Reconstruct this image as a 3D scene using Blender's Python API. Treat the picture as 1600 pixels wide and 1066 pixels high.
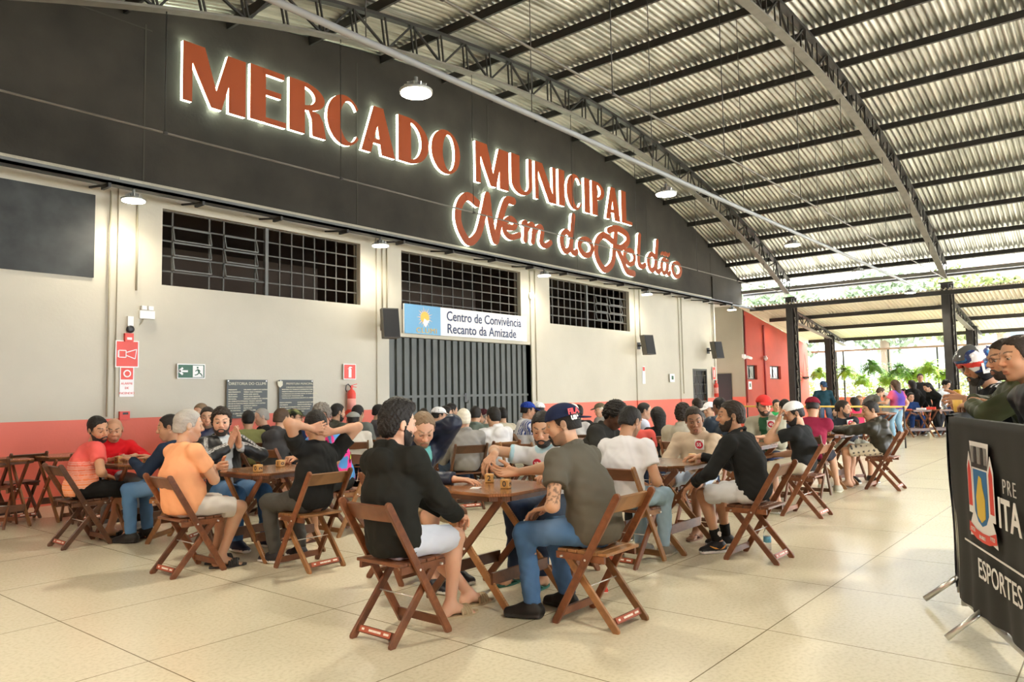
import bpy, bmesh, math, random, zlib
import numpy as np
from mathutils import Matrix, Vector
for _o in list(bpy.data.objects): bpy.data.objects.remove(_o, do_unlink=True)
SC = bpy.context.scene
COL = SC.collection
R = math.radians
PI = math.pi
# ------------------------------------------------------------------ camera
CAM_H = 1.37
def make_camera():
    yaw, pitch, roll = 0.687630755, 0.0709653466, -0.0183050119
    F = np.array([math.cos(yaw)*math.cos(pitch), math.sin(yaw)*math.cos(pitch), math.sin(pitch)])
    r = np.array([math.sin(yaw), -math.cos(yaw), 0.0]); u = np.cross(r, F)
    r2 = r*math.cos(roll)+u*math.sin(roll); u2 = -r*math.sin(roll)+u*math.cos(roll)
    cd = bpy.data.cameras.new('camera'); co = bpy.data.objects.new('camera', cd); COL.objects.link(co)
    m = Matrix(((r2[0], u2[0], -F[0], 0.0), (r2[1], u2[1], -F[1], 0.0), (r2[2], u2[2], -F[2], CAM_H), (0, 0, 0, 1)))
    co.matrix_world = m
    cd.sensor_width = 36.0; cd.sensor_fit = 'HORIZONTAL'; cd.lens = 36.0*1177.19/1600.0
    cd.clip_start = 0.05; cd.clip_end = 400
    SC.camera = co
make_camera()
# ------------------------------------------------------------------ world, exposure
def make_world():
    w = bpy.data.worlds.new('sky'); SC.world = w; w.use_nodes = True
    nt = w.node_tree; nt.nodes.clear()
    out = nt.nodes.new('ShaderNodeOutputWorld'); bg = nt.nodes.new('ShaderNodeBackground')
    geo = nt.nodes.new('ShaderNodeTexCoord'); sep = nt.nodes.new('ShaderNodeSeparateXYZ')
    ramp = nt.nodes.new('ShaderNodeValToRGB')
    nt.links.new(geo.outputs['Generated'], sep.inputs[0]); nt.links.new(sep.outputs['Z'], ramp.inputs[0])
    ramp.color_ramp.elements[0].position = 0.0; ramp.color_ramp.elements[0].color = (0.78, 0.82, 0.86, 1)
    ramp.color_ramp.elements[1].position = 0.6; ramp.color_ramp.elements[1].color = (0.88, 0.94, 1.0, 1)
    nt.links.new(ramp.outputs[0], bg.inputs[0]); bg.inputs[1].default_value = 9.0
    nt.links.new(bg.outputs[0], out.inputs[0])
make_world()
def make_sun():
    ld = bpy.data.lights.new('sun', 'SUN'); ld.energy = 17.0; ld.angle = R(6); ld.color = (1.0, 0.97, 0.93)
    o = bpy.data.objects.new('sun', ld); COL.objects.link(o); o.rotation_euler = (R(6), R(36), 0); o.location = (60, 0, 40)
make_sun()
VS = SC.view_settings
VS.view_transform = 'Standard'; VS.look = 'None'; VS.gamma = 1.0; VS.use_curve_mapping = False
VS.exposure = 0.72
SC.cycles.max_bounces = 7; SC.cycles.diffuse_bounces = 4; SC.cycles.glossy_bounces = 3
SC.cycles.transmission_bounces = 4; SC.cycles.caustics_reflective = False; SC.cycles.caustics_refractive = False
SC.cycles.sample_clamp_indirect = 6.0
# ------------------------------------------------------------------ layout constants
WY = 11.3            # the tall left wall's plane
ARC = (13.53, -26.67)  # centre (x, z) of the roof arc
R_ROOF, R_TOP, R_LOW = 35.06, 34.88, 34.33
TRUSS_Y = [9.45, 4.45, -0.55, -5.55]
PURLIN = [-22.6, -20.0, -17.3, -14.5, -11.7, -9.0, -6.2, -3.3, -0.6, 2.1, 4.8, 7.5, 10.4, 13.2, 16.0, 18.7, 21.2, 23.3]
EAVE_X, EAVE_Z = 27.6, 5.2
# ------------------------------------------------------------------ materials
def _mat(name):
    m = bpy.data.materials.new(name); m.use_nodes = True
    nt = m.node_tree; b = nt.nodes['Principled BSDF']
    return m, nt, b
def mat(name, col, rough=0.6, metal=0.0, spec=0.5, noise=0.0, nscale=8.0, bump=0.0, bscale=60.0, emit=None, est=0.0, alpha=None, trans=0.0, stretch=None, dark=0.35):
    m, nt, b = _mat(name)
    b.inputs['Base Color'].default_value = (*col, 1); b.inputs['Roughness'].default_value = rough
    b.inputs['Metallic'].default_value = metal; b.inputs['Specular IOR Level'].default_value = spec
    if trans: b.inputs['Transmission Weight'].default_value = trans
    if emit is not None:
        b.inputs['Emission Color'].default_value = (*emit, 1); b.inputs['Emission Strength'].default_value = est
    tc = None
    def coords():
        nonlocal tc
        if tc is None:
            t = nt.nodes.new('ShaderNodeTexCoord'); mp = nt.nodes.new('ShaderNodeMapping')
            nt.links.new(t.outputs['Object'], mp.inputs[0])
            if stretch: mp.inputs['Scale'].default_value = stretch
            tc = mp.outputs[0]
        return tc
    if noise > 0:
        n = nt.nodes.new('ShaderNodeTexNoise'); n.inputs['Scale'].default_value = nscale; n.inputs['Detail'].default_value = 5
        nt.links.new(coords(), n.inputs[0])
        r = nt.nodes.new('ShaderNodeValToRGB'); r.color_ramp.elements[0].position = 0.3; r.color_ramp.elements[1].position = 0.7
        d = 1-noise
        r.color_ramp.elements[0].color = (col[0]*d, col[1]*d, col[2]*d, 1)
        u = 1+noise*dark
        r.color_ramp.elements[1].color = (min(1, col[0]*u), min(1, col[1]*u), min(1, col[2]*u), 1)
        nt.links.new(n.outputs['Fac'], r.inputs[0]); nt.links.new(r.outputs[0], b.inputs['Base Color'])
    if bump > 0:
        n = nt.nodes.new('ShaderNodeTexNoise'); n.inputs['Scale'].default_value = bscale; n.inputs['Detail'].default_value = 3
        nt.links.new(coords(), n.inputs[0])
        bp = nt.nodes.new('ShaderNodeBump'); bp.inputs['Strength'].default_value = bump; bp.inputs['Distance'].default_value = 0.01
        nt.links.new(n.outputs['Fac'], bp.inputs['Height']); nt.links.new(bp.outputs[0], b.inputs['Normal'])
    return m
def vmat(name, rough=0.7, spec=0.3, bump=0.0, bscale=200.0, sss=0.0, sheen=0.0):
    m, nt, b = _mat(name)
    a = nt.nodes.new('ShaderNodeAttribute'); a.attribute_name = 'Col'
    nt.links.new(a.outputs['Color'], b.inputs['Base Color'])
    b.inputs['Roughness'].default_value = rough; b.inputs['Specular IOR Level'].default_value = spec
    if sheen: b.inputs['Sheen Weight'].default_value = sheen
    if sss:
        b.inputs['Subsurface Weight'].default_value = sss; b.inputs['Subsurface Scale'].default_value = 0.006
        b.inputs['Subsurface Radius'].default_value = (1.0, 0.35, 0.2)
    if bump:
        t = nt.nodes.new('ShaderNodeTexCoord'); n = nt.nodes.new('ShaderNodeTexNoise'); n.inputs['Scale'].default_value = bscale; n.inputs['Detail'].default_value = 2
        nt.links.new(t.outputs['Object'], n.inputs[0])
        bp = nt.nodes.new('ShaderNodeBump'); bp.inputs['Strength'].default_value = bump; bp.inputs['Distance'].default_value = 0.004
        nt.links.new(n.outputs['Fac'], bp.inputs['Height']); nt.links.new(bp.outputs[0], b.inputs['Normal'])
    return m
def wood(name, c1, c2, rough=0.38):
    m, nt, b = _mat(name)
    oi = nt.nodes.new('ShaderNodeObjectInfo')
    t = nt.nodes.new('ShaderNodeTexCoord'); mp = nt.nodes.new('ShaderNodeMapping'); mp.inputs['Scale'].default_value = (3, 3, 3)
    nt.links.new(t.outputs['Object'], mp.inputs[0])
    n = nt.nodes.new('ShaderNodeTexNoise'); n.inputs['Scale'].default_value = 2.2; n.inputs['Detail'].default_value = 5; n.inputs['Distortion'].default_value = 0.6
    nt.links.new(mp.outputs[0], n.inputs[0])
    w = nt.nodes.new('ShaderNodeTexWave'); w.inputs['Scale'].default_value = 9; w.inputs['Distortion'].default_value = 3; w.inputs['Detail'].default_value = 3
    w.bands_direction = 'Y'
    nt.links.new(mp.outputs[0], w.inputs[0])
    mx = nt.nodes.new('ShaderNodeMath'); mx.operation = 'MULTIPLY_ADD'; mx.inputs[1].default_value = 0.28
    nt.links.new(w.outputs['Fac'], mx.inputs[0]); nt.links.new(n.outputs['Fac'], mx.inputs[2])
    r = nt.nodes.new('ShaderNodeValToRGB')
    r.color_ramp.elements[0].position = 0.15; r.color_ramp.elements[0].color = (*c1, 1)
    r.color_ramp.elements[1].position = 0.95; r.color_ramp.elements[1].color = (*c2, 1)
    nt.links.new(mx.outputs[0], r.inputs[0])
    hsv = nt.nodes.new('ShaderNodeHueSaturation')
    ml = nt.nodes.new('ShaderNodeMath'); ml.operation = 'MULTIPLY_ADD'; ml.inputs[1].default_value = 0.6; ml.inputs[2].default_value = 0.65
    nt.links.new(oi.outputs['Random'], ml.inputs[0]); nt.links.new(ml.outputs[0], hsv.inputs['Value'])
    nt.links.new(r.outputs[0], hsv.inputs['Color']); nt.links.new(hsv.outputs[0], b.inputs['Base Color'])
    b.inputs['Roughness'].default_value = rough
    bp = nt.nodes.new('ShaderNodeBump'); bp.inputs['Strength'].default_value = 0.15; bp.inputs['Distance'].default_value = 0.002
    nt.links.new(mx.outputs[0], bp.inputs['Height']); nt.links.new(bp.outputs[0], b.inputs['Normal'])
    return m
# ------------------------------------------------------------------ objects and tags
def tag(o, label=None, cat=None, group=None, kind=None):
    if label: o['label'] = label
    if cat: o['category'] = cat
    if group: o['group'] = group
    if kind: o['kind'] = kind
    return o
def empty(name, loc=(0, 0, 0), rz=0.0, label=None, cat=None, group=None, kind=None):
    o = bpy.data.objects.new(name, None); COL.objects.link(o); o.location = loc; o.rotation_euler = (0, 0, rz)
    o.empty_display_size = 0.1
    return tag(o, label, cat, group, kind)
def link(name, me, parent=None):
    o = bpy.data.objects.new(name, me); COL.objects.link(o)
    if parent is not None: o.parent = parent
    return o
class MB:
    """collects geometry of one mesh"""
    def __init__(s): s.v = []; s.f = []; s.mi = []; s.sm = []
    def add(s, vs, fs, mi=0, smooth=False):
        k = len(s.v); s.v += [tuple(map(float, p)) for p in vs]; s.f += [tuple(i+k for i in f) for f in fs]
        s.mi += [mi]*len(fs); s.sm += [smooth]*len(fs); return s
    def box(s, lo, hi, mi=0):
        (a, b, c), (d, e, f) = lo, hi
        vs = [(a,b,c),(d,b,c),(d,e,c),(a,e,c),(a,b,f),(d,b,f),(d,e,f),(a,e,f)]
        return s.add(vs, [(0,3,2,1),(4,5,6,7),(0,1,5,4),(1,2,6,5),(2,3,7,6),(3,0,4,7)], mi)
    def bar(s, p, q, w, t, up=(0, 0, 1), mi=0, round_=False):
        """rectangular bar from p to q; w across, t along 'up'"""
        p = np.array(p, float); q = np.array(q, float); d = q-p; L = np.linalg.norm(d)
        if L < 1e-6: return s
        d /= L; u = np.array(up, float); u = u-d*(u@d)
        if np.linalg.norm(u) < 1e-4:
            u = np.array((1.0, 0, 0)); u = u-d*(u@d)
        u /= np.linalg.norm(u); l = np.cross(u, d)
        if round_:
            # profile in the d-u plane with round ends, extruded along l
            n = 6; prof = []
            for k in range(n+1):
                a = PI/2+PI*k/n; prof.append((math.cos(a)*t/2, math.sin(a)*t/2))
            for k in range(n+1):
                a = -PI/2+PI*k/n; prof.append((L+math.cos(a)*t/2, math.sin(a)*t/2))
            vs = []
            for sg in (-1, 1):
                for (x, y) in prof: vs.append(p+d*x+u*y+l*(sg*w/2))
            m = len(prof)
            fs = [tuple(range(m)), tuple(reversed(range(m, 2*m)))]
            for k in range(m): j = (k+1) % m; fs.append((k, k+m, j+m, j))
            return s.add(vs, fs, mi)
        vs = []
        for b_ in (p, q):
            for (sx, sy) in ((-1,-1),(1,-1),(1,1),(-1,1)): vs.append(b_+l*(sx*w/2)+u*(sy*t/2))
        return s.add(vs, [(3,2,1,0),(4,5,6,7),(0,1,5,4),(1,2,6,5),(2,3,7,6),(3,0,4,7)], mi)
    def tube(s, pts, r, n=8, mi=0, caps=True, smooth=True):
        pts = [np.array(p, float) for p in pts]; m = len(pts)
        rs = r if hasattr(r, '__len__') else [r]*m
        t0 = pts[1]-pts[0]; t0 /= np.linalg.norm(t0)
        a = np.array((0, 0, 1.0)) if abs(t0[2]) < 0.9 else np.array((1.0, 0, 0))
        u = np.cross(t0, a); u /= np.linalg.norm(u); vs = []
        for i, p in enumerate(pts):
            if i == 0: t = pts[1]-pts[0]
            elif i == m-1: t = pts[-1]-pts[-2]
            else: t = pts[i+1]-pts[i-1]
            t = t/max(1e-9, np.linalg.norm(t)); u = u-t*(u@t); u /= max(1e-9, np.linalg.norm(u)); w = np.cross(t, u)
            for k in range(n):
                an = 2*PI*k/n; vs.append(p+(u*math.cos(an)+w*math.sin(an))*rs[i])
        fs = []
        for i in range(m-1):
            for k in range(n):
                j = (k+1) % n; fs.append((i*n+k, i*n+j, (i+1)*n+j, (i+1)*n+k))
        s.add(vs, fs, mi, smooth)
        if caps:
            k = len(s.v)-len(vs)
            s.f.append(tuple(k+i for i in reversed(range(n)))); s.f.append(tuple(k+(m-1)*n+i for i in range(n)))
            s.mi += [mi]*2; s.sm += [False]*2
        return s
    def lathe(s, prof, n=20, c=(0, 0, 0), mi=0, smooth=True):
        """prof [(r,z)] bottom to top"""
        vs = [(c[0]+r*math.cos(2*PI*k/n), c[1]+r*math.sin(2*PI*k/n), c[2]+z) for (r, z) in prof for k in range(n)]
        fs = []
        for i in range(len(prof)-1):
            for k in range(n):
                j = (k+1) % n; fs.append((i*n+k, i*n+j, (i+1)*n+j, (i+1)*n+k))
        s.add(vs, fs, mi, smooth)
        k = len(s.v)-len(vs)
        s.f.append(tuple(k+i for i in reversed(range(n)))); s.f.append(tuple(k+(len(prof)-1)*n+i for i in range(n)))
        s.mi += [mi]*2; s.sm += [False]*2
        return s
    def prism(s, poly, h0, h1, fr=None, mi=0, mi_side=None):
        """poly of 2-D points, extruded h0..h1; fr(u,v,w) maps to 3-D"""
        fr = fr or (lambda u, v, w: (u, v, w)); n = len(poly)
        vs = [fr(u, v, h0) for u, v in poly]+[fr(u, v, h1) for u, v in poly]
        s.add(vs, [tuple(reversed(range(n))), tuple(range(n, 2*n))], mi)
        k = len(s.v)-2*n; ms = mi if mi_side is None else mi_side
        for i in range(n):
            j = (i+1) % n; s.f.append((k+i, k+j, k+j+n, k+i+n)); s.mi.append(ms); s.sm.append(False)
        return s
    def mesh(s, name, mats):
        me = bpy.data.meshes.new(name); me.from_pydata(s.v, [], s.f)
        for m in (mats if isinstance(mats, (list, tuple)) else [mats]): me.materials.append(m)
        me.polygons.foreach_set('material_index', s.mi); me.polygons.foreach_set('use_smooth', s.sm); me.update()
        return me
    def build(s, name, mats, parent=None, **kw):
        o = link(name, s.mesh(name, mats), parent); return tag(o, **kw) if kw else o
def bevel(o, w=0.004, seg=1):
    m = o.modifiers.new('bevel', 'BEVEL'); m.width = w; m.segments = seg; m.limit_method = 'ANGLE'; return o
def text_mesh(name, s, size, parent, mtx, mt, extrude=0.001, align='CENTER', bold=0.0, sx=1.0, spacing=1.0, kids=True):
    cu = bpy.data.curves.new('tmp_text', 'FONT'); cu.body = s; cu.size = size; cu.extrude = extrude; cu.offset = bold
    cu.align_x = align; cu.align_y = 'CENTER'; cu.space_character = spacing; cu.resolution_u = 3
    t = bpy.data.objects.new('tmp_text', cu); COL.objects.link(t)
    me = bpy.data.meshes.new_from_object(t.evaluated_get(bpy.context.evaluated_depsgraph_get()))
    bpy.data.objects.remove(t); bpy.data.curves.remove(cu)
    me.transform(mtx @ Matrix.Diagonal((sx, 1, 1, 1))); me.materials.clear(); me.materials.append(mt); me.name = name
    return link(name, me, parent)
def frame(o, x, y, z):
    """matrix with columns x, y, z and origin o"""
    return Matrix(((x[0], y[0], z[0], o[0]), (x[1], y[1], z[1], o[1]), (x[2], y[2], z[2], o[2]), (0, 0, 0, 1)))
def wall_mtx(x, z, off=0.01):  # text on the left wall, reading left to right (+x), facing -y
    return frame((x, WY-off, z), (1, 0, 0), (0, 0, 1), (0, -1, 0))
def copy_tree(o, parent=None):
    c = o.copy(); COL.objects.link(c); c.parent = parent
    for ch in list(o.children): copy_tree(ch, c)
    return c
# ------------------------------------------------------------------ materials of the place
def floor_mat():
    m, nt, b = _mat('polished_granilite')
    t = nt.nodes.new('ShaderNodeTexCoord'); N = nt.nodes.new; L = nt.links.new
    n1 = N('ShaderNodeTexNoise'); n1.inputs['Scale'].default_value = 45; n1.inputs['Detail'].default_value = 2; L(t.outputs['Object'], n1.inputs[0])
    n2 = N('ShaderNodeTexNoise'); n2.inputs['Scale'].default_value = 0.9; n2.inputs['Detail'].default_value = 5; L(t.outputs['Object'], n2.inputs[0])
    r1 = N('ShaderNodeValToRGB'); r1.color_ramp.elements[0].position = 0.30; r1.color_ramp.elements[0].color = (0.66, 0.60, 0.43, 1)
    r1.color_ramp.elements[1].position = 0.55; r1.color_ramp.elements[1].color = (0.76, 0.70, 0.53, 1); L(n1.outputs['Fac'], r1.inputs[0])
    r2 = N('ShaderNodeValToRGB'); r2.color_ramp.elements[0].position = 0.2; r2.color_ramp.elements[0].color = (0.90, 0.90, 0.88, 1)
    r2.color_ramp.elements[1].position = 0.7; r2.color_ramp.elements[1].color = (1, 1, 1, 1); L(n2.outputs['Fac'], r2.inputs[0])
    mx = N('ShaderNodeMix'); mx.data_type = 'RGBA'; mx.blend_type = 'MULTIPLY'; mx.inputs[0].default_value = 1
    L(r1.outputs[0], mx.inputs[6]); L(r2.outputs[0], mx.inputs[7])
    sp = N('ShaderNodeSeparateXYZ'); L(t.outputs['Object'], sp.inputs[0])
    def line(sock, off):
        a = N('ShaderNodeMath'); a.operation = 'ADD'; a.inputs[1].default_value = -off+120.0; L(sock, a.inputs[0])
        d = N('ShaderNodeMath'); d.operation = 'PINGPONG'; d.inputs[1].default_value = 0.6; L(a.outputs[0], d.inputs[0])
        c = N('ShaderNodeMath'); c.operation = 'LESS_THAN'; c.inputs[1].default_value = 0.0035; L(d.outputs[0], c.inputs[0]); return c.outputs[0]
    a, c = line(sp.outputs['X'], 3.12), line(sp.outputs['Y'], 1.70)
    mm = N('ShaderNodeMath'); mm.operation = 'MAXIMUM'; L(a, mm.inputs[0]); L(c, mm.inputs[1])
    m2 = N('ShaderNodeMix'); m2.data_type = 'RGBA'; L(mm.outputs[0], m2.inputs[0]); L(mx.outputs[2], m2.inputs[6]); m2.inputs[7].default_value = (0.20, 0.16, 0.09, 1)
    L(m2.outputs[2], b.inputs['Base Color'])
    r3 = N('ShaderNodeValToRGB'); r3.color_ramp.elements[0].color = (0.20, 0.20, 0.20, 1); r3.color_ramp.elements[1].color = (0.38, 0.38, 0.38, 1); L(n2.outputs['Fac'], r3.inputs[0])
    b.inputs['Roughness'].default_value = 0.25; b.inputs['Specular IOR Level'].default_value = 0.45
    return m
def wall_mat(name, c_low, c_up, z_split):
    m, nt, b = _mat(name); N = nt.nodes.new; L = nt.links.new
    t = N('ShaderNodeTexCoord'); sp = N('ShaderNodeSeparateXYZ'); L(t.outputs['Object'], sp.inputs[0])
    g = N('ShaderNodeMath'); g.operation = 'GREATER_THAN'; g.inputs[1].default_value = z_split; L(sp.outputs['Z'], g.inputs[0])
    n = N('ShaderNodeTexNoise'); n.inputs['Scale'].default_value = 1.3; n.inputs['Detail'].default_value = 6; L(t.outputs['Object'], n.inputs[0])
    mx = N('ShaderNodeMix'); mx.data_type = 'RGBA'; L(g.outputs[0], mx.inputs[0]); mx.inputs[6].default_value = (*c_low, 1); mx.inputs[7].default_value = (*c_up, 1)
    r = N('ShaderNodeValToRGB'); r.color_ramp.elements[0].position = 0.25; r.color_ramp.elements[0].color = (0.90, 0.90, 0.89, 1); r.color_ramp.elements[1].position = 0.7; r.color_ramp.elements[1].color = (1, 1, 1, 1)
    L(n.outputs['Fac'], r.inputs[0])
    mu = N('ShaderNodeMix'); mu.data_type = 'RGBA'; mu.blend_type = 'MULTIPLY'; mu.inputs[0].default_value = 1; L(mx.outputs[2], mu.inputs[6]); L(r.outputs[0], mu.inputs[7])
    L(mu.outputs[2], b.inputs['Base Color']); b.inputs['Roughness'].default_value = 0.55
    n2 = N('ShaderNodeTexNoise'); n2.inputs['Scale'].default_value = 25; L(t.outputs['Object'], n2.inputs[0])
    bp = N('ShaderNodeBump'); bp.inputs['Strength'].default_value = 0.15; bp.inputs['Distance'].default_value = 0.01; L(n2.outputs['Fac'], bp.inputs['Height']); L(bp.outputs[0], b.inputs['Normal'])
    return m
CREAM = (0.56, 0.525, 0.43); RED = (0.78, 0.165, 0.11)
M_floor = floor_mat()
M_wall = wall_mat('cream_and_red_paint', RED, CREAM, 1.13)
M_wall_shade = wall_mat('shaded_cream_and_red_paint', RED, (0.36, 0.34, 0.25), 1.13)  # upper tone is the cream darkened for shade on the corridor's turned face
M_red = mat('red_orange_paint', (0.46, 0.055, 0.028), 0.6, noise=0.12, nscale=1.5)
M_dark = mat('charcoal_concrete', (0.040, 0.035, 0.027), 0.85, noise=0.35, nscale=1.2, bump=0.3, bscale=14, dark=0.6)
M_panel = mat('blackboard_panel', (0.026, 0.029, 0.028), 0.6, noise=0.5, nscale=3, dark=1.2)
M_gate = mat('dark_grey_steel_paint', (0.060, 0.068, 0.060), 0.45, noise=0.12, nscale=4)
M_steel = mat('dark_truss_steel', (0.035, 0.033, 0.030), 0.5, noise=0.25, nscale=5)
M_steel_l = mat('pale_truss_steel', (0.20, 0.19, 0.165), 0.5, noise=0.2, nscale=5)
M_pipe = mat('galvanised_pipe', (0.42, 0.43, 0.42), 0.4, metal=0.3)
M_cond = mat('cream_conduit', (0.42, 0.38, 0.27), 0.5)
M_bar = mat('window_bar_steel', (0.075, 0.07, 0.058), 0.5)
M_sash = mat('window_sash_steel', (0.13, 0.135, 0.125), 0.5)
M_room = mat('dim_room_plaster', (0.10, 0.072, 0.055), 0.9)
M_white = mat('white_plastic', (0.85, 0.85, 0.84), 0.5)
M_black = mat('black_plastic', (0.02, 0.02, 0.022), 0.45)
M_signred = mat('sign_red', (0.75, 0.06, 0.04), 0.45)
M_signwhite = mat('sign_white', (0.88, 0.88, 0.88), 0.45)
M_signgreen = mat('sign_green', (0.01, 0.10, 0.05), 0.45)
M_ink = mat('dark_ink', (0.03, 0.03, 0.04), 0.6)
M_chrome = mat('zinc_metal', (0.65, 0.65, 0.63), 0.32, metal=0.9)
def roof_mat():
    m, nt, b = _mat('galvanised_corrugated_sheet'); N = nt.nodes.new; L = nt.links.new
    t = N('ShaderNodeTexCoord'); mp = N('ShaderNodeMapping'); mp.inputs['Scale'].default_value = (0.5, 3.0, 0.5); L(t.outputs['Object'], mp.inputs[0])
    n = N('ShaderNodeTexNoise'); n.inputs['Scale'].default_value = 1.5; n.inputs['Detail'].default_value = 6; L(mp.outputs[0], n.inputs[0])
    r = N('ShaderNodeValToRGB'); r.color_ramp.elements[0].position = 0.3; r.color_ramp.elements[0].color = (0.22, 0.22, 0.19, 1); r.color_ramp.elements[1].position = 0.7; r.color_ramp.elements[1].color = (0.54, 0.54, 0.49, 1)
    L(n.outputs['Fac'], r.inputs[0]); L(r.outputs[0], b.inputs['Base Color'])
    b.inputs['Metallic'].default_value = 0.85; b.inputs['Roughness'].default_value = 0.36
    return m
M_roof = roof_mat()
# ------------------------------------------------------------------ floor
MB().box((-8, -14, -0.2), (36.2, 13.2, 0)).build('floor', M_floor, kind='structure')
# ------------------------------------------------------------------ left wall with openings
def wall_with_holes(mb, x0, x1, z0, z1, holes, y, th, mi=0):
    xs = sorted({x0, x1, *[h[0] for h in holes], *[h[1] for h in holes]}); zs = sorted({z0, z1, *[h[2] for h in holes], *[h[3] for h in holes]})
    for a, b in zip(xs, xs[1:]):
        z_start = None
        for c, d in zip(zs, zs[1:]):
            inside = any(h[0] <= a+1e-6 and b-1e-6 <= h[1] and h[2] <= c+1e-6 and d-1e-6 <= h[3] for h in holes)
            if not inside: mb.box((a, y, c), (b, y+th, d), mi)
    return mb
HOLES = [(5.40, 9.22, 3.13, 4.31), (10.27, 14.12, 3.13, 4.33), (15.29, 19.22, 3.15, 4.33), (9.93, 14.40, 0.0, 2.57), (23.2, 24.3, 0.0, 2.12)]
W = MB(); wall_with_holes(W, -4.0, 24.9, 0, 4.66, HOLES, WY, 0.2)
wl = W.build('wall_left', M_wall, kind='structure')
pil = MB()
for x0, x1 in ((4.74, 5.06), (9.60, 9.90), (14.46, 14.74), (19.50, 19.78), (22.28, 22.58)):
    pil.box((x0, WY-0.035, 0), (x1, WY+0.0, 4.64))
pil.build('trim_1', M_wall, kind='structure')
# concrete beam line between cream and charcoal
MB().box((-4, WY-0.02, 4.60), (24.9, WY+0.05, 4.66)).build('trim_2', mat('rough_cream_plaster', (0.46, 0.43, 0.34), 0.8, bump=0.8, bscale=30), kind='structure')
# gable
def arc_z(x, r): return ARC[1]+math.sqrt(max(0, r*r-(x-ARC[0])**2))
g = MB(); n = 60; top = [(-0.4+28.0*k/n, arc_z(-0.4+28.0*k/n, R_ROOF+0.02)) for k in range(n+1)]
g.prism([(-4.0, 4.66), (24.9, 4.66), (24.9, 4.62), (27.6, 4.62)]+[(x, z) for x, z in reversed(top)]+[(-4.0, top[0][1])], 0, 0.2, lambda u, v, w: (u, WY+0.2-w, v))
g.build('wall_gable', M_dark, kind='structure')
ln = MB()   # slightly proud formwork lines in the concrete
for x in (5.1, 9.15, 13.0, 16.6, 20.4, 24.9):
    ln.box((x-0.012, WY-0.006, 4.68), (x+0.012, WY+0.002, arc_z(x, R_ROOF-0.25)))
ln.box((0.5, WY-0.006, 7.02), (5.2, WY+0.002, 7.04))
ln.build('trim_3', mat('concrete_line', (0.058, 0.053, 0.043), 0.9), kind='structure')
MB().box((24.9, WY-0.05, 4.62), (25.05, WY+0.03, 5.4)).build('trim_4', M_dark, kind='structure')
# rooms behind the windows, plus an unseen box that blocks glow under the gate
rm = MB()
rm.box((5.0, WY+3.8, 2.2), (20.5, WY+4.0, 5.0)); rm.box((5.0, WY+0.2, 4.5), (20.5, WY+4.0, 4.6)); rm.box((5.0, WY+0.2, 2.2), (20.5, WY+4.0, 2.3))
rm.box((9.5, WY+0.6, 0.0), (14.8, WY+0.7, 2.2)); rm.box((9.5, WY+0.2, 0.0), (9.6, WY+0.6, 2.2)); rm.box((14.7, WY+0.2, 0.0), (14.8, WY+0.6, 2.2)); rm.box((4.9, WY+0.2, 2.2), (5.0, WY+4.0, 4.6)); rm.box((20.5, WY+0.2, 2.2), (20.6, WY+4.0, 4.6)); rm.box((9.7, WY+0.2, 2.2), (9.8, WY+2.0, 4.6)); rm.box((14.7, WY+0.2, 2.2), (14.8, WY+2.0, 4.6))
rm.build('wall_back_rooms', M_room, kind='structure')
# barred windows
def window(name, x0, x1, z0, z1, kind):
    root = empty(name, ((x0+x1)/2, WY+0.12, z0), kind='structure')
    def grid(a, b, nv, nh, t=0.022, nm='bars'):
        m = MB(); ox = (x0+x1)/2
        for k in range(nv+1):
            x = a+(b-a)*k/nv-ox; m.box((x-t/2, -0.012, 0), (x+t/2, 0.012, z1-z0))
        for k in range(nh+1):
            z = (z1-z0)*k/nh; m.box((a-ox, -0.014, max(0, z-t/2)), (b-ox, 0.014, min(z1-z0, z+t/2)))
        m.build(nm, M_bar, root)
    def sash(a, b, c, d, tilt):
        m = MB(); ox = (x0+x1)/2; w = b-a
        y0 = -0.03
        for k in range(3):
            zb = c+(d-c)*k/3+0.015; zt = c+(d-c)*(k+1)/3-0.015
            for (p, q) in (((a-ox, y0-tilt, zb-z0), (b-ox, y0-tilt, zb-z0)), ((a-ox, y0, zt-z0), (b-ox, y0, zt-z0)), ((a-ox, y0-tilt, zb-z0), (a-ox, y0, zt-z0)), ((b-ox, y0-tilt, zb-z0), (b-ox, y0, zt-z0))):
                m.bar(p, q, 0.02, 0.02)
        m.build('tilting_sash', M_sash, root)
    if kind == 1:
        mid = x0+(x1-x0)*0.485
        m = MB(); ox = (x0+x1)/2
        for x in (x0+0.21, x0+0.82, x0+1.07, x0+1.65, ): m.box((x-ox-0.013, -0.012, 0), (x-ox+0.013, 0.012, z1-z0))
        for k in range(6): m.box((x0-ox, -0.012, (z1-z0)*k/5-0.012), (mid-ox, 0.012, (z1-z0)*k/5+0.012))
        m.build('bars', M_bar, root)
        sash(x0+0.21, x0+0.82, z0+0.24, z1-0.24, 0.05); sash(x0+1.07, x0+1.65, z0+0.24, z1-0.24, 0.06)
        MB().box((mid-ox-0.03, -0.04, 0), (mid-ox+0.03, 0.03, z1-z0)).build('mullion', M_sash, root)
        grid(mid+0.03, x1, 8, 5)
    elif kind == 2: grid(x0, x1, 12, 6)
    else:
        mid = x0+(x1-x0)*0.47
        grid(x0, mid, 7, 5, 0.03); MB().box((mid-(x0+x1)/2-0.035, -0.03, 0), (mid-(x0+x1)/2+0.035, 0.03, z1-z0)).build('mullion', M_sash, root)
        grid(mid+0.04, x1, 6, 5, 0.03)
        sash(mid+0.4, mid+0.95, z0+0.24, z1-0.24, 0.05); sash(mid+1.1, mid+1.75, z0+0.24, z1-0.24, 0.05)
    return root
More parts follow.
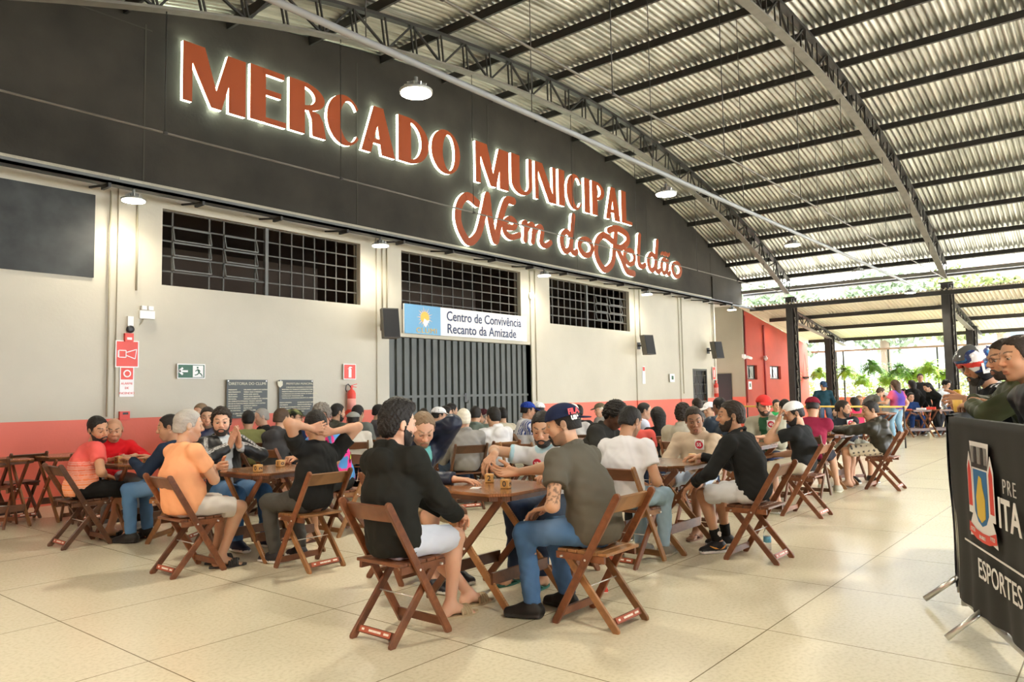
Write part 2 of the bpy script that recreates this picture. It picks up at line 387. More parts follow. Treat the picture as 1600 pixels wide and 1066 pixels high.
window('window_1', 5.40, 9.22, 3.13, 4.31, 1); window('window_2', 10.27, 14.12, 3.13, 4.33, 2); window('window_3', 15.29, 19.22, 3.15, 4.33, 3)
# blackboard-like panel at the far left
o = MB().box((1.2, WY-0.03, 3.13), (4.42, WY+0.0, 4.32)).build('wall_panel', M_panel, label='dark grey weathered panel closing the high opening at far left of the cream wall', cat='panel')
# corrugated folding gate
gt = empty('door_1', (12.16, WY+0.1, 0), kind='structure')
gm = MB(); x = -2.23
pitch = 0.2025
for k in range(22):
    x0 = -2.23+k*pitch; gm.prism([(x0, 0.0), (x0+0.035, 0.0), (x0+0.05, -0.045), (x0+0.175, -0.045), (x0+0.19, 0.0), (x0+pitch, 0.0), (x0+pitch, 0.01), (x0, 0.01)], 0.02, 2.56)
gm.build('leaf_panel', M_gate, gt)
for s in (-1, 1): MB().box((s*1.13-1.1, -0.065, 1.34), (s*1.13+1.1, -0.045, 1.39)).build('rail', M_gate, gt)
gm = MB().box((-0.03, -0.07, 1.22), (0.03, -0.05, 1.42)); gm.tube([(0.0, -0.075, 1.22), (0.05, -0.09, 1.2), (0.07, -0.08, 1.26)], 0.008); gm.build('latch', M_black, gt)
# return faces of the gate opening
MB().box((14.40, WY, 0), (14.46, WY+0.2, 2.57)).build('trim_5', mat('ochre_edge_paint', (0.50, 0.43, 0.24), 0.6), kind='structure')
# grille door near the corner
gd = empty('door_2', (23.75, WY+0.06, 0), kind='structure')
MB().box((-0.55, 0.06, 0), (0.55, 0.08, 2.12)).build('leaf', M_black, gd)
m = MB()
for (a, b, c, d) in ((-0.55, -0.49, 0, 2.12), (0.49, 0.55, 0, 2.12), (-0.55, 0.55, 2.06, 2.12), (-0.55, 0.55, 1.0, 1.04)): m.box((a, -0.06, c), (b, 0.0, d))
m.build('frame', M_gate, gd)
m = MB()
for k in range(5):
    xx = -0.5+0.22*k
    for j in range(5): m.bar((xx, -0.03, 0.4*j+0.05), (xx+0.12*(1 if (j+k) % 2 else -1), -0.03, 0.4*j+0.45), 0.018, 0.018)
for k in range(7): m.bar((-0.5, -0.03, 0.3*k+0.1), (0.5, -0.03, 0.3*k+0.1), 0.015, 0.015)
m.build('bars', M_bar, gd)
# corridor beyond the corner: end face with a dark door
MB().box((27.5, WY, 0), (27.7, WY+4, 4.6)).build('wall_corridor', M_wall_shade, kind='structure')
MB().box((24.9, WY+0.2, 4.6), (27.7, WY+4.2, 4.75)).build('ceiling_corridor_sun_block', M_wall, kind='structure'); MB().box((24.9, WY+4.0, 0), (27.7, WY+4.2, 4.6)).build('wall_corridor_sun_block', M_wall, kind='structure')  # unseen ceiling and end wall, added to keep sun out of the corridor
MB().box((24.9, WY+0.2, 0), (25.0, WY+4, 4.6)).build('wall_corner', M_wall, kind='structure')
MB().box((24.9, WY-0.04, 0), (25.02, WY+0.2, 4.62)).build('trim_6', M_wall, kind='structure')
dd = empty('door_3', (27.5, 12.10, 0), kind='structure')
MB().box((-0.03, -0.30, 0), (-0.005, 0.30, 2.02)).build('leaf', M_black, dd)
# red wall
rw = MB(); RW = [(27.75, 28.75, 1.78, 2.33), (30.1, 31.3, 1.80, 2.34)]
def low_z(x): return 4.42-(x-27.4)*0.143
wall_with_holes(rw, 27.6, 34.8, 0, 3.0, RW, WY-0.02, 0.35)
rw.prism([(27.6, 3.0), (34.8, 3.0), (34.8, 3.38), (27.6, 4.43)], 0, 0.3, lambda u, v, w: (u, WY+0.3-w, v))
rw.build('wall_red', M_red, kind='structure')
MB().tube([(27.62, WY-0.05, 0.9), (27.62, WY-0.05, 4.2)], 0.03).build('trim_7', mat('dark_red_pipe', (0.35, 0.05, 0.05), 0.5), kind='structure')
MB().tube([(29.5, WY-0.05, 0.9), (29.5, WY-0.05, 3.95)], 0.04).build('trim_8', mat('dark_red_pipe_b', (0.40, 0.06, 0.06), 0.5), kind='structure')
for i, (a, b, c, d) in enumerate(RW):
    w_ = empty('window_%d' % (4+i), ((a+b)/2, WY+0.1, c), kind='structure')
    m = MB(); hw = (b-a)/2; hh = d-c
    for (p, q) in (((-hw, 0, 0.02), (hw, 0, 0.02)), ((-hw, 0, hh-0.02), (hw, 0, hh-0.02)), ((-hw+0.02, 0, 0), (-hw+0.02, 0, hh)), ((hw-0.02, 0, 0), (hw-0.02, 0, hh)), ((0, 0, 0), (0, 0, hh))): m.bar(p, q, 0.04, 0.04)
    m.build('frame', M_black, w_)
    m = MB().bar((-hw+0.05, -0.15, 0.05), (-hw+0.05, 0, hh-0.05), 0.02, 0.02); m.bar((-0.03, -0.15, 0.05), (-0.03, 0, hh-0.05), 0.02, 0.02); m.bar((-hw+0.05, -0.15, 0.05), (-0.03, -0.15, 0.05), 0.02, 0.02); m.build('tilting_sash', M_pipe, w_)
    MB().box((-hw, 0.02, 0), (hw, 0.03, hh)).build('pane', mat('grey_glass_%d' % i, (0.5, 0.55, 0.5) if i == 0 else (0.8, 0.85, 0.9), 0.1, spec=0.8), w_)
# ------------------------------------------------------------------ main arched roof: corrugated sheet
def corrugated(fr, ulen, nu, v0, v1, pitch=0.13, amp=0.032, name='ceiling', sub=6):
    nv = int((v1-v0)/pitch*sub); vs = np.linspace(v0, v1, nv+1); h = amp*np.sin(2*PI*vs/pitch)
    us = np.linspace(0, 1, nu+1)
    V = np.array([fr(u, v, hh) for u in us for v, hh in zip(vs, h)], float)
    i = np.arange(nu)[:, None]*(nv+1)+np.arange(nv)[None, :]; i = i.ravel()
    Fq = np.stack([i, i+1, i+nv+2, i+nv+1], 1)
    me = bpy.data.meshes.new(name); me.vertices.add(len(V)); me.vertices.foreach_set('co', V.ravel())
    me.loops.add(len(Fq)*4); me.loops.foreach_set('vertex_index', Fq.ravel().astype(np.int32)); me.polygons.add(len(Fq))
    me.polygons.foreach_set('loop_start', np.arange(0, len(Fq)*4, 4, dtype=np.int32)); me.polygons.foreach_set('use_smooth', np.ones(len(Fq), bool))
    me.materials.append(M_roof); me.update(calc_edges=True)
    return link(name, me)
A0, A1 = -math.asin(14.2/R_ROOF), math.asin(14.35/R_ROOF)
def fr_main(u, v, h):
    a = A0+(A1-A0)*u; r = R_ROOF+0.05+h; return (ARC[0]+r*math.sin(a), v, ARC[1]+r*math.cos(a))
o = corrugated(fr_main, 30, 34, -13, WY+0.25); o['kind'] = 'structure'
def fr_low(u, v, h):
    x = 27.3+(34.3-27.3)*u; return (x, v, 4.50-(x-27.3)*0.143+h)
o = corrugated(fr_low, 7, 5, -13, WY+0.05, name='ceiling_low'); o['kind'] = 'structure'; o.data.materials.clear(); o.data.materials.append(mat('pale_beige_sheet', (0.72, 0.67, 0.55), 0.5, metal=0.1, noise=.15, nscale=.8))
# purlins: each its own beam
for k, a in enumerate(PURLIN):
    an = R(a); c = (ARC[0]+(R_ROOF-0.065)*math.sin(an), 0, ARC[1]+(R_ROOF-0.065)*math.cos(an)); u = (math.sin(an), 0, math.cos(an))
    b_ = MB().bar((c[0], WY-0.02, c[2]), (c[0], -12.9, c[2]), 0.055, 0.15, up=u)
    b_.build('purlin', M_steel, label='dark steel roof purlin running from the gable wall under the arched corrugated roof', cat='beam', group='purlins under the arched roof')
for x in (27.45, 29.4, 31.5, 33.95):
    z = 4.5-(x-27.3)*0.143-0.09
    MB().box((x-0.03, -12.9, z-0.07), (x+0.03, WY-0.35, z+0.07)).build('purlin', M_steel, label='dark steel purlin under the low lean-to roof beyond the hall', cat='beam', group='purlins under the low roof')
MB().box((EAVE_X-0.02, -12.9, 5.02), (EAVE_X+0.08, WY, 5.14)).build('trim_9', M_steel_l, kind='structure')
MB().tube([(EAVE_X+0.15, -12.9, 4.98), (EAVE_X+0.15, WY, 4.98)], 0.05).build('trim_10', M_steel, kind='structure')
# ------------------------------------------------------------------ trusses
def truss(y, label):
    root = empty('roof_truss', (ARC[0], y, 4.5), label=label, cat='roof truss', group='curved trusses of the hall roof')
    ox, oz = ARC[0], 4.5
    P = lambda a, r: np.array((ARC[0]+r*math.sin(a)-ox, 0, ARC[1]+r*math.cos(a)-oz))
    aa = np.linspace(A0+0.012, A1-0.012, 41)
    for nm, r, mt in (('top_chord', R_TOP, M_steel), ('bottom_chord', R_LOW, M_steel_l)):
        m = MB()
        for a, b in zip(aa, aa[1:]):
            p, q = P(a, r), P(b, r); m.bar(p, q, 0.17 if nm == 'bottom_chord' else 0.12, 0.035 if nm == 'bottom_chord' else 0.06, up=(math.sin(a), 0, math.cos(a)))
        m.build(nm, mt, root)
    m = MB(); n = 42; bb = np.linspace(A0+0.012, A1-0.012, n+1)
    for k, a in enumerate(bb):
        for s in (-0.045, 0.045):
            p, q = P(a, R_LOW), P(a, R_TOP); p = p+(0, s, 0); q = q+(0, s, 0); m.bar(p, q, 0.025, 0.025)
        if k < n:
            a2 = bb[k+1]; p, q = (P(a, R_LOW), P(a2, R_TOP)) if k % 2 else (P(a, R_TOP), P(a2, R_LOW)); m.bar(p, q, 0.04, 0.03)
    w = m.build('web_bars', M_steel, root)
    MB().tube([(-14.0, 0, 0.32), (13.8, 0, 0.32)], 0.014, 6).build('tie_rod', M_steel_l, root)
    for x in (-9.0, -6.2, -3.1, 0.2, 3.0, 6.4, 9.2, 11.5):
        zt = arc_z(ARC[0]+x, R_LOW)-oz
        m = MB().tube([(x, 0, 0.32), (x, 0, zt)], 0.007, 5); m.tube([(x-0.03, 0, 0.32), (x+0.03, 0, 0.32)], 0.022, 6); m.build('hanger_rod', M_steel, root)
for y, l in zip(TRUSS_Y[:3], ['curved steel roof truss nearest the charcoal gable wall', 'curved steel roof truss crossing the middle of the arched roof', 'curved steel roof truss over the near side of the hall, above the camera']):
    truss(y, l)
# ------------------------------------------------------------------ columns
def column(x, y, h, label, tree=True):
    c = empty('steel_column', (x, y, 0), label=label, cat='column')
    w = 0.30 if h > 4 else 0.26
    MB().box((-0.09, -0.05, 0), (-0.03, 0.17, h)).build('channel', M_steel, c)
    MB().box((0.10, -0.17, 0), (0.15, 0.02, h)).build('channel', M_steel, c)
    m = MB(); n = int(h/0.32)
    for k in range(n):
        z0 = 0.1+k*(h-0.2)/n; z1 = 0.1+(k+1)*(h-0.2)/n; s = 1 if k % 2 else -1
        m.bar((-0.05, -0.12, z0), (0.12, -0.12, z1 if s > 0 else z0), 0.02, 0.02); m.bar((-0.05, -0.12, z1), (0.12, -0.12, z0), 0.02, 0.02)
        m.bar((-0.05, 0.12, z0), (0.12, 0.12, z1), 0.02, 0.02)
    m.build('lacing', M_steel_l, c)
    MB().box((-0.16, -0.2, h-0.04), (0.2, 0.22, h)).build('cap_plate', M_steel, c)
    MB().box((-0.2, -0.2, 0), (0.2, 0.2, 0.02)).build('base_plate', M_steel, c)
    return c
column(27.55, 9.45, 4.72, 'tall dark laced steel column at the hall edge nearest the red wall')
column(27.55, 4.45, 4.72, 'tall dark laced steel column right of centre, behind the far tables')
column(27.55, -0.55, 4.72, 'tall dark laced steel column farthest right along the hall edge')
column(31.85, 9.45, 3.55, 'shorter dark steel column under the low roof, second from the red wall')
column(31.85, 4.45, 3.55, 'shorter dark steel column under the low roof, behind the helmeted man')
for y, l in ((9.45, 'lattice beam of the low roof nearest the red wall'), (4.45, 'lattice beam of the low roof right of centre'), (-0.55, 'lattice beam of the low roof at far right')):
    c = empty('lattice_beam', (27.7, y, 4.0), label=l, cat='beam', group='lattice beams under the low roof')
    z = lambda x: 4.5-(x+0.4)*0.143-0.18-4.0
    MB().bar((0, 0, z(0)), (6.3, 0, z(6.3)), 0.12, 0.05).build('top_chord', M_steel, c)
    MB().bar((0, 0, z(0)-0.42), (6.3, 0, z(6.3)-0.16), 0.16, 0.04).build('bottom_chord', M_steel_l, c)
    m = MB()
    for k in range(12):
        x0, x1 = 6.3*k/12, 6.3*(k+1)/12; b0, b1 = z(x0)-0.42+0.26*x0/6.3, z(x1)-0.42+0.26*x1/6.3
        m.bar((x0, 0, z(x0)), (x0, 0, b0), 0.03, 0.03); m.bar((x0, 0, z(x0) if k % 2 else b0), (x1, 0, b1 if k % 2 else z(x1)), 0.03, 0.03)
    m.build('web_bars', M_steel, c)
# ------------------------------------------------------------------ hidden surroundings that shape the light (left end and rear of the hall)
m = MB().box((-0.9, -13.2, 0), (-0.6, -13, 3.4)); m.prism([(-0.9, 4.9), (27.6, 4.9), (27.6, 5.3)]+[(x, arc_z(x, R_ROOF)) for x in np.linspace(27.4, -0.6, 30)]+[(-0.9, 5.3)], 0, .2, lambda u, v, w: (u, -13.0-w, v)); m.build('wall_rear_light_block', M_wall, kind='structure')
MB().box((-0.9, -13, 0), (-0.7, WY+0.2, 6.0)).build('wall_end_light_block', M_wall, kind='structure')
# ------------------------------------------------------------------ conduits, cable rails, lamps
M_lampglass = mat('lit_lamp_diffuser', (1, 1, 1), 0.4, emit=(1.0, 0.90, 0.70), est=26.0); M_lampglass.cycles.emission_sampling = 'NONE'
def lamp(x, y, z, label, group, s=1.0, power=None):
    t = empty('high_bay_lamp', (x, y, z), label=label, cat='lamp', group=group)
    MB().lathe([(0.10, 0.02), (0.165*s, 0.0), (0.165*s, 0.025), (0.09, 0.05), (0.07, 0.06), (0.07, 0.10), (0.02, 0.11), (0.02, 0.16)], 20).build('housing', M_pipe, t)
    MB().lathe([(0.15*s, -0.012), (0.15*s, -0.001)], 20).build('diffuser', M_lampglass, t)
    m = MB()
    for k in range(10):
        a = 2*PI*k/10; m.bar((0.03*math.cos(a), 0.03*math.sin(a), 0.08), (0.11*math.cos(a), 0.11*math.sin(a), 0.055), 0.006, 0.05)
    m.build('cooling_fins', M_chrome, t)
    ld = bpy.data.lights.new('lamp_light', 'SPOT'); ld.energy = power or 330; ld.color = (1.0, 0.90, 0.72); ld.spot_size = R(150); ld.spot_blend = 0.6; ld.shadow_soft_size = 0.16
    lo = bpy.data.objects.new('lamp_light', ld); COL.objects.link(lo); lo.parent = t; lo.location = (0, 0, -0.03)
    return t
LY = 5.3
tube = MB().tube([(-0.6, LY, 4.66), (34.0, LY, 4.66)], 0.035, 8).build('lamp_rail', mat('grey_lamp_rail', (0.34, 0.36, 0.38), 0.45), label='long grey pipe rail carrying lamps across the hall below the trusses', cat='rail')
desc = ['nearest lit round lamp under the long pipe, above the word MERCADO', 'second lit round lamp along the long pipe, right of the red lettering', 'third lit round lamp along the long pipe', 'fourth lit round lamp along the long pipe, against the bright sheet roof', 'fifth lit round lamp along the long pipe, near the hall edge', 'sixth small lit lamp along the pipe, in front of the low roof']
for x, d_ in zip((5.03, 10.2, 15.7, 20.6, 26.4, 31.6), desc): lamp(x, LY, 4.36, d_, 'lamps under the long pipe')
for (x, y) in ((-0.2, 5.3), (2.5, -0.5), (8, -0.5), (13.5, -0.5), (19, -0.5), (2.5, -6), (9, -6), (16, -6)): lamp(x, y, 4.36, 'lit round lamp hanging over the near part of the hall', 'lamps over the near part of the hall', power=430)
for x in (1.2, 4.4, 6.9, 9.8, 13.2, 17.5, 22.0, 26.0):
    MB().tube([(x, LY, 4.66), (x, LY, arc_z(x, R_ROOF-0.05))], 0.006, 5).build('hanging_wire', M_steel, label='thin steel wire holding the lamp pipe from the arched roof', cat='wire', group='wires holding the lamp pipe')
wd = ['lit lamp on the wall rail, above the fire alarm signs', 'lit lamp on the wall rail, left of the high window over the gate', 'lit lamp on the wall rail, right of the high window over the gate', 'lit lamp on the wall rail, right of the third barred window', 'lit lamp hanging in front of the corridor beyond the wall corner', 'lit lamp in front of the red wall', 'small lit lamp beyond the tall column by the red wall']
RY = 10.75
for x, d_ in zip((4.72, 9.25, 14.35, 19.3, 25.3, 29.9, 33.6), wd): lamp(x, RY, 4.20, d_, 'lamps along the wall', power=80)
m = MB().box((-0.6, RY-0.09, 4.36), (25.2, RY+0.09, 4.40)); m.box((-0.6, RY-0.09, 4.36), (25.2, RY-0.07, 4.44)); m.box((-0.6, RY+0.07, 4.36), (25.2, RY+0.09, 4.44)); m.box((25.2, RY-0.03, 4.36), (34.5, RY+0.03, 4.42))
rail = empty('cable_tray', (0, 0, 0), label='long dark grey cable tray running along the cream wall below the charcoal gable', cat='cable tray')
m.build('tray', mat('dark_grey_tray', (0.13, 0.14, 0.14), 0.5), rail)
x = 3.0
while x < 25:
    MB().box((x-0.02, RY-0.12, 4.30), (x+0.02, RY+0.12, 4.36)).bar((x, RY+0.1, 4.36), (x, WY-0.01, 4.42), 0.03, 0.03).build('bracket', M_steel, rail); x += 1.35
for i, x in enumerate((4.62, 5.0, 9.72, 9.84, 14.62, 19.72, 22.42, 24.7)):
    z0 = (1.16, 3.0, 3.0, 2.9, 1.2, 3.0, 1.3, 3.0)[i]
    MB().tube([(x, WY-0.055, z0), (x, WY-0.055, 4.42)], 0.014, 6).build('conduit_pipe', M_cond, label='thin cream electrical conduit running down the pilaster', cat='pipe', group='conduits on the cream wall')
# ------------------------------------------------------------------ illuminated lettering
M_face = mat('rust_orange_acrylic', (0.38, 0.075, 0.018), 0.45)
M_glow = mat('lit_white_return', (1, 1, 1), 0.5, emit=(0.86, 1.0, 0.76), est=5.0); M_glow.cycles.emission_sampling = 'NONE'
def poly_letter(ch, w, h):
    """decorative two-weight capitals as lists of polygons in a w x h box; thick left strokes, thin right ones"""
    T, t = 0.34*w, 0.12*w; P = []
    def ring(cx, cy, rx, ry, ix, iy, rx2, ry2, a0, a1, n=26):
        po = [(cx+rx*math.cos(a), cy+ry*math.sin(a)) for a in np.linspace(a0, a1, n)]
        pi = [(ix+rx2*math.cos(a), iy+ry2*math.sin(a)) for a in np.linspace(a0, a1, n)]
        for k in range(n-1): P.append([po[k], po[k+1], pi[k+1], pi[k]])
    if ch == 'M':
        P.append([(0, 0), (0.14*w, 0), (0.14*w, h), (0, h)]); P.append([(0.0, h), (0.44*w, 0.0), (0.60*w, 0.0), (0.33*w, h)])
        P.append([(0.44*w, 0), (0.60*w, 0), (0.80*w, h*0.78), (0.80*w, h), (0.70*w, h)]); P.append([(0.72*w, 0), (w, 0), (w, h), (0.72*w, h)])
    elif ch == 'E':
        P.append([(0, 0), (T*1.25, 0), (T*1.25, h), (0, h)]); P.append([(T, 0), (w, 0), (w, 0.10*h), (T, 0.10*h)])
        P.append([(T, h*0.52), (w*0.86, h*0.52), (w*0.86, h*0.62), (T, h*0.62)]); P.append([(T, h*0.90), (w*0.95, h*0.90), (w*0.95, h), (T, h)])
    elif ch == 'R' or ch == 'P':
        P.append([(0, 0), (T*1.2, 0), (T*1.2, h), (0, h)]); ring(T*1.0, 0.73*h, 0.62*w, 0.27*h, T*1.0, 0.735*h, 0.36*w, 0.185*h, -PI/2, PI/2)
        if ch == 'R': P.append([(0.50*w, 0.50*h), (0.80*w, 0.46*h), (0.92*w, 0.32*h), (w, 0), (0.62*w, 0), (0.60*w, 0.32*h)])
    elif ch == 'C':
        ring(0.52*w, 0.5*h, 0.52*w, 0.51*h, 0.66*w, 0.5*h, 0.28*w, 0.42*h, 0.21*PI, 1.79*PI)
    elif ch == 'O':
        ring(0.5*w, 0.5*h, 0.5*w, 0.51*h, 0.60*w, 0.5*h, 0.22*w, 0.42*h, 0, 2*PI, 40)
    elif ch == 'D':
        P.append([(0, 0), (T*1.2, 0), (T*1.2, h), (0, h)]); ring(T, 0.5*h, 0.68*w, 0.5*h, T*1.1, 0.5*h, 0.40*w, 0.41*h, -PI/2, PI/2)
    elif ch == 'A':
        P.append([(0, 0), (0.27*w, 0), (0.60*w, h), (0.36*w, h)]); P.append([(0.36*w, h), (0.64*w, h), (w, 0), (0.60*w, 0), (0.44*w, 0.74*h)]); P.append([(0.20*w, 0.22*h), (0.7*w, 0.22*h), (0.7*w, 0.32*h), (0.22*w, 0.32*h)])
    elif ch == 'U':
        P.append([(0, 0.30*h), (T*1.15, 0.30*h), (T*1.15, h), (0, h)]); P.append([(0.84*w, 0.30*h), (w, 0.30*h), (w, h), (0.84*w, h)])
        ring(0.5*w, 0.30*h, 0.5*w, 0.31*h, (T*1.15+0.84*w)/2, 0.30*h, (0.84*w-T*1.15)/2, 0.20*h, PI, 2*PI)
    elif ch == 'N':
        P.append([(0, 0), (0.15*w, 0), (0.15*w, h), (0, h)]); P.append([(0, h), (0.34*w, h), (w, 0), (0.66*w, 0)]); P.append([(0.85*w, 0), (w, 0), (w, h), (0.85*w, h)])
    elif ch == 'I': P.append([(0, 0), (w, 0), (w, h), (0, h)])
    elif ch == 'L':
        P.append([(0, 0), (T*1.25, 0), (T*1.25, h), (0, h)]); P.append([(T, 0), (w, 0), (w, 0.10*h), (T, 0.10*h)])
    return P
def clean_prisms(polys, d0, d1, x, z, ccw=True):
    m = MB()
    for p in polys:
        a = sum(p[i][0]*p[(i+1) % len(p)][1]-p[(i+1) % len(p)][0]*p[i][1] for i in range(len(p)))
        if a < 0: p = p[::-1]
        k_ = 0.0007*(len(m.f) % 37)/6; m.prism([(x+u, z+v) for u, v in p], d0, d1+k_, lambda u, v, w: (u, WY-w, v), 0)
    return m
def letter(ch, x, z, w, h, root):
    polys = poly_letter(ch, w, h)
    clean_prisms(polys, 0.09, 0.105, x, z).build('letter_face', M_face, root)
    clean_prisms(polys, 0.02, 0.09, x, z).build('letter_return', M_glow, root)
sg = empty('illuminated_sign', (0, 0, 0), label='large rust-orange MERCADO MUNICIPAL letters with glowing white edges on the charcoal gable', cat='sign')
SLOPE = 0.018
def base_z(x): return 6.07+SLOPE*(x-5.6)
seq = (('M', 0.86, .07), ('E', 0.55, .06), ('R', 0.62, .02), ('C', 0.62, .02), ('A', 0.68, .08), ('D', 0.66, .08), ('O', 0.70, 0))
x = 5.64; k = 6.30/sum(w+g_ for _, w, g_ in seq)
for ch, w, gap in seq: letter(ch, x, base_z(x), w*k, 0.95, sg); x += (w+gap)*k
seq = (('M', 0.90, .09), ('U', 0.62, .10), ('N', 0.68, .10), ('I', 0.20, .08), ('C', 0.56, .09), ('I', 0.20, .09), ('P', 0.50, .04), ('A', 0.60, .06), ('L', 0.46, 0))
x = 12.46; k = 6.90/sum(w+g_ for _, w, g_ in seq)
for ch, w, gap in seq: letter(ch, x, base_z(x), w*k, 0.95, sg); x += (w+gap)*k
def ribbon(path, r):
    """smooth stroke polygon pieces along a path with round joints"""
    pts = []
    P = [path[0]]+list(path)+[path[-1]]
    for i in range(1, len(P)-2):
        p0, p1, p2, p3 = [np.array(q, float) for q in P[i-1:i+3]]
        for t in np.linspace(0, 1, 7)[:-1]:
            pts.append(0.5*((2*p1)+(-p0+p2)*t+(2*p0-5*p1+4*p2-p3)*t*t+(-p0+3*p1-3*p2+p3)*t**3))
    pts.append(np.array(path[-1], float)); out = []
    L_, R_ = [], []
    n = len(pts)
    for i, p in enumerate(pts):
        d = pts[min(n-1, i+1)]-pts[max(0, i-1)]; d = d/max(1e-6, np.hypot(*d)); nn = np.array((-d[1], d[0])); L_.append(p+nn*r); R_.append(p-nn*r)
    for i in range(n-1): out.append([tuple(R_[i]), tuple(R_[i+1]), tuple(L_[i+1]), tuple(L_[i])])
    for p in (pts[0], pts[-1]): out.append([(p[0]+r*math.cos(a), p[1]+r*math.sin(a)) for a in np.linspace(0, 2*PI, 13)[:-1]])
    return out
SCRIPT = {   # strokes in units of x-height = 1
 'N': (2.9, [[(0.95,1.75),(0.45,1.95),(0.05,1.45),(0.0,0.6),(0.45,-0.15),(0.95,0.25),(1.25,1.2),(1.5,2.25)], [(1.5,2.25),(1.62,1.2),(1.85,0.25),(1.95,0.2)], [(1.95,0.2),(2.2,1.3),(2.55,2.25),(2.95,2.35)]]),
 'e': (1.0, [[(0.1,0.5),(0.6,0.62),(0.68,0.9),(0.42,1.05),(0.12,0.75),(0.1,0.3),(0.4,0.02),(0.9,0.25)]]),
 'm': (1.75, [[(0.05,0.95),(0.2,1.0),(0.15,0.05)], [(0.18,0.6),(0.5,1.02),(0.68,0.85),(0.6,0.05)], [(0.65,0.6),(1.0,1.02),(1.2,0.85),(1.12,0.15),(1.4,0.0),(1.7,0.25)]]),
 'd': (1.15, [[(0.72,0.85),(0.4,1.05),(0.1,0.75),(0.08,0.3),(0.32,0.0),(0.62,0.2),(0.72,0.6)], [(0.92,2.0),(0.78,1.0),(0.72,0.2),(0.95,0.0),(1.1,0.12)]]),
 'o': (1.0, [[(0.45,1.03),(0.15,0.85),(0.08,0.4),(0.35,0.0),(0.68,0.15),(0.8,0.6),(0.65,0.95),(0.45,1.03)]]),
 'R': (2.1, [[(0.95,1.55),(0.45,1.75),(0.08,1.25),(0.05,0.5),(0.45,-0.15),(0.9,0.3),(1.05,1.2),(1.15,2.2)], [(0.75,2.1),(1.2,2.35),(1.75,2.2),(1.85,1.8),(1.5,1.35),(1.15,1.25)], [(1.2,1.25),(1.5,0.6),(1.75,0.05),(2.15,-0.02)]]),
 'l': (0.65, [[(0.3,2.0),(0.22,1.0),(0.2,0.2),(0.4,0.0),(0.62,0.15)]]),
 'a': (1.1, [[(0.72,0.85),(0.4,1.05),(0.1,0.75),(0.08,0.3),(0.32,0.0),(0.62,0.2),(0.72,0.6)], [(0.8,1.0),(0.72,0.2),(0.9,0.0),(1.08,0.15)]]),
 '~': (0.0, [[(-0.95,1.35),(-0.8,1.52),(-0.6,1.38),(-0.42,1.55)]]),
}
sc = empty('illuminated_script', (0, 0, 0), label='rust-orange cursive Nem do Roldão lettering with glowing edges, below MUNICIPAL', cat='sign')
def put_word(word, x, z, u, ux=1.0, r=0.068):
    for ch in word:
        w, strokes = SCRIPT[ch]; polys = []
        for s_ in strokes: polys += ribbon([(a*u*ux, b*u) for a, b in s_], r)
        clean_prisms(polys, 0.09, 0.105, x, z).build('letter_face', M_face, sc)
        clean_prisms(polys, 0.02, 0.09, x, z).build('letter_return', M_glow, sc)
        x += w*u*ux
    return x
for ch, x_, z_, u_, k_, r_ in (('N', 11.87, 4.85, .484, 1.34, .095), ('e', 13.37, 5.09, .43, 1.6, .072), ('m', 14.12, 5.09, .43, 1.54, .072), ('d', 15.70, 5.07, .50, 1.3, .078), ('o', 16.48, 5.09, .42, 2.05, .076),
                               ('R', 17.33, 4.88, .51, 1.86, .095), ('o', 18.80, 5.13, .40, 2.0, .072), ('l', 19.50, 5.14, .47, 1.9, .08), ('d', 20.22, 5.10, .48, 1.45, .078), ('a', 21.06, 5.10, .42, 1.3, .07), ('o', 21.76, 5.09, .42, 1.9, .074)):
    put_word(ch, x_, z_, u_, k_, r_)
for dx in (.10, .36):
    clean_prisms(ribbon([(21.02+dx, 5.70), (21.12+dx, 5.74), (21.2+dx, 5.70), (21.28+dx, 5.76)], .05), .085, .10, 0, 0).build('letter_face', M_face, sc)
# ------------------------------------------------------------------ CLUMI sign over the gate
s = empty('club_sign', (12.25, WY-0.06, 2.64), label='white and blue Centro de Convivência Recanto da Amizade sign board above the dark gate', cat='sign')
M_blue = mat('sky_blue_print', (0.16, 0.42, 0.68), 0.5); M_navy = mat('navy_print', (0.03, 0.05, 0.13), 0.6); M_gold = mat('gold_print', (0.85, 0.55, 0.10), 0.6)
hw = 1.98
MB().box((-hw, -0.02, 0), (hw, 0.02, 0.60)).build('board', M_signwhite, s)
MB().box((-hw, -0.024, 0.0), (-hw+1.02, -0.018, 0.60)).build('blue_field', M_blue, s)
m = MB()
cx, cz = -hw+0.56, 0.35
for k in range(18):
    a = 2*PI*k/18; r1 = 0.235 if k % 2 else 0.19
    m.add([(cx+0.11*math.cos(a-0.12), -0.027, cz+0.11*math.sin(a-0.12)), (cx+0.11*math.cos(a+0.12), -0.027, cz+0.11*math.sin(a+0.12)), (cx+r1*math.cos(a), -0.027, cz+r1*math.sin(a))], [(0, 1, 2)])
m.build('sun_rays', mat('peach_print', (0.9, 0.6, 0.4), 0.6), s)
MB().add([(cx+0.12*math.cos(a), -0.029, cz+0.12*math.sin(a)) for a in np.linspace(0, 2*PI, 21)[:-1]], [tuple(range(20))]).build('sun_disc', M_gold, s)
m = MB().add([(cx-0.06, -0.031, cz-0.12), (cx+0.02, -0.031, cz-0.21), (cx+0.14, -0.031, cz-0.04), (cx+0.06, -0.031, cz-0.06), (cx-0.02, -0.031, cz-0.02)], [(0, 1, 2, 3, 4)]); m.build('dove', M_signwhite, s)
def on_sign(x, z, y=-0.026): return frame((x, y, z), (1, 0, 0), (0, 0, 1), (0, -1, 0))
text_mesh('lettering', 'CLUMI', 0.15, s, on_sign(cx+0.05, 0.075, -0.03), M_gold, sx=1.25, spacing=1.15)
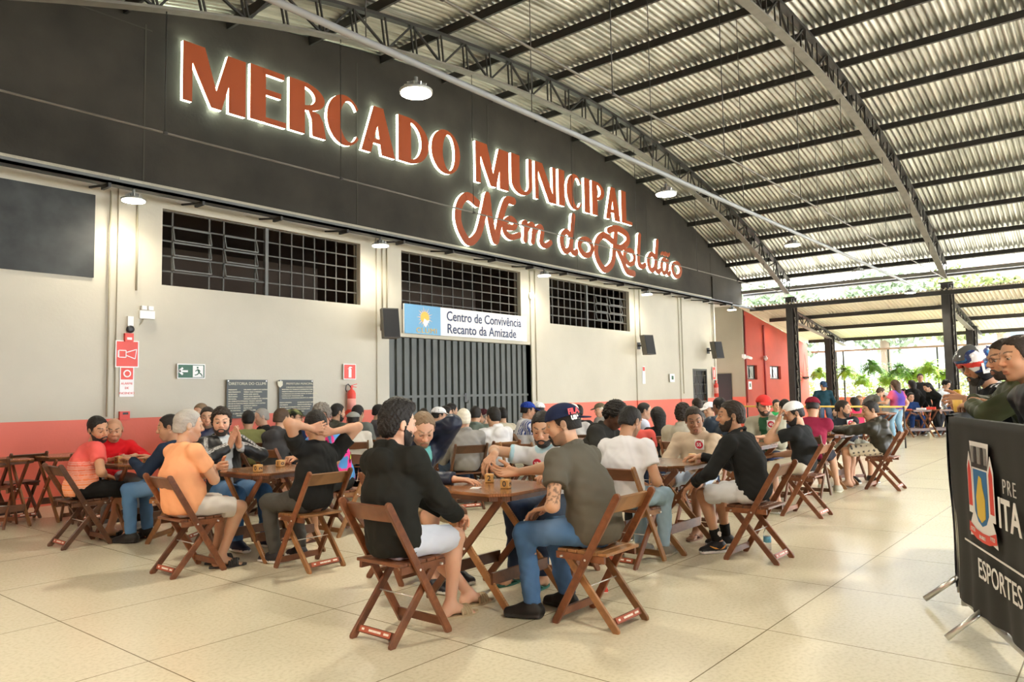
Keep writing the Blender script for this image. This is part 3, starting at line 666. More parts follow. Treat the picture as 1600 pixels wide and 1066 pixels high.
text_mesh('lettering', 'Centro de Convivência', 0.29, s, on_sign(0.49, 0.42), M_navy, sx=0.93, bold=0.003)
text_mesh('lettering', 'Recanto da Amizade', 0.29, s, on_sign(0.40, 0.15), M_navy, sx=0.97, bold=0.003)
# ------------------------------------------------------------------ speakers on brackets
def speaker(x, y, z, label, sz=1.0):
    t = empty('wall_speaker', (x, y, z), R(-25), label=label, cat='speaker', group=None)
    MB().prism([(-0.13, 0.12), (0.13, 0.12), (0.16, -0.14), (-0.16, -0.14)], -0.29, 0.29, lambda u, v, w: (u*sz, v*sz+w*0.22, w*sz)).build('cabinet', M_speaker, t)
    MB().prism([(-0.15, -0.143), (0.15, -0.143), (0.15, -0.155), (-0.15, -0.155)], -0.27, 0.27, lambda u, v, w: (u*sz, v*sz+w*0.22, w*sz)).build('grille', M_black, t)
    MB().bar((0, 0.12, 0), (0, 0.42, 0.0), 0.05, 0.05).box((-0.05, 0.40, -0.1), (0.05, 0.43, 0.1)).build('bracket', M_black, t)
M_speaker = mat('grey_brown_cabinet', (0.13, 0.12, 0.10), 0.6)
speaker(9.55, 10.86, 2.76, 'grey-brown loudspeaker tilted down on the pilaster left of the club sign')
speaker(19.42, 10.86, 2.74, 'black loudspeaker on the pilaster right of the third barred window')
speaker(24.15, 10.86, 2.75, 'small black loudspeaker at the corner before the corridor')
# ------------------------------------------------------------------ small wall signs
def plate(name, x, z, w, h, label, cat, m=M_signred, border=None, y=WY-0.045):
    t = empty(name, (x, y, z), label=label, cat=cat)
    if border: MB().box((-w/2-0.015, -0.006, -h/2-0.015), (w/2+0.015, 0.004, h/2+0.015)).build('border', border, t)
    MB().box((-w/2, -0.009, -h/2), (w/2, 0.003, h/2)).build('panel', m, t); return t
PW = -0.012
t = plate('fire_siren_sign', 4.89, 2.06, 0.30, 0.36, 'square red fire siren sign on the left pilaster', 'sign', M_signred, M_signwhite)
m = MB().bar((-0.13, PW, 0.05), (-0.13, PW, -0.05), 0.004, 0.012, up=(1, 0, 0))
for (a, b) in (((-0.12, 0.05), (-0.02, 0.05)), ((-0.12, -0.05), (-0.02, -0.05)), ((-0.02, 0.05), (-0.02, -0.05)), ((-0.12, 0.05), (-0.12, -0.05)), ((-0.02, 0.02), (0.13, 0.07)), ((-0.02, -0.02), (0.11, -0.07)), ((0.13, 0.07), (0.11, -0.07))):
    m.bar((a[0], PW, a[1]), (b[0], PW, b[1]), 0.004, 0.012, up=(0.3, 0, 1))
m.build('siren_symbol', M_signwhite, t)
t = plate('fire_alarm_sign', 4.89, 1.66, 0.20, 0.44, 'white and red ALARME DE INCENDIO sign below the siren sign', 'sign', M_signwhite)
MB().box((-0.085, PW, 0.03), (0.085, PW+0.004, 0.20)).build('red_square', M_signred, t)
MB().lathe([(0.055, 0), (0.055, 0.004)], 20).build('ring', M_signwhite, t).matrix_local = Matrix.Translation((0, PW-0.002, 0.115)) @ Matrix.Rotation(PI/2, 4, 'X')
MB().lathe([(0.036, 0), (0.036, 0.004)], 20).build('disc', M_signred, t).matrix_local = Matrix.Translation((0, PW-0.005, 0.115)) @ Matrix.Rotation(PI/2, 4, 'X')
for s_, z in (('ALARME', -0.03), ('DE', -0.095), ('INCENDIO', -0.17)): text_mesh('lettering', s_, 0.045, t, on_sign(0, z, PW), M_signred, bold=0.0)
b1 = empty('alarm_call_point', (4.86, WY-0.04, 1.17), label='small red fire alarm call point at the top of the red dado', cat='alarm')
MB().box((-0.07, -0.04, -0.06), (0.07, 0, 0.06)).build('housing', M_signred, b1); MB().box((-0.03, -0.044, 0.015), (0.045, -0.04, 0.045)).build('window', M_black, b1)
b1 = empty('alarm_siren_box', (4.90, WY-0.04, 2.30), label='small red alarm siren with round black horn above the siren sign', cat='alarm')
MB().box((-0.06, -0.05, -0.06), (0.06, 0, 0.06)).build('housing', M_signred, b1); MB().box((-0.035, -0.054, -0.035), (0.035, -0.05, 0.0)).build('lens', M_signwhite, b1)
MB().lathe([(0.05, 0), (0.055, 0.04), (0.02, 0.045)], 16).build('horn', M_black, b1).matrix_local = Matrix.Translation((0.02, 0, 0.12)) @ Matrix.Rotation(PI/2, 4, 'X')
b1 = empty('junction_box', (4.92, WY-0.04, 2.54), label='white junction box at the end of the conduit above the alarm', cat='box')
MB().box((-0.04, -0.04, -0.07), (0.04, 0, 0.07)).build('housing', M_white, b1)
e = empty('emergency_light', (5.16, WY-0.02, 2.66), label='white emergency light with two small heads on the cream wall', cat='lamp')
MB().box((-0.11, -0.06, -0.07), (0.11, 0, 0.05)).build('housing', M_white, e)
for sx in (-0.05, 0.05): MB().box((sx-0.035, -0.07, 0.06), (sx+0.035, -0.02, 0.12)).build('lamp_head', M_white, e)
MB().tube([(4.92, WY-0.03, 2.47), (5.04, WY-0.03, 2.44), (5.10, WY-0.02, 2.52), (5.16, WY-0.02, 2.66)], 0.006, 5).build('cable', M_cond, label='short cream cable looping to the emergency light', cat='cable')
t = plate('exit_sign', 5.86, 1.82, 0.42, 0.20, 'green emergency exit sign with running figure and left arrow', 'sign', M_signgreen, M_signwhite)
m = MB().bar((-0.20, PW, 0), (-0.06, PW, 0), 0.004, 0.03); m.bar((-0.20, PW, 0), (-0.14, PW, 0.05), 0.004, 0.03); m.bar((-0.20, PW, 0), (-0.14, PW, -0.05), 0.004, 0.03)
m.box((0.02, PW, -0.09), (0.19, PW+0.004, 0.09)); m.build('arrow_and_door', M_signwhite, t)
m = MB()
for a, b, w in (((0.10, 0.03), (0.12, -0.02), .022), ((0.12, -0.02), (0.16, -0.05), .016), ((0.16, -0.05), (0.17, -0.08), .014), ((0.12, -0.02), (0.09, -0.05), .016), ((0.09, -0.05), (0.05, -0.06), .014), ((0.10, 0.03), (0.14, 0.0), .012), ((0.10, 0.03), (0.06, 0.0), .012)):
    m.bar((a[0], PW-0.003, a[1]), (b[0], PW-0.003, b[1]), 0.004, w)
m.lathe([(0.016, 0), (0.016, 0.003)], 10, c=(0, 0, 0)) if False else m.box((0.083, PW-0.005, 0.045), (0.107, PW-0.001, 0.07))
m.build('running_figure', M_signgreen, t)
def plaque(name, x, z, w, h, lines, title, label):
    t = plate(name, x, z, w, h, label, 'plaque', M_plaque); t.scale = (0.82, 1, 0.78)
    text_mesh('heading', title[0], title[1], t, on_sign(title[2], h/2-0.085, PW), M_brass, sx=title[3])
    for (s_, xx, zz, sz) in lines: text_mesh('lettering', s_, sz, t, on_sign(xx, zz, PW), M_brass, align='LEFT', bold=0.0008)
    m = MB()
    for sx in (-1, 1): m.box((sx*(w/2-0.03)-0.014, PW-0.004, h/2-0.04), (sx*(w/2-0.03)+0.014, PW, h/2-0.012))
    m.build('fixings', M_signwhite, t)
M_plaque = mat('slate_plaque', (0.065, 0.075, 0.075), 0.5); M_brass = mat('pale_gilt_letters', (0.72, 0.68, 0.52), 0.5)
L1 = ['PRESIDENTE', 'VICE PRESIDENTE', 'SECRETARIO', 'TESOUREIRO', 'DIR SOCIAL', 'DIR ADMINISTRATIVO', 'DIR DE PATRIMONIO', 'DIR DE EVENTOS', 'DIR DE ESPORTES', 'PROG CULTURAL']
L2 = ['ORLANDO CAMPOS DE CASTRO', 'TERESA CELIA E FERREIRA', 'MARIA JOSE GARCIA', 'MARIA LIGIA ARANTES', 'GERALDO ROBERTO DE S MOURA', 'MARIA TEIXEIRA MENDES', 'MARIA HELENA N DE CASTRO', 'LINDOLFO GREGO', 'ZILETE DIAS', 'JOSE VIEIRA LIMA']
lines = []
for k in range(10):
    z = 0.19-0.048*k; lines += [(L1[k], -0.42, z, 0.034), (L2[k], -0.09, z, 0.036)]
lines += [('O LEMA DO CLUBE DA MELHOR IDADE E', -0.32, -0.305, 0.037), ('ENVELHECER COM DIGNIDADE', -0.24, -0.35, 0.037)]
plaque('club_plaque', 6.82, 1.38, 0.90, 0.80, lines, ('DIRETORIA DO CLUMI', 0.082, 0, 1.0), 'black plaque with pale letters headed DIRETORIA DO CLUMI')
L3 = ['COM RECURSO ADQUIRIDO E CONVENIO DO', 'MINISTERIO DO TRABALHO COOPERATIVO PARA', 'DESENVOLVIMENTO DE POLITICAS PUBLICAS NA', 'VALORIZACAO DA CULTURA SOCIAL DE NOSSA CIDADE', 'E POPULACAO TRADICIONAL ATE', '"CENTRO DE CONVIVENCIA RECANTO DA AMIZADE"']
lines = [(s_, -0.36+(0.1 if k == 0 else 0), 0.235-0.047*k, 0.034) for k, s_ in enumerate(L3)]
for k, (a, b) in enumerate((('PREFEITO MUNICIPAL', 'DR MANOEL DA MATA NETO'), ('VICE PREFEITO', 'GERSON SOARES MELLO'), ('SEC DE OBRAS E PLANEJAMENTO', 'LUIZ CARLOS MORAES'), ('CHEFE DE GABINETE', 'JOSE AUGUSTO SILVA'), ('COORDENADOR', 'A S PEREIRA'))):
    lines += [(a, -0.41, -0.10-0.05*k, 0.03), (b, 0.02, -0.10-0.05*k, 0.032)]
plaque('city_plaque', 7.76, 1.38, 0.84, 0.80, lines, ('PREFEITURA MUNICIPAL', 0.062, 0.08, 1.0), 'black plaque with pale letters headed PREFEITURA MUNICIPAL')
MB().prism([(-0.05, 0.05), (0.05, 0.05), (0.05, -0.02), (0, -0.06), (-0.05, -0.02)][::-1], 0, 0.003, lambda u, v, w: (7.43+u, WY-0.058-w, 1.62+v)).build('plaque_crest', M_brass, label='small pale shield emblem at the top left of the city plaque', cat='emblem')
t = plate('extinguisher_sign', 8.92, 1.85, 0.26, 0.26, 'red square fire extinguisher sign above the extinguisher', 'sign', M_signred, M_signwhite)
m = MB().box((-0.03, PW, -0.11), (0.035, PW+0.004, 0.05)); m.box((-0.012, PW, 0.05), (0.018, PW+0.004, 0.08)); m.bar((0.0, PW, 0.09), (0.05, PW, 0.075), 0.004, 0.014); m.bar((0.0, PW, 0.09), (-0.045, PW, 0.05), 0.004, 0.012); m.build('symbol', M_signwhite, t)
def extinguisher(x, y, z, label, s=1.0):
    t = empty('fire_extinguisher', (x, y, z), label=label, cat='fire extinguisher')
    MB().lathe([(0.065, 0), (0.078, 0.01), (0.078, 0.42), (0.06, 0.47), (0.025, 0.50), (0.02, 0.53)], 18).build('cylinder', M_signred, t)
    MB().lathe([(0.0795, 0.13), (0.0795, 0.33)], 18).build('label_band', M_extl, t)
    MB().box((-0.02, -0.02, 0.53), (0.02, 0.02, 0.57)).bar((0, 0, 0.57), (0.11, -0.02, 0.60), 0.02, 0.012).bar((0, 0, 0.55), (0.10, -0.02, 0.54), 0.02, 0.012).build('valve_lever', M_signred, t)
    MB().tube([(-0.02, 0, 0.55), (-0.08, 0, 0.60), (-0.13, -0.01, 0.57), (-0.15, -0.02, 0.50), (-0.13, -0.02, 0.46)], 0.011, 7).build('hose', M_black, t)
M_extl = mat('extinguisher_label', (0.80, 0.35, 0.30), 0.5)
extinguisher(8.92, WY-0.10, 1.02, 'red fire extinguisher hung on the cream wall left of the gate')
extinguisher(24.72, WY-0.12, 1.15, 'small red fire extinguisher at the corner by the dark corridor door')
t = plate('small_exit_sign', 21.65, 1.80, 0.32, 0.26, 'small white and green exit sign between the speaker and the grille door', 'sign', M_signwhite); MB().box((-0.05, PW, -0.05), (0.08, PW+0.003, 0.07)).build('figure', M_signgreen, t)
t = plate('tall_alarm_sign', 19.86, 1.88, 0.16, 0.52, 'tall narrow white and red alarm sign below the right loudspeaker', 'sign', M_signwhite); MB().box((-0.06, PW, 0.12), (0.06, PW+0.003, 0.24)).build('red_square', M_signred, t)
t = plate('corner_extinguisher_sign', 24.75, 1.98, 0.2, 0.42, 'narrow red and white sign at the wall corner', 'sign', M_signred, M_signwhite); MB().box((-0.03, PW, -0.14), (0.03, PW+0.003, 0.12)).build('symbol', M_signwhite, t)
t = plate('switch_plate', 27.95, 1.55, 0.3, 0.30, 'small white plate on the red wall below the first tilting window', 'plate', M_signwhite, y=WY-0.03); MB().box((-0.06, PW, -0.06), (0.06, PW+0.003, 0.08)).build('figure', M_signgreen, t)
MB().lathe([(0.10, 0), (0.10, 0.03)], 20).build('round_wall_cover', M_signwhite, label='round white cover high on the wall right of the gate window', cat='cover').matrix_world = Matrix.Translation((14.5, WY-0.03, 3.78)) @ Matrix.Rotation(PI/2, 4, 'X')
for (x, y, z, nm) in ((27.4, 11.2, 2.62, 'pair of white security cameras on the corner of the red wall'), (29.5, 11.2, 2.62, 'small white security camera on the red wall pipe')):
    c = empty('security_camera', (x, y, z), label=nm, cat='camera')
    MB().box((-0.05, -0.02, -0.03), (0.05, 0.10, 0.10)).build('bracket', M_white, c)
    for s_ in ((-1, 1) if x < 29 else (-1,)):
        m = MB().tube([(0, -0.02, 0), (s_*0.12, -0.05, 0.02)], 0.015, 6); m.tube([(s_*0.08, -0.05, 0.0), (s_*0.32, -0.12, -0.05)], 0.055, 10); m.build('camera_body', M_white, c)
# ------------------------------------------------------------------ folding wooden furniture
W_chair = wood('reddish_brown_wood', (0.060, 0.018, 0.008), (0.27, 0.100, 0.040))
W_light = wood('golden_brown_wood', (0.115, 0.050, 0.018), (0.38, 0.185, 0.068))
W_dark = wood('dark_brown_wood', (0.032, 0.012, 0.006), (0.135, 0.056, 0.024))
W_table = wood('varnished_table_wood', (0.085, 0.032, 0.013), (0.33, 0.145, 0.058), 0.22)
M_sticker = mat('red_brown_sticker', (0.42, 0.10, 0.05), 0.5); M_stickw = mat('sticker_print', (0.85, 0.78, 0.70), 0.6)
M_bolt = mat('zinc_bolt', (0.8, 0.8, 0.78), 0.3, metal=0.8)
def make_chair(variant=0):
    """seat centre over the origin, sitter looks to +x"""
    wa, wb = ((W_chair, W_chair), (W_chair, W_light), (W_dark, W_dark), (W_light, W_chair))[variant]
    t = empty('folding_chair')
    def leg(p, q, mt, w=0.022, th=0.045):
        bevel(MB().bar(p, q, w, th, up=(1, 0, 0.6), round_=True).build('leg', mt, t), 0.003)
    T, B = (-0.245, 0.775), (0.205, 0.012)
    for s in (-1, 1):
        leg((T[0], s*0.20, T[1]), (B[0], s*0.20, B[1]), wa)
        leg((0.14, s*0.165, 0.405), (-0.195, s*0.165, 0.012), wb)
    m = MB()    # slightly curved back board
    n = 6
    for k in range(n):
        y0, y1 = -0.188+0.376*k/n, -0.188+0.376*(k+1)/n
        c = lambda y: -0.225-0.012*(1-(y/0.19)**2)
        m.add([(c(y0), y0, 0.765), (c(y1), y1, 0.765), (c(y1)+0.05, y1, 0.675), (c(y0)+0.05, y0, 0.675), (c(y0)+0.016, y0, 0.772), (c(y1)+0.016, y1, 0.772), (c(y1)+0.066, y1, 0.682), (c(y0)+0.066, y0, 0.682)],
              [(0, 3, 2, 1), (4, 5, 6, 7), (0, 1, 5, 4), (3, 7, 6, 2)]+([(0, 4, 7, 3)] if k == 0 else [])+([(1, 2, 6, 5)] if k == n-1 else []))
    m.build('backrest', wb, t)
    m = MB()
    for k in range(5):
        x0 = -0.155+k*0.071; m.box((x0, -0.185, 0.425), (x0+0.063, 0.185, 0.443))
    bevel(m.build('seat', wb if variant != 2 else W_dark, t), 0.003)
    for s in (-1, 1): MB().bar((-0.135, s*0.172, 0.403), (0.205, s*0.172, 0.403), 0.020, 0.040).build('seat_rail', wa, t)
    MB().bar((0.175, -0.19, 0.065), (0.175, 0.19, 0.065), 0.018, 0.045).build('front_stretcher', wa, t)
    st = MB().bar((-0.165, -0.155, 0.052), (-0.165, 0.155, 0.052), 0.016, 0.042, up=(0.5, 0, 1)).build('rear_stretcher', wa, t)
    m = MB(); m.bar((-0.176, -0.13, 0.058), (-0.176, 0.13, 0.058), 0.002, 0.032, up=(0.5, 0, 1), mi=0)
    for y0, y1 in ((-0.115, -0.075), (-0.05, -0.02), (-0.017, 0.015), (0.018, 0.05), (0.09, 0.11)): m.bar((-0.178, y0, 0.059), (-0.178, y1, 0.059), 0.002, 0.012, up=(0.5, 0, 1), mi=1)
    m.build('sticker', [M_sticker, M_stickw], st)
    for s in (-1, 1):
        for (x, z) in ((-0.022, 0.398), (0.15, 0.402)): MB().tube([(x, s*0.195, z), (x, s*0.214, z)], 0.007, 8).build('bolt', M_bolt, t)
    MB().tube([(-0.005, -0.165, 0.235), (-0.005, 0.165, 0.235)], 0.004, 6).build('cross_rod', M_bolt, t)
    return t
CH_PROTO = [make_chair(v) for v in range(4)]
_cu = [0, 0, 0, 0]
def chair(x, y, deg, label, v=0, group=None):
    if _cu[v] == 0: c = CH_PROTO[v]
    else: c = copy_tree(CH_PROTO[v])
    _cu[v] += 1
    c.location = (x, y, 0); c.rotation_euler = (0, 0, R(deg)); c['label'] = label; c['category'] = 'chair'; c['group'] = group or 'folding wooden chairs around the game tables'
    return c
def make_table(sx=0.72, sy=0.72, cut=0.10):
    t = empty('folding_table'); hx, hy = sx/2, sy/2
    oc = [(-hx+cut, -hy), (hx-cut, -hy), (hx, -hy+cut), (hx, hy-cut), (hx-cut, hy), (-hx+cut, hy), (-hx, hy-cut), (-hx, -hy+cut)]
    bevel(MB().prism(oc, 0.725, 0.745).build('tabletop', W_table, t), 0.004)
    m = MB(); e = 0.012
    for i in range(8):
        a, b = oc[i], oc[(i+1) % 8]; m.bar((a[0]*0.96, a[1]*0.96, 0.712), (b[0]*0.96, b[1]*0.96, 0.712), 0.022, 0.03)
    m.build('apron', W_dark, t)
    for s in (-1, 1):
        x = s*(hx-0.07)
        for d, mt in ((1, W_light), (-1, W_chair)):
            bevel(MB().bar((x+d*0.012, d*(hy-0.06), 0.70), (x+d*0.012, -d*(hy-0.02), 0.015), 0.022, 0.05, up=(0, 1, 0.3), round_=True).build('leg', mt, t), 0.003)
        m = MB().tube([(x-0.03, 0, 0.37), (x+0.03, 0, 0.37)], 0.008, 8); m.build('bolt', M_bolt, t)
    for s in (-1, 1): MB().bar((-hx+0.07, s*0.215, 0.20), (hx-0.07, s*0.215, 0.20), 0.02, 0.075).build('stretcher', W_dark, t)
    return t
TB_PROTO = make_table(); _tb = [0]
def table(x, y, deg, label, group='folding game tables'):
    c = TB_PROTO if _tb[0] == 0 else copy_tree(TB_PROTO); _tb[0] += 1
    c.location = (x, y, 0); c.rotation_euler = (0, 0, R(deg)); c['label'] = label; c['category'] = 'table'; c['group'] = group; return c
M_die = mat('honey_wood_block', (0.62, 0.36, 0.12), 0.4)
def die(x, y, deg, label, a='2', b='0', z=0.745, s=0.062):
    t = empty('number_block', (x, y, z), R(deg), label=label, cat='block', group='wooden number blocks on the tables')
    bevel(MB().box((-s/2, -s/2, 0), (s/2, s/2, s)).build('block', M_die, t), 0.008, 3)
    text_mesh('numeral', a, 0.052, t, frame((0, -s/2-0.0006, s/2), (0, 0, 1), (-1, 0, 0), (0, -1, 0)), M_ink, bold=0.0008)
    text_mesh('numeral', b, 0.052, t, frame((-s/2-0.0006, 0, s/2), (0, -1, 0), (0, 0, 1), (-1, 0, 0)), M_ink, bold=0.0008)
# ------------------------------------------------------------------ people: smooth distance-field figures
nrm = lambda v: v/max(1e-9, float(np.linalg.norm(v)))
A3 = lambda *v: np.array(v, float)
class Grid:
    def __init__(s, lo, hi, h):
        s.h = h; s.lo = np.array(lo, float); n = np.ceil((np.array(hi)-s.lo)/h).astype(int)+1
        s.D = np.full(n, 0.25, np.float32); s.ax = [(s.lo[i]+h*np.arange(n[i])).astype(np.float32) for i in range(3)]
    def sub(s, lo, hi):
        sl = []
        for i in range(3):
            a = int(np.floor((lo[i]-s.lo[i])/s.h)); b = int(np.ceil((hi[i]-s.lo[i])/s.h))+1
            a = max(0, a); b = min(s.D.shape[i], b)
            if b <= a: return None
            sl.append(slice(a, b))
        X = s.ax[0][sl[0]][:, None, None]; Y = s.ax[1][sl[1]][None, :, None]; Z = s.ax[2][sl[2]][None, None, :]
        return tuple(sl), X, Y, Z
    def comb(s, sl, d, k, op):
        a = s.D[sl]
        if op == 'u':
            if k > 0: h = np.maximum(k-np.abs(a-d), 0)/k; s.D[sl] = np.minimum(a, d)-h*h*(k*0.25)
            else: s.D[sl] = np.minimum(a, d)
        elif op == 's':
            h = np.maximum(k-np.abs(a+d), 0)/k; s.D[sl] = np.maximum(a, -d)+h*h*(k*0.25)
    def seg(s, a, b, ra, rb=None, k=0.03, u=None, sc=1.0, op='u'):
        a = np.array(a, float); b = np.array(b, float); rb = ra if rb is None else rb
        pad = max(ra, rb)*sc+k+3*s.h
        g = s.sub(np.minimum(a, b)-pad, np.maximum(a, b)+pad)
        if g is None: return
        sl, X, Y, Z = g; px, py, pz = X-a[0], Y-a[1], Z-a[2]
        if u is not None and sc != 1.0:
            u = nrm(np.array(u, float)); q = 1-1/sc; c = px*u[0]+py*u[1]+pz*u[2]
            px = px-u[0]*c*q; py = py-u[1]*c*q; pz = pz-u[2]*c*q
        ba = b-a; bb = float(ba@ba)+1e-9
        t = np.clip((px*ba[0]+py*ba[1]+pz*ba[2])/bb, 0, 1)
        d = np.sqrt((px-ba[0]*t)**2+(py-ba[1]*t)**2+(pz-ba[2]*t)**2)-(ra+(rb-ra)*t)
        s.comb(sl, d.astype(np.float32), k, op)
    def ell(s, c, r, M=None, k=0.015, op='u'):
        """ellipsoid with axes = rows of M"""
        c = np.array(c, float); r = np.array(r, float); pad = r.max()+k+3*s.h
        g = s.sub(c-pad, c+pad)
        if g is None: return
        sl, X, Y, Z = g; px, py, pz = X-c[0], Y-c[1], Z-c[2]
        if M is not None: q = [px*M[i][0]+py*M[i][1]+pz*M[i][2] for i in range(3)]
        else: q = [px, py, pz]
        k0 = np.sqrt((q[0]/r[0])**2+(q[1]/r[1])**2+(q[2]/r[2])**2); k1 = np.sqrt((q[0]/r[0]**2)**2+(q[1]/r[1]**2)**2+(q[2]/r[2]**2)**2)+1e-6
        s.comb(sl, (k0*(k0-1)/k1).astype(np.float32), k, op)
    def cut(s, p, n, lo=None, hi=None):
        """remove everything on the side n points to"""
        g = s.sub(lo if lo is not None else s.lo, hi if hi is not None else s.lo+9)
        if g is None: return
        sl, X, Y, Z = g; n = nrm(np.array(n, float))
        s.D[sl] = np.maximum(s.D[sl], ((X-p[0])*n[0]+(Y-p[1])*n[1]+(Z-p[2])*n[2]).astype(np.float32))
    def like(s):
        t = Grid.__new__(Grid); t.h, t.lo, t.ax = s.h, s.lo, s.ax; t.D = np.full(s.D.shape, 0.25, np.float32); return t
    def merge(s, t, k=.02):
        idx = np.nonzero(t.D < .24); a, d = s.D[idx], t.D[idx]
        if k > 0: h = np.maximum(k-np.abs(a-d), 0)/k; s.D[idx] = np.minimum(a, d)-h*h*(k*0.25)
        else: s.D[idx] = np.minimum(a, d)
    def pts(s):
        return np.meshgrid(*s.ax, indexing='ij', sparse=True)
    def wrinkle(s, seed, amp, freq=1.0):
        idx = np.nonzero(np.abs(s.D) < 0.03)
        P = np.stack([s.ax[i][idx[i]] for i in range(3)], 1); rg = np.random.RandomState(seed); n = 0
        for q in range(5):
            d = nrm(rg.normal(size=3)); e = nrm(rg.normal(size=3)); w = (28+22*q)*freq
            n = n+np.sin((P@d)*w+2.5*np.sin((P@e)*w*0.45+rg.rand()*6)+rg.rand()*6)/(1+0.7*q)
        s.D[idx] += (amp*n*0.6).astype(np.float32)
    def mesh(s): return surfnet(s.D, s.lo, s.h)
_EDGES = [(0, 1), (2, 3), (4, 5), (6, 7), (0, 2), (1, 3), (4, 6), (5, 7), (0, 4), (1, 5), (2, 6), (3, 7)]
_CORN = np.array([(i & 1, (i >> 1) & 1, (i >> 2) & 1) for i in range(8)])
def surfnet(D, lo, h):
    I = D < 0
    c = np.zeros(tuple(n-1 for n in D.shape), np.int8); nx, ny, nz = c.shape
    for (a, b, d) in _CORN: c += I[a:a+nx, b:b+ny, d:d+nz]
    act = (c > 0) & (c < 8); ijk = np.argwhere(act)
    if len(ijk) == 0: return np.zeros((0, 3)), np.zeros((0, 4), int)
    val = np.stack([D[ijk[:, 0]+a, ijk[:, 1]+b, ijk[:, 2]+d] for (a, b, d) in _CORN], 1)
    acc = np.zeros((len(ijk), 3)); cnt = np.zeros(len(ijk))
    for (p, q) in _EDGES:
        vp, vq = val[:, p], val[:, q]; m = (vp < 0) != (vq < 0); t = np.where(m, vp/np.where(m, vp-vq, 1), 0)
        acc += m[:, None]*(_CORN[p]+(_CORN[q]-_CORN[p])*t[:, None]); cnt += m
    V = lo+(ijk+acc/cnt[:, None])*h
    idx = np.full(c.shape, -1, np.int64); idx[act] = np.arange(len(ijk))
    F = []
    for ax in range(3):
        sl0 = [slice(None)]*3; sl1 = [slice(None)]*3; sl0[ax] = slice(0, -1); sl1[ax] = slice(1, None)
        A, B = I[tuple(sl0)], I[tuple(sl1)]; e = np.argwhere(A != B); o = [i for i in range(3) if i != ax]
        ok = (e[:, o[0]] > 0) & (e[:, o[1]] > 0) & (e[:, o[0]] < c.shape[o[0]]) & (e[:, o[1]] < c.shape[o[1]]); e = e[ok]
        if len(e) == 0: continue
        def at(d0, d1):
            k = e.copy(); k[:, o[0]] += d0; k[:, o[1]] += d1; return idx[k[:, 0], k[:, 1], k[:, 2]]
        q = np.stack([at(-1, -1), at(0, -1), at(0, 0), at(-1, 0)], 1)
        flip = A[e[:, 0], e[:, 1], e[:, 2]]
        if ax == 1: flip = ~flip
        q[~flip] = q[~flip][:, ::-1]
        F.append(q)
    F = np.concatenate(F) if F else np.zeros((0, 4), int)
    F = F[(F >= 0).all(1)]
    return V, F
def uvsphere(c, r, n=10, m=8):
    V = [(0, 0, r)]; F = []
    for i in range(1, m):
        a = PI*i/m
        for k in range(n): V.append((r*math.sin(a)*math.cos(2*PI*k/n), r*math.sin(a)*math.sin(2*PI*k/n), r*math.cos(a)))
    V.append((0, 0, -r))
    for k in range(n):
        j = (k+1) % n; F.append((0, 0, 1+k, 1+j)); L = 1+(m-2)*n; F.append((len(V)-1, len(V)-1, L+j, L+k))
        for i in range(m-2): F.append((1+i*n+k, 1+(i+1)*n+k, 1+(i+1)*n+j, 1+i*n+j))
    return np.array(V)+c, np.array(F)
def np_obj(name, parts, mt, parent=None):
    """parts: list of (V, F(quads), colours) -> one mesh object"""
    Vs, Fs, Cs, k = [], [], [], 0
    for V, F, C in parts:
        if len(V) == 0: continue
        Vs.append(V); Fs.append(F+k); k += len(V)
        C = np.asarray(C, float)
        if C.ndim == 1: C = np.tile(C, (len(V), 1))
        Cs.append(C)
    if not Vs: return None
    V = np.concatenate(Vs); F = np.concatenate(Fs); C = np.concatenate(Cs)
    tri = F[:, 0] == F[:, 1]
    lens = np.where(tri, 3, 4); flat = []
    if tri.any():
        flat = np.concatenate([f[1:] if t else f for f, t in zip(F, tri)])
    else: flat = F.ravel()
    me = bpy.data.meshes.new(name); me.vertices.add(len(V)); me.vertices.foreach_set('co', V.astype(np.float32).ravel())
    me.loops.add(len(flat)); me.loops.foreach_set('vertex_index', flat.astype(np.int32)); me.polygons.add(len(F))
    me.polygons.foreach_set('loop_start', np.concatenate([[0], np.cumsum(lens)[:-1]]).astype(np.int32)); me.polygons.foreach_set('use_smooth', np.ones(len(F), bool))
    a = me.color_attributes.new('Col', 'FLOAT_COLOR', 'POINT'); a.data.foreach_set('color', np.concatenate([C, np.ones((len(C), 1))], 1).astype(np.float32).ravel())
    me.materials.append(mt); me.update(calc_edges=True); me.validate()
    return link(name, me, parent)
M_skin = vmat('skin', 0.5, 0.35, sss=0.12); M_cloth = vmat('cloth', 0.85, 0.15, bump=0.25, bscale=350, sheen=0.0)
M_hair = vmat('hair', 0.55, 0.3, bump=0.9, bscale=160); M_shoe = vmat('shoe_leather', 0.5, 0.3); M_smooth = vmat('smooth_fabric', 0.45, 0.4)
M_shell = vmat('helmet_shell', 0.2, 0.6)
def ik(S, T, l1, l2, pole):
    S = np.array(S, float); T = np.array(T, float); d = T-S; L = np.linalg.norm(d); mx = (l1+l2)*0.995
    if L > mx: T = S+d*(mx/L); d = T-S; L = mx
    if L < abs(l1-l2)+0.04: L = abs(l1-l2)+0.04
    n = nrm(d); a = (l1*l1-l2*l2+L*L)/(2*L); h = math.sqrt(max(0, l1*l1-a*a)); p = np.array(pole, float); p = p-n*(p@n)
    return S+n*a+nrm(p)*h, T
HAIR = dict(black=(0.012, 0.010, 0.009), dark=(0.025, 0.017, 0.012), brown=(0.07, 0.042, 0.025), grey=(0.38, 0.36, 0.33), white=(0.72, 0.68, 0.58), salt=(0.16, 0.145, 0.125), sandy=(0.22, 0.15, 0.09))
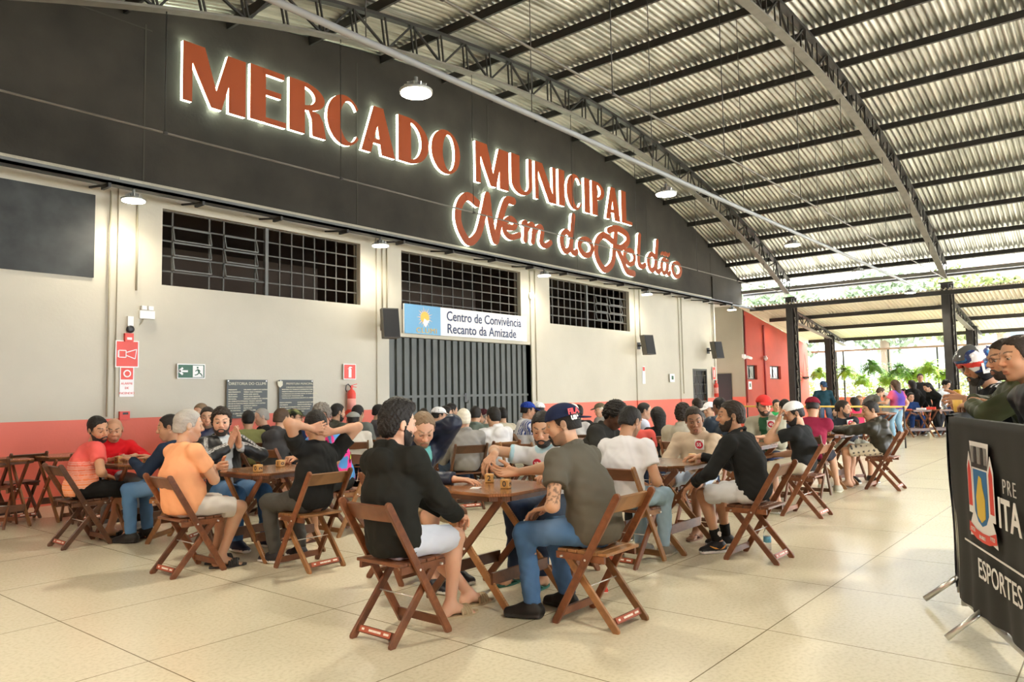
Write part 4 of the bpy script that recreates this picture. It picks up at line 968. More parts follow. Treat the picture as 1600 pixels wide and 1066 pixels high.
SKIN = dict(light=(0.66, 0.40, 0.28), tan=(0.52, 0.29, 0.18), olive=(0.58, 0.35, 0.23), brown=(0.34, 0.18, 0.11), dark=(0.11, 0.052, 0.032))
def head_basis(yaw, pitch, roll):
    cy, sy, cp, sp = math.cos(yaw), math.sin(yaw), math.cos(pitch), math.sin(pitch)
    X = A3(cy*cp, sy*cp, -sp); Y = A3(-sy, cy, 0); Z = np.cross(X, Y); c, s = math.cos(roll), math.sin(roll)
    return np.stack([X, Y*c+Z*s, -Y*s+Z*c])
def rotv(v, ax, a):
    return v*math.cos(a)+np.cross(ax, v)*math.sin(a)+ax*(ax@v)*(1-math.cos(a))
def hand_prims(W, f, n, side, curl, spread=1.0, hs=1.06, thumb=0.3):
    """list of (a, b, ra, rb, k)"""
    f = nrm(f); n = nrm(n-f*(n@f)); td = np.cross(f, n)*(1 if side < 0 else -1); out = []
    offs = (0.033, 0.011, -0.011, -0.031); fo = (0.0, 0.005, 0.001, -0.009)
    lens = ((.042, .026, .021), (.047, .030, .022), (.043, .027, .021), (.034, .020, .018))
    curls = curl if hasattr(curl, '__len__') else (curl,)*4
    for i in range(4):
        K = W+(f*(0.088+fo[i])+td*offs[i])*hs; out.append((W+td*offs[i]*0.5*hs, K, 0.0145*hs, 0.0118*hs, 0.012))
        d = nrm(f+td*(0.13, 0.03, -0.05, -0.15)[i]*spread); p = K; r = (0.0096, 0.0098, 0.0093, 0.0084)[i]*hs; ax = nrm(np.cross(d, n))
        for j, (l, a) in enumerate(zip(lens[i], (R(62), R(80), R(50)))):
            d = rotv(d, ax, a*curls[i]+R(6 if j else 3)); q = p+d*l*hs; out.append((p, q, r, r*0.9, 0.004)); p = q; r *= 0.9
    out.append((W+(f*.012+td*.014+n*.006)*hs, W+(f*.052+td*.032+n*.010)*hs, .018*hs, .014*hs, .012))
    p = W+(f*.032+td*.026)*hs; d = nrm(f*.66+td*.66+n*thumb); ax = nrm(np.cross(d, nrm(f-td*.3+n*0.2)))
    for l, r0, r1, a in ((.044, .0135, .0118, 0), (.033, .0115, .0105, 12), (.027, .0105, .0085, 14)):
        d = rotv(d, ax, R(a)); q = p+d*l*hs; out.append((p, q, r0*hs, r1*hs, .006)); p = q
    return out
def person(label, loc, face, head=None, stand=False, lod=1, seat_z=0.443, hyaw=0, hpitch=8, hroll=0, sex='m', girth=1.0, twist=0,
           rh=None, lh=None, rhand=None, lhand=None, rel=None, lel=None, rf=None, lf=None, knee=None, shirt='tee', sc=(0.5, 0.5, 0.5), sc2=None, pants='long', pc=(0.05, 0.08, 0.15),
           shoe='shoe', shc=(0.02, 0.02, 0.02), sole=(0.75, 0.75, 0.72), hair='short', hc='black', beard=None, stubble=0.0, cap=None, capc=(0.8, 0.8, 0.8), capc2=None, capback=False,
           skin='olive', glasses=False, pattern=None, rec=0.0, hs=1.06, group=None, headonly=False, sleeve=None, seed=None, wr=1.0, tattoo=False, mouth=0.0, hoodup=False, eyes_down=True, tall=1.0, innerc=None, socks=None, watch=None):
    rz = R(face); cz, sz_ = math.cos(rz), math.sin(rz); ox, oy = loc
    def L(p):  # world -> local
        p = np.array(p, float); x, y = p[0]-ox, p[1]-oy; return A3(x*cz+y*sz_, -x*sz_+y*cz, p[2])
    seed = seed if seed is not None else (zlib.crc32(label.encode()) % 9973)
    rg = np.random.RandomState(seed)
    hB, hH, hF, hC = {0: (.011, .0045, .0036, .009), 1: (.015, .0062, .005, .0125), 2: (.021, .0085, .007, .017)}[lod]
    pz = (0.935*tall if stand else seat_z+0.105); p0 = A3(0, 0, pz)
    Hc = L(head) if head is not None else A3(0.07 if not stand else 0.03, 0, pz+0.635)
    HM = head_basis(R(hyaw), R(hpitch), R(hroll)); HX, HY, HZ = HM
    up = nrm(nrm(Hc-p0)+A3(0, 0, 0.4))
    nb = Hc-HZ*0.082*hs-up*0.074-A3(0.022, 0, 0)+HX*(-0.015)
    sp = nrm(nb-p0); tw = R(twist)
    lat = nrm(rotv(A3(0, 1, 0), A3(0, 0, 1), tw)); lat = nrm(lat-sp*(lat@sp)*0.6)
    if hroll or True:
        pass
    fwd = nrm(np.cross(lat, sp))
    mid = p0*0.5+nb*0.5-fwd*0.028
    sw = (0.182 if sex == 'm' else 0.155)*(0.94+0.06*girth)
    SR, SL = nb-lat*sw-sp*0.050+fwd*0.012, nb+lat*sw-sp*0.050+fwd*0.012
    g = girth
    # targets
    lap = pz+0.085
    rT = L(rh) if rh is not None else (A3(0.36, -0.13, lap) if not stand else A3(0.06, -0.26, 0.78*tall))
    lT = L(lh) if lh is not None else (A3(0.36, 0.13, lap) if not stand else A3(0.06, 0.26, 0.78*tall))
    rE, rT = ik(SR, rT, 0.29, 0.26, rel if rel is not None else A3(-0.35, -0.55, -1)); lE, lT = ik(SL, lT, 0.29, 0.26, lel if lel is not None else A3(-0.35, 0.55, -1))
    hipR, hipL = p0+A3(0.01, -0.088, -0.015), p0+A3(0.01, 0.088, -0.015)
    if stand: rA, lA = A3(0, -0.11, 0.085), A3(0.05, 0.11, 0.085)
    else: rA, lA = A3(0.40, -0.14, 0.085), A3(0.40, 0.14, 0.085)
    ra_, la_ = 0.0, 0.0
    if rf is not None: t = L(rf[:3]); rA = A3(t[0], t[1], rf[2]+0.085); ra_ = R(rf[3])
    if lf is not None: t = L(lf[:3]); lA = A3(t[0], t[1], lf[2]+0.085); la_ = R(lf[3])
    kp = A3(0.9, 0, 0.9) if not stand else A3(1, 0, 0)
    l1, l2 = (0.43, 0.42) if not stand else (0.43*tall, 0.43*tall)
    rK, rA = ik(hipR, rA, l1, l2, kp+A3(0, -0.1, 0)); lK, lA = ik(hipL, lA, l1, l2, kp+A3(0, 0.1, 0))
    sk = np.array(SKIN[skin] if isinstance(skin, str) else skin); hcol = np.array(HAIR[hc] if isinstance(hc, str) else hc)
    allp = np.array([p0, nb, Hc, SR, SL, rE, lE, rT, lT, rK, lK, rA, lA]); lo = allp.min(0)-0.17; hi = allp.max(0)+0.17; lo[2] = min(lo[2], -0.03)
    # ---------------- body (skin) on a coarse grid
    G = Grid(lo, hi, hB)
    G.seg(p0-A3(0, .06, 0), p0+A3(0, .06, 0), 0.092)
    for K, hp in ((rK, hipR), (lK, hipL)): G.seg(hp, K, 0.078*(.8+.2*g), 0.056, k=.03)
    if not stand: G.cut((0, 0, seat_z+.016), (0, 0, -1), lo-.02, A3(.27, hi[1]+.02, hi[2]))
    G.seg(p0, mid, 0.098*g, 0.095*g, u=lat, sc=1.3, k=.05); G.seg(mid, nb-sp*0.10, 0.098, 0.10, u=lat, sc=1.4, k=.05)
    for S in (SR, SL): G.seg(nb-sp*0.03, S, 0.042, 0.046, k=.05)
    G.seg(nb-sp*0.04, Hc-HZ*0.07*hs-HX*0.018, 0.054, 0.050, k=.03)
    for S, E_, T in ((SR, rE, rT), (SL, lE, lT)):
        G.seg(S, E_, 0.047*(.85+.15*g), 0.040, k=.03); G.seg(E_, T, 0.040, 0.0265, k=.02); G.seg(E_*0.75+T*0.25, E_*0.65+T*0.35, 0.041, 0.040, k=.02)
    for K, A_, hp in ((rK, rA, hipR), (lK, lA, hipL)):
        shin = nrm(A_-K); back = nrm(np.cross(np.cross(shin, K-hp), shin)) if not stand else A3(1, 0, 0)
        G.seg(K, A_, 0.052, 0.034, k=.02); G.seg(K*0.72+A_*0.28-back*.018, K*0.55+A_*0.45-back*.012, *((0.048, 0.040) if pants == 'short' else (.040, .036)), k=.03)
    for A_, an in ((rA, ra_), (lA, la_)):
        fd = A3(math.cos(an), math.sin(an), 0); fl = A3(-math.sin(an), math.cos(an), 0); z0 = A_[2]-0.085
        G.seg(A_, A_-fd*.035-A3(0, 0, .045), 0.036, 0.036, k=.02); G.seg(A_-A3(0, 0, .02), A_+fd*.12-A3(0, 0, .06), 0.036, 0.026, k=.03, u=fl, sc=1.25)
        if shoe in ('flip', 'bare', 'slide'):
            for j in range(5): G.seg(A_+fd*.11+fl*(.034-.017*j)*(1 if an is la_ else 1)-A3(0, 0, .066), A_+fd*(.172-.008*abs(j-1.5))+fl*(.036-.018*j)-A3(0, 0, .07), 0.0125, 0.0105, k=.006)
        else: G.seg(A_+fd*.12-A3(0, 0, .06), A_+fd*.16-A3(0, 0, .066), 0.024, 0.018, k=.02, u=fl, sc=1.5)
    V, F = G.mesh()
    C = np.tile(sk, (len(V), 1))
    if tattoo:
        for (S, T) in ((SR, rE), (SL, lE), (lE, lT), (rE, rT)):
            if S is rE: continue
            ax = T-S; t = ((V-S)@ax)/(ax@ax); d = np.linalg.norm(V-S-np.clip(t, 0, 1)[:, None]*ax, axis=1)
            m = (t > .45) & (t < 1.0) & (d < .06) & ((np.sin(V[:, 0]*170+3*np.sin(V[:, 2]*90))*np.sin(V[:, 2]*150+2*np.sin(V[:, 1]*120))) > 0.25); C[m] = sk*0.35
    parts = [(V, F, C)]
    # ---------------- head on a fine grid
    def hp_(x, y, z): return Hc+(HX*x+HY*y+HZ*z)*hs
    e = hs; G = Grid(Hc-0.175, Hc+0.175, hH)
    G.ell(hp_(-.012, 0, .033), A3(.097, .076, .084)*e, HM, k=.01); G.ell(hp_(.022, 0, -.030), A3(.062, .059, .083)*e, HM, k=.03*e)
    G.ell(hp_(.055, 0, -.096), A3(.025, .026, .020)*e, HM, k=.02*e)
    for s in (-1, 1):
        G.seg(hp_(-.008, s*.054, -.045), hp_(.046, s*.020, -.094), .018*e, .016*e, k=.025*e)
        G.ell(hp_(.050, s*.036, -.024), A3(.028, .024, .026)*e, HM, k=.02*e)
        G.ell(hp_(.098, s*.031, .010), A3(.018, .017, .013)*e, HM, k=.016*e, op='s')
        G.ell(hp_(-.014, s*.079, .000), A3(.019, .009, .031)*e, HM, k=.006*e); G.ell(hp_(-.008, s*.090, .002), A3(.009, .006, .017)*e, HM, k=.005*e, op='s')
        G.ell(hp_(.092, s*.0125, -.026), A3(.011, .0085, .008)*e, HM, k=.008*e)
    G.seg(hp_(.083, -.03, .030), hp_(.083, .03, .030), .008*e, k=.016*e)
    G.seg(hp_(.080, 0, .024), hp_(.105, 0, -.018), .0075*e, .0125*e, k=.012*e)
    G.ell(hp_(.064, 0, -.060), A3(.027, .030, .024)*e, HM, k=.018*e)
    G.seg(hp_(.086, -.017, -.0585), hp_(.086, .017, -.0585), .0062*e, k=.006*e); G.seg(hp_(.084, -.014, -.0715-mouth), hp_(.084, .014, -.0715-mouth), .0072*e, k=.006*e)
    G.seg(hp_(.096, -.02, -.065-mouth*.5), hp_(.096, .02, -.065-mouth*.5), (.003+mouth*.35)*e, k=.004*e, op='s')
    G.seg(nb-sp*0.03, Hc-HZ*0.065*e-HX*0.020*e, 0.056, 0.0525*e, k=.025)
    HD = G.D.copy(); V, F = G.mesh(); Q = ((V-Hc)@HM.T)/e
    C = np.tile(sk, (len(V), 1)); x, y, z = Q.T; ay = np.abs(y)
    def paint(m, col, a=1.0): C[m] = C[m]*(1-a)+np.array(col)*a
    paint((x > .05) & (ay < .05) & (z < -.005) & (z > -.045), sk*A3(1.06, .88, .84), .6)
    lip = (x > .07) & (ay < .023) & (z > -.079-mouth) & (z < -.053); paint(lip, sk*A3(.92, .62, .60), .8)
    paint((x > .07) & (ay < .019) & (np.abs(z+.065+mouth*.5) < .0024+mouth*.4), sk*.25, .8)
    if mouth > 0.004: paint((x > .07) & (ay < .010) & (np.abs(z+.065+mouth*.5) < mouth*.4), (0.6, .25, .22), .9)
    bz = .037+.006*np.sin(np.clip((ay-.014)/.036, 0, 1)*PI*.7)
    paint((x > .045) & (ay > .012) & (ay < .050) & (np.abs(z-bz) < .0048), hcol*.8+sk*.1, .85)
    paint((x > .06) & (ay > .016) & (ay < .046) & (z > .012) & (z < .0195), sk*.35, .7)
    zl = np.interp(ay, [0, .024, .042, .056, .068, .08], [-.044, -.050, -.060, -.052, -.030, -.012]); bm = (z < zl) & (x > -.012) & (z > -.128) & ~((ay < .024) & (z < -.051) & (z > -.077-mouth) & (x > .06))
    if stubble > 0: paint(bm, hcol+sk*.12, stubble)
    if hair in ('fade', 'short', 'buzz'):
        side = (x < .035) & (z > -.035) & (x < .03+z*.3) & (ay > .05); paint(side & (z > -.01), hcol+sk*.2, .5)
    if hair in ('bald', 'buzz'): paint((z > .02) & (x < .03+z*.25), hcol+sk*.55, .35)
    parts.append((V, F, C))
    for s in (-1, 1):
        c = hp_(.0715, s*.031, .010); ev, ef = uvsphere(c, .0138*e, 12, 10); q = ((ev-c)@HM.T)/(.0138*e); ec = np.tile(A3(.46, .42, .38), (len(ev), 1))
        gz = -.42 if eyes_down else -.05; dd = np.sqrt(q[:, 1]**2+(q[:, 2]-gz)**2); ec[(dd < .55) & (q[:, 0] > 0)] = (.02, .012, .008)
        ec[q[:, 2] > (-.05 if eyes_down else .25)] = sk*.85; ec[q[:, 2] < -.62] = sk*.8; parts.append((ev, ef, ec))
    # ---------------- hands
    hp_list = []
    for side, E_, T, spec in ((-1, rE, rT, rhand), (1, lE, lT, lhand)):
        spec = spec or {}; f = nrm(np.array(spec['f'], float)) if 'f' in spec else nrm(nrm(T-E_)+A3(.3, 0, -.1)); n = np.array(spec.get('n', (0, 0, -1)), float)
        if abs(nrm(n)@f) > .95: n = n+A3(0.4, 0, 0)
        pr = hand_prims(T, f, n, side, spec.get('c', .25), spec.get('s', 1.0)); hp_list.append((side, T, f, n, pr))
        if lod < 2:
            P = np.array([q for a in pr for q in (a[0], a[1])]+[T-nrm(T-E_)*.05]); G = Grid(P.min(0)-.03, P.max(0)+.03, hF)
            G.seg(T-nrm(T-E_)*.06, T, .0285, .0262, k=.01)
            for a, b, r0, r1, k in pr: G.seg(a, b, r0, r1, k=k)
            V, F = G.mesh(); parts.append((V, F, np.tile(sk*A3(1.02, .95, .92), (len(V), 1))))
        else:
            m = MB()
            for a, b, r0, r1, k in pr: m.tube([a, b], [r0, r1], 6)
            fv = np.array(m.v); ff = np.array([tuple(t) if len(t) == 4 else (t[0], t[0])+tuple(t[1:3]) for t in m.f if len(t) == 4]); parts.append((fv, ff, sk))
    body = np_obj('person', parts, M_skin); body.location = (ox, oy, 0); body.rotation_euler = (0, 0, rz); tag(body, label, 'person', group)
    # ---------------- hair, beard, headwear
    if hair not in ('bald', None, 'none'):
        cfg = dict(short=(.007, .005, .013, 0.0016), fade=(.006, .0022, .010, .0012), buzz=(.0035, .0025, .0045, .0006), thick=(.013, .012, .018, .002), curly=(.018, .012, .028, .007), afro=(.026, .020, .030, .006), quiff=(.014, .006, .040, .003), long=(.016, .015, .018, .003), thin=(.004, .006, .006, .002))[hair]
        tf, ts, tt, nz = cfg; G = Grid(Hc-0.20-(HZ*.0), Hc+0.20, hH*1.15) if hair != 'long' else Grid(np.minimum(Hc-.2, nb-.30), Hc+.2, hH*1.4)
        G.ell(hp_(-.015, 0, .035), A3(.098+tf, .077+ts, .085+tt)*e, HM, k=.001)
        if hair == 'quiff': G.ell(hp_(.035, 0, .115), A3(.060, .055, .028)*e, HM, k=.03)
        G.ell(hp_(-.050, 0, -.020), A3(.062+tf*.7, .062+ts*.6, .060)*e, HM, k=.02)
        X, Y, Z = G.pts(); qx = ((X-Hc[0])*HX[0]+(Y-Hc[1])*HX[1]+(Z-Hc[2])*HX[2])/e; qz = ((X-Hc[0])*HZ[0]+(Y-Hc[1])*HZ[1]+(Z-Hc[2])*HZ[2])/e; qy = ((X-Hc[0])*HY[0]+(Y-Hc[1])*HY[1]+(Z-Hc[2])*HY[2])/e
        xl = np.interp(qz.ravel(), [-.10, -.055, -.012, .0, .045, .074, .10, .14], [-.07, -.048, -.028, .022, .036, .052-rec*.3, .090-rec, .15-rec]).reshape(qz.shape)
        if hair == 'long': xl = np.maximum(xl, np.where(qz < .03, -.01, -9))
        xl = xl+(.004*np.sin(qy*150+seed)+.003*np.sin(qy*310+seed*2)); G.D = np.maximum(G.D, ((qx-xl)*.8*e).astype(np.float32))
        if hair != 'long': G.D = np.maximum(G.D, (({'fade': -.040, 'buzz': -.034, 'short': -.056, 'thin': -.05}.get(hair, -.074)-qz)*e).astype(np.float32))
        if hair == 'long':
            bk = nb-fwd*.085-sp*.20; G.seg(hp_(-.075, 0, .0), bk, .062, .045, k=.05, u=lat, sc=1.45)
        idx = np.nonzero(np.abs(G.D) < .02); P = np.stack([G.ax[i][idx[i]] for i in range(3)], 1); ns = 0
        for q in range(4):
            d1, d2 = nrm(rg.normal(size=3)), nrm(rg.normal(size=3)); w = 150+90*q; ns = ns+np.sin(P@d1*w+rg.rand()*6+1.5*np.sin(P@d2*w*.7))*.5
        G.D[idx] += (nz*ns).astype(np.float32)
        if cap: G.cut(hp_(0, 0, .052), HZ)
        V, F = G.mesh(); hcv = np.tile(hcol, (len(V), 1))*(1+.07*np.sin(V@rg.normal(size=3)*60)[:, None])
        np_obj('hair', [(V, F, hcv)], M_hair, body)
    if beard:
        G = Grid(Hc-0.175, Hc+0.175, hH); G.D = HD-np.float32(dict(short=.0026, full=.0052, goatee=.0034)[beard]*e)
        X, Y, Z = G.pts(); qx = ((X-Hc[0])*HX[0]+(Y-Hc[1])*HX[1]+(Z-Hc[2])*HX[2])/e; qy = np.abs((X-Hc[0])*HY[0]+(Y-Hc[1])*HY[1]+(Z-Hc[2])*HY[2])/e; qz = ((X-Hc[0])*HZ[0]+(Y-Hc[1])*HZ[1]+(Z-Hc[2])*HZ[2])/e
        zl = np.interp(qy.ravel(), [0, .022, .036, .052, .064, .074, .085], [-.043, -.047, -.060, -.056, -.036, -.012, .0]).reshape(qy.shape)
        D = np.maximum(G.D, (qz-zl)*e); D = np.maximum(D, (-.118-qz)*e); D = np.maximum(D, (np.interp(qz.ravel(), [-.12, -.07, -.02], [.030, .006, -.006]).reshape(qz.shape)-qx)*e)
        mo = np.sqrt((qy/.023)**2+((qz+.065+mouth*.4)/(.0105+mouth*.8))**2); D = np.where(qx > .05, np.maximum(D, (1-mo)*.010), D)
        if beard == 'goatee': D = np.maximum(D, (qy-.030)*e)
        G.D = D.astype(np.float32); V, F = G.mesh(); np_obj('beard', [(V, F, hcol*(1.0 if beard == 'full' else 1.6)+.010)], M_hair, body)
    if cap in ('cap', 'flat'):
        G = Grid(Hc-.24, Hc+.24, hH*1.1); cs = -1 if capback else 1
        G.ell(hp_(-.012, 0, .045), A3(.111, .091, .088 if cap == 'cap' else .07)*e, HM, k=.001); G.cut(hp_(0, 0, .044), -(HZ+HX*cs*-.10)); G.ell(hp_(-.012, 0, .040), A3(.104, .084, .080 if cap == 'cap' else .062)*e, HM, k=.004, op='s')
        bm_ = head_basis(R(hyaw), R(hpitch)+cs*R(12), R(hroll)); bl = .070 if cap == 'cap' else .05
        G.ell(hp_(cs*(.085+bl*.45), 0, .040 if not capback else .030), A3(bl, .074, .0065)*e, bm_, k=.008)
        V, F = G.mesh(); q = ((V-Hc)@HM.T)/e; cc = np.tile(np.array(capc, float), (len(V), 1))
        if capc2 is not None: cc[(q[:, 0]*cs > .095) | (q[:, 2] < .048)] = capc2
        if pattern == 'camo': w = np.sin(V@A3(60, 20, 45))+np.sin(V@A3(-30, 70, 25)); cc[w > .3] = (.02, .025, .015); cc[w < -.9] = (.25, .27, .12)
        o = np_obj('cap', [(V, F, cc)], M_cloth, body)
    if cap == 'helmet':
        G = Grid(Hc-.26, Hc+.26, hH*1.1); G.ell(hp_(-.015, 0, .025), A3(.148, .122, .135)*e, HM, k=.001); G.seg(hp_(.07, -.06, .085), hp_(.07, .06, .085), .055*e, k=.05)
        G.ell(hp_(.13, 0, -.06), A3(.12, .085, .105)*e, HM, k=.02, op='s'); G.cut(hp_(0, 0, -.085), -HZ-HX*.45); G.ell(hp_(-.01, 0, .02), A3(.118, .094, .112)*e, HM, k=.004, op='s')
        V, F = G.mesh(); q = ((V-Hc)@HM.T)/e; cc = np.tile(A3(.78, .80, .84), (len(V), 1)); w = np.sin(q[:, 0]*38+q[:, 2]*30)+.6*np.sin(q[:, 2]*65-q[:, 0]*25); cc[w > .15] = (.02, .04, .16); cc[w > 1.1] = (.03, .20, .50); cc[(q[:, 2] < .055) & (q[:, 2] > .02) & (q[:, 0] > .03)] = (.65, .05, .04); cc[q[:, 2] < -.02] = (.02, .02, .025)
        np_obj('helmet', [(V, F, cc)], M_shell, body)
        G = Grid(Hc-.26, Hc+.26, hH*1.1); G.ell(hp_(.02, 0, .06), A3(.142, .118, .12)*e, HM, k=.001); G.ell(hp_(.0, 0, .05), A3(.139, .115, .117)*e, HM, k=.001, op='s'); G.cut(hp_(.03, 0, 0), -HX); G.cut(hp_(0, 0, .078), -HZ)
        V, F = G.mesh(); np_obj('visor', [(V, F, (.10, .11, .12))], M_shell, body)
        m = MB().tube([hp_(.02, s*.085, -.03) for s in (-1,)]+[hp_(.06, -.04, -.112), hp_(.06, .04, -.112), hp_(.02, .085, -.03)], .007, 6); m.build('chin_strap', M_black, body)
    if glasses:
        m = MB(); zz = .012 if glasses is True else .075; xx = .100 if glasses is True else .088
        for s in (-1, 1):
            m.tube([hp_(xx, s*.034+.021*math.cos(a), zz+.015*math.sin(a)) for a in np.linspace(0, 2*PI, 13)], .0018, 5); m.tube([hp_(xx-.004, s*.055, zz+.004), hp_(-.01, s*.082, zz)], .0018, 5)
        m.tube([hp_(xx, -.013, zz+.003), hp_(xx, .013, zz+.003)], .0018, 5); m.build('glasses', M_black, body)
        if glasses == 'dark': MB().box((0, 0, 0), (.001, .001, .001))
    # ---------------- upper garment
    thick = dict(tee=.016, polo=.017, long=.018, hoodie=.026, jacket=.026)[shirt]; long = shirt in ('long', 'hoodie', 'jacket') if sleeve is None else sleeve
    tz = pz-0.075
    if shirt in ('hoodie', 'jacket'): tz = pz-.085
    G = Grid(lo-.03, hi+.03, hC)
    G.seg(p0-A3(0, .05, -.02), p0+A3(0, .05, .02), (0.098+thick*.8)*(.5+.5*g), k=.04); G.seg(p0, mid, 0.100*g+thick, 0.100*g+thick, u=lat, sc=1.32, k=.06)
    if g > 1.08: G.ell(p0*.6+mid*.4+fwd*.05, A3(.11, .13, .11)*g, None, k=.05)
    G.seg(mid, nb-sp*.10, 0.102+thick, 0.104+thick, u=lat, sc=1.4, k=.05)
    if sex == 'f':
        for s in (-1, 1): G.ell(mid*.3+nb*.7-sp*.07+fwd*.10+lat*s*.07, A3(.055, .06, .06), None, k=.04)
    G.cut((0, 0, tz), (0, 0, -1))
    for S in (SR, SL): G.seg(nb-sp*.035, S, .045+thick, .050+thick, k=.05)
    sl0 = .56
    for S, E_, T in ((SR, rE, rT), (SL, lE, lT)):
        if long:
            fe = E_+(T-E_)*.97; G.seg(S, E_, .050+thick, .043+thick, k=.035); G0 = G; G = G0.like(); G.seg(E_, fe, .043+thick*.95, .029+thick*.75, k=.02)
            if shirt in ('hoodie', 'jacket'): G.seg(E_+(T-E_)*.90, fe, .036+thick*.3, .036+thick*.2, k=.004)
            ax = nrm(T-E_); G.cut(fe, ax, fe-.10, fe+.10); G0.merge(G, .025); G = G0
        else:
            ee = S+(E_-S)*sl0; G0 = G; G = G0.like(); G.seg(S, ee, .052+thick, .053+thick*1.2, k=.035); G.cut(ee, nrm(E_-S), ee-.12, ee+.12); G0.merge(G, .03); G = G0
    if shirt in ('hoodie',) or hoodup:
        bk = nb-fwd*.105-sp*.03; G.ell(bk-sp*.02, A3(.062, .118, .085), np.stack([fwd, lat, sp]), k=.02); G.seg(nb-fwd*.05+sp*.045+lat*.05, nb-fwd*.05+sp*.045-lat*.05, .032, k=.03)
        for s in (-1, 1): G.seg(nb-fwd*.04+lat*s*.075+sp*.01, nb+fwd*.06+lat*s*.04-sp*.045, .026, .018, k=.02)
    if shirt in ('polo', 'jacket') or shirt == 'long' and sc2 == 'collar':
        rr = .064 if shirt == 'polo' else .070; hh = .022 if shirt == 'polo' else .036
        for q in range(14):
            a0, a1 = 2*PI*q/16+R(22), 2*PI*(q+1)/16+R(22)
            P_ = lambda a: nb+fwd*(math.cos(a)*rr)+lat*(math.sin(a)*rr)+sp*(.012+hh*.5-.02*math.cos(a))
            G.seg(P_(a0), P_(a1), .011 if shirt == 'polo' else .015, k=.008)
    elif shirt in ('tee', 'long'):
        for q in range(16):
            a0, a1 = 2*PI*q/16, 2*PI*(q+1)/16; P_ = lambda a: nb+fwd*(.008+math.cos(a)*.066)+lat*(math.sin(a)*.070)+sp*(-.002-.026*math.cos(a)); G.seg(P_(a0), P_(a1), .0085, k=.006)
    G.wrinkle(seed, (.0075 if long else .0062)*wr, .8)
    V, F = G.mesh(); base = np.array(sc, float); C = np.tile(base, (len(V), 1)); u_ = (V-nb)@fwd; v_ = (V-nb)@lat; w_ = (V-nb)@sp
    if innerc is not None:
        m = (u_ > .03) & (np.abs(v_) < .012+.050*np.clip((w_+.42)/.42, 0, 1)) & (w_ < .03); C[m] = innerc
    if pattern == 'stripes3':
        for S, E_, T in ((SR, rE, rT), (SL, lE, lT)):
            for (P_, Q_, t0, t1) in ((S, E_, 0.0, 1.0), (E_, T, 0, .95)):
                ax = Q_-P_; t = ((V-P_)@ax)/(ax@ax); od = V-P_-t[:, None]*ax; out = nrm(np.cross(np.cross(ax, (S-nb)), ax)+A3(.4, 0, .7)); sd = nrm(np.cross(nrm(ax), out)); a = od@sd
                m = (t > t0) & (t < t1) & (od@out > .012) & (np.linalg.norm(od, axis=1) < .09) & ((np.abs(a) < .003) | (np.abs(np.abs(a)-.012) < .003)); C[m] = (.55, .55, .55)
    if pattern == 'grad': 
        t = np.clip((V[:, 2]-.50)/.35, 0, 1)[:, None]; C = (A3(.95, .36, .13)*(1-t)+A3(.80, .13, .12)*t); m = (np.sin(V[:, 2]*420) > .45) & (V[:, 2] < .80); C[m] = C[m]*.5+A3(.9, .75, .7)*.5
        m = (v_ < -.02) & (v_ > -.13) & (u_ > .02) & (w_ < -.22); C[m] = (.02, .025, .06)
    if pattern == 'splash':
        t = np.clip((V[:, 2]-.78)/.12, 0, 1)[:, None]; w = np.sin(V@A3(35, 20, 30))+np.sin(V@A3(-20, 40, 22)); C = np.tile(A3(.85, .05, .30), (len(V), 1)); m = (V[:, 2] < 1.02) & (w > .2); C[m] = (.10, .32, .72); m = (V[:, 2] < .95) & (w < -.7); C[m] = (.012, .012, .03); m = (V[:, 2] < .93) & (w < -1.3); C[m] = (.55, .80, .05)
    if pattern == 'jersey': m = ((np.abs(v_) > .10) & (np.sin(v_*220) > -.2) & (w_ > -.2)); C[m] = (.03, .06, .25)
    if pattern == 'camo': pass
    if pattern == 'bwstripes':
        m = (u_ < .03) & (np.sin(v_*150+w_*40) > .35); C[m] = (.75, .78, .85)
    if pattern == 'purple': t = np.clip((np.abs(v_)-.10)/.12, 0, 1)[:, None]; C = A3(.10, .06, .34)*(1-t)+A3(.75, .12, .18)*t
    if sc2 is not None and not isinstance(sc2, str):
        m = (w_ > -.012) & (np.sqrt(u_**2+v_**2) < .095); C[m] = sc2
        if not long:
            for S, E_ in ((SR, rE), (SL, lE)): ax = E_-S; t = ((V-S)@ax)/(ax@ax); C[(t > sl0-.09) & (np.linalg.norm(V-S-t[:, None]*ax, axis=1) < .09)] = sc2
    np_obj(dict(tee='t_shirt', polo='polo_shirt', long='sweater', hoodie='hoodie', jacket='jacket')[shirt], [(V, F, C)], M_smooth if shirt == 'jacket' else M_cloth, body)
    # ---------------- trousers or shorts
    if not headonly:
        G = Grid(lo-.02, hi+.02, hC)
        G.seg(p0-A3(0, .055, 0), p0+A3(0, .055, 0), .106*(.6+.4*g), k=.04)
        for K, A_, hp in ((rK, rA, hipR), (lK, lA, hipL)):
            ke = K if pants == 'long' else hp+(K-hp)*.86; G0 = G; G = G0.like(); G.seg(hp, ke, .092*(.75+.25*g), .074 if pants == 'long' else .082, k=.035)
            if pants != 'long': G.cut(ke, nrm(K-hp), ke-.15, ke+.15)
            G0.merge(G, .035); G = G0
        if not stand: G.cut((0, 0, seat_z+.004), (0, 0, -1), lo-.02, A3(.26, hi[1]+.02, hi[2]))
        for K, A_, hp in ((rK, rA, hipR), (lK, lA, hipL)):
            if pants == 'long':
                G0 = G; G = G0.like(); G.seg(K, A_-nrm(A_-K)*.02, .070, .053, k=.02); G.cut(A_, nrm(A_-K), A_-.11, A_+.11); G0.merge(G, .02); G = G0
        G.cut((0, 0, pz+.09), (0, 0, 1), A3(-.3, -.4, pz+.05), A3(.16, .4, 2)) if not stand else G.cut((0, 0, pz+.10), (0, 0, 1))
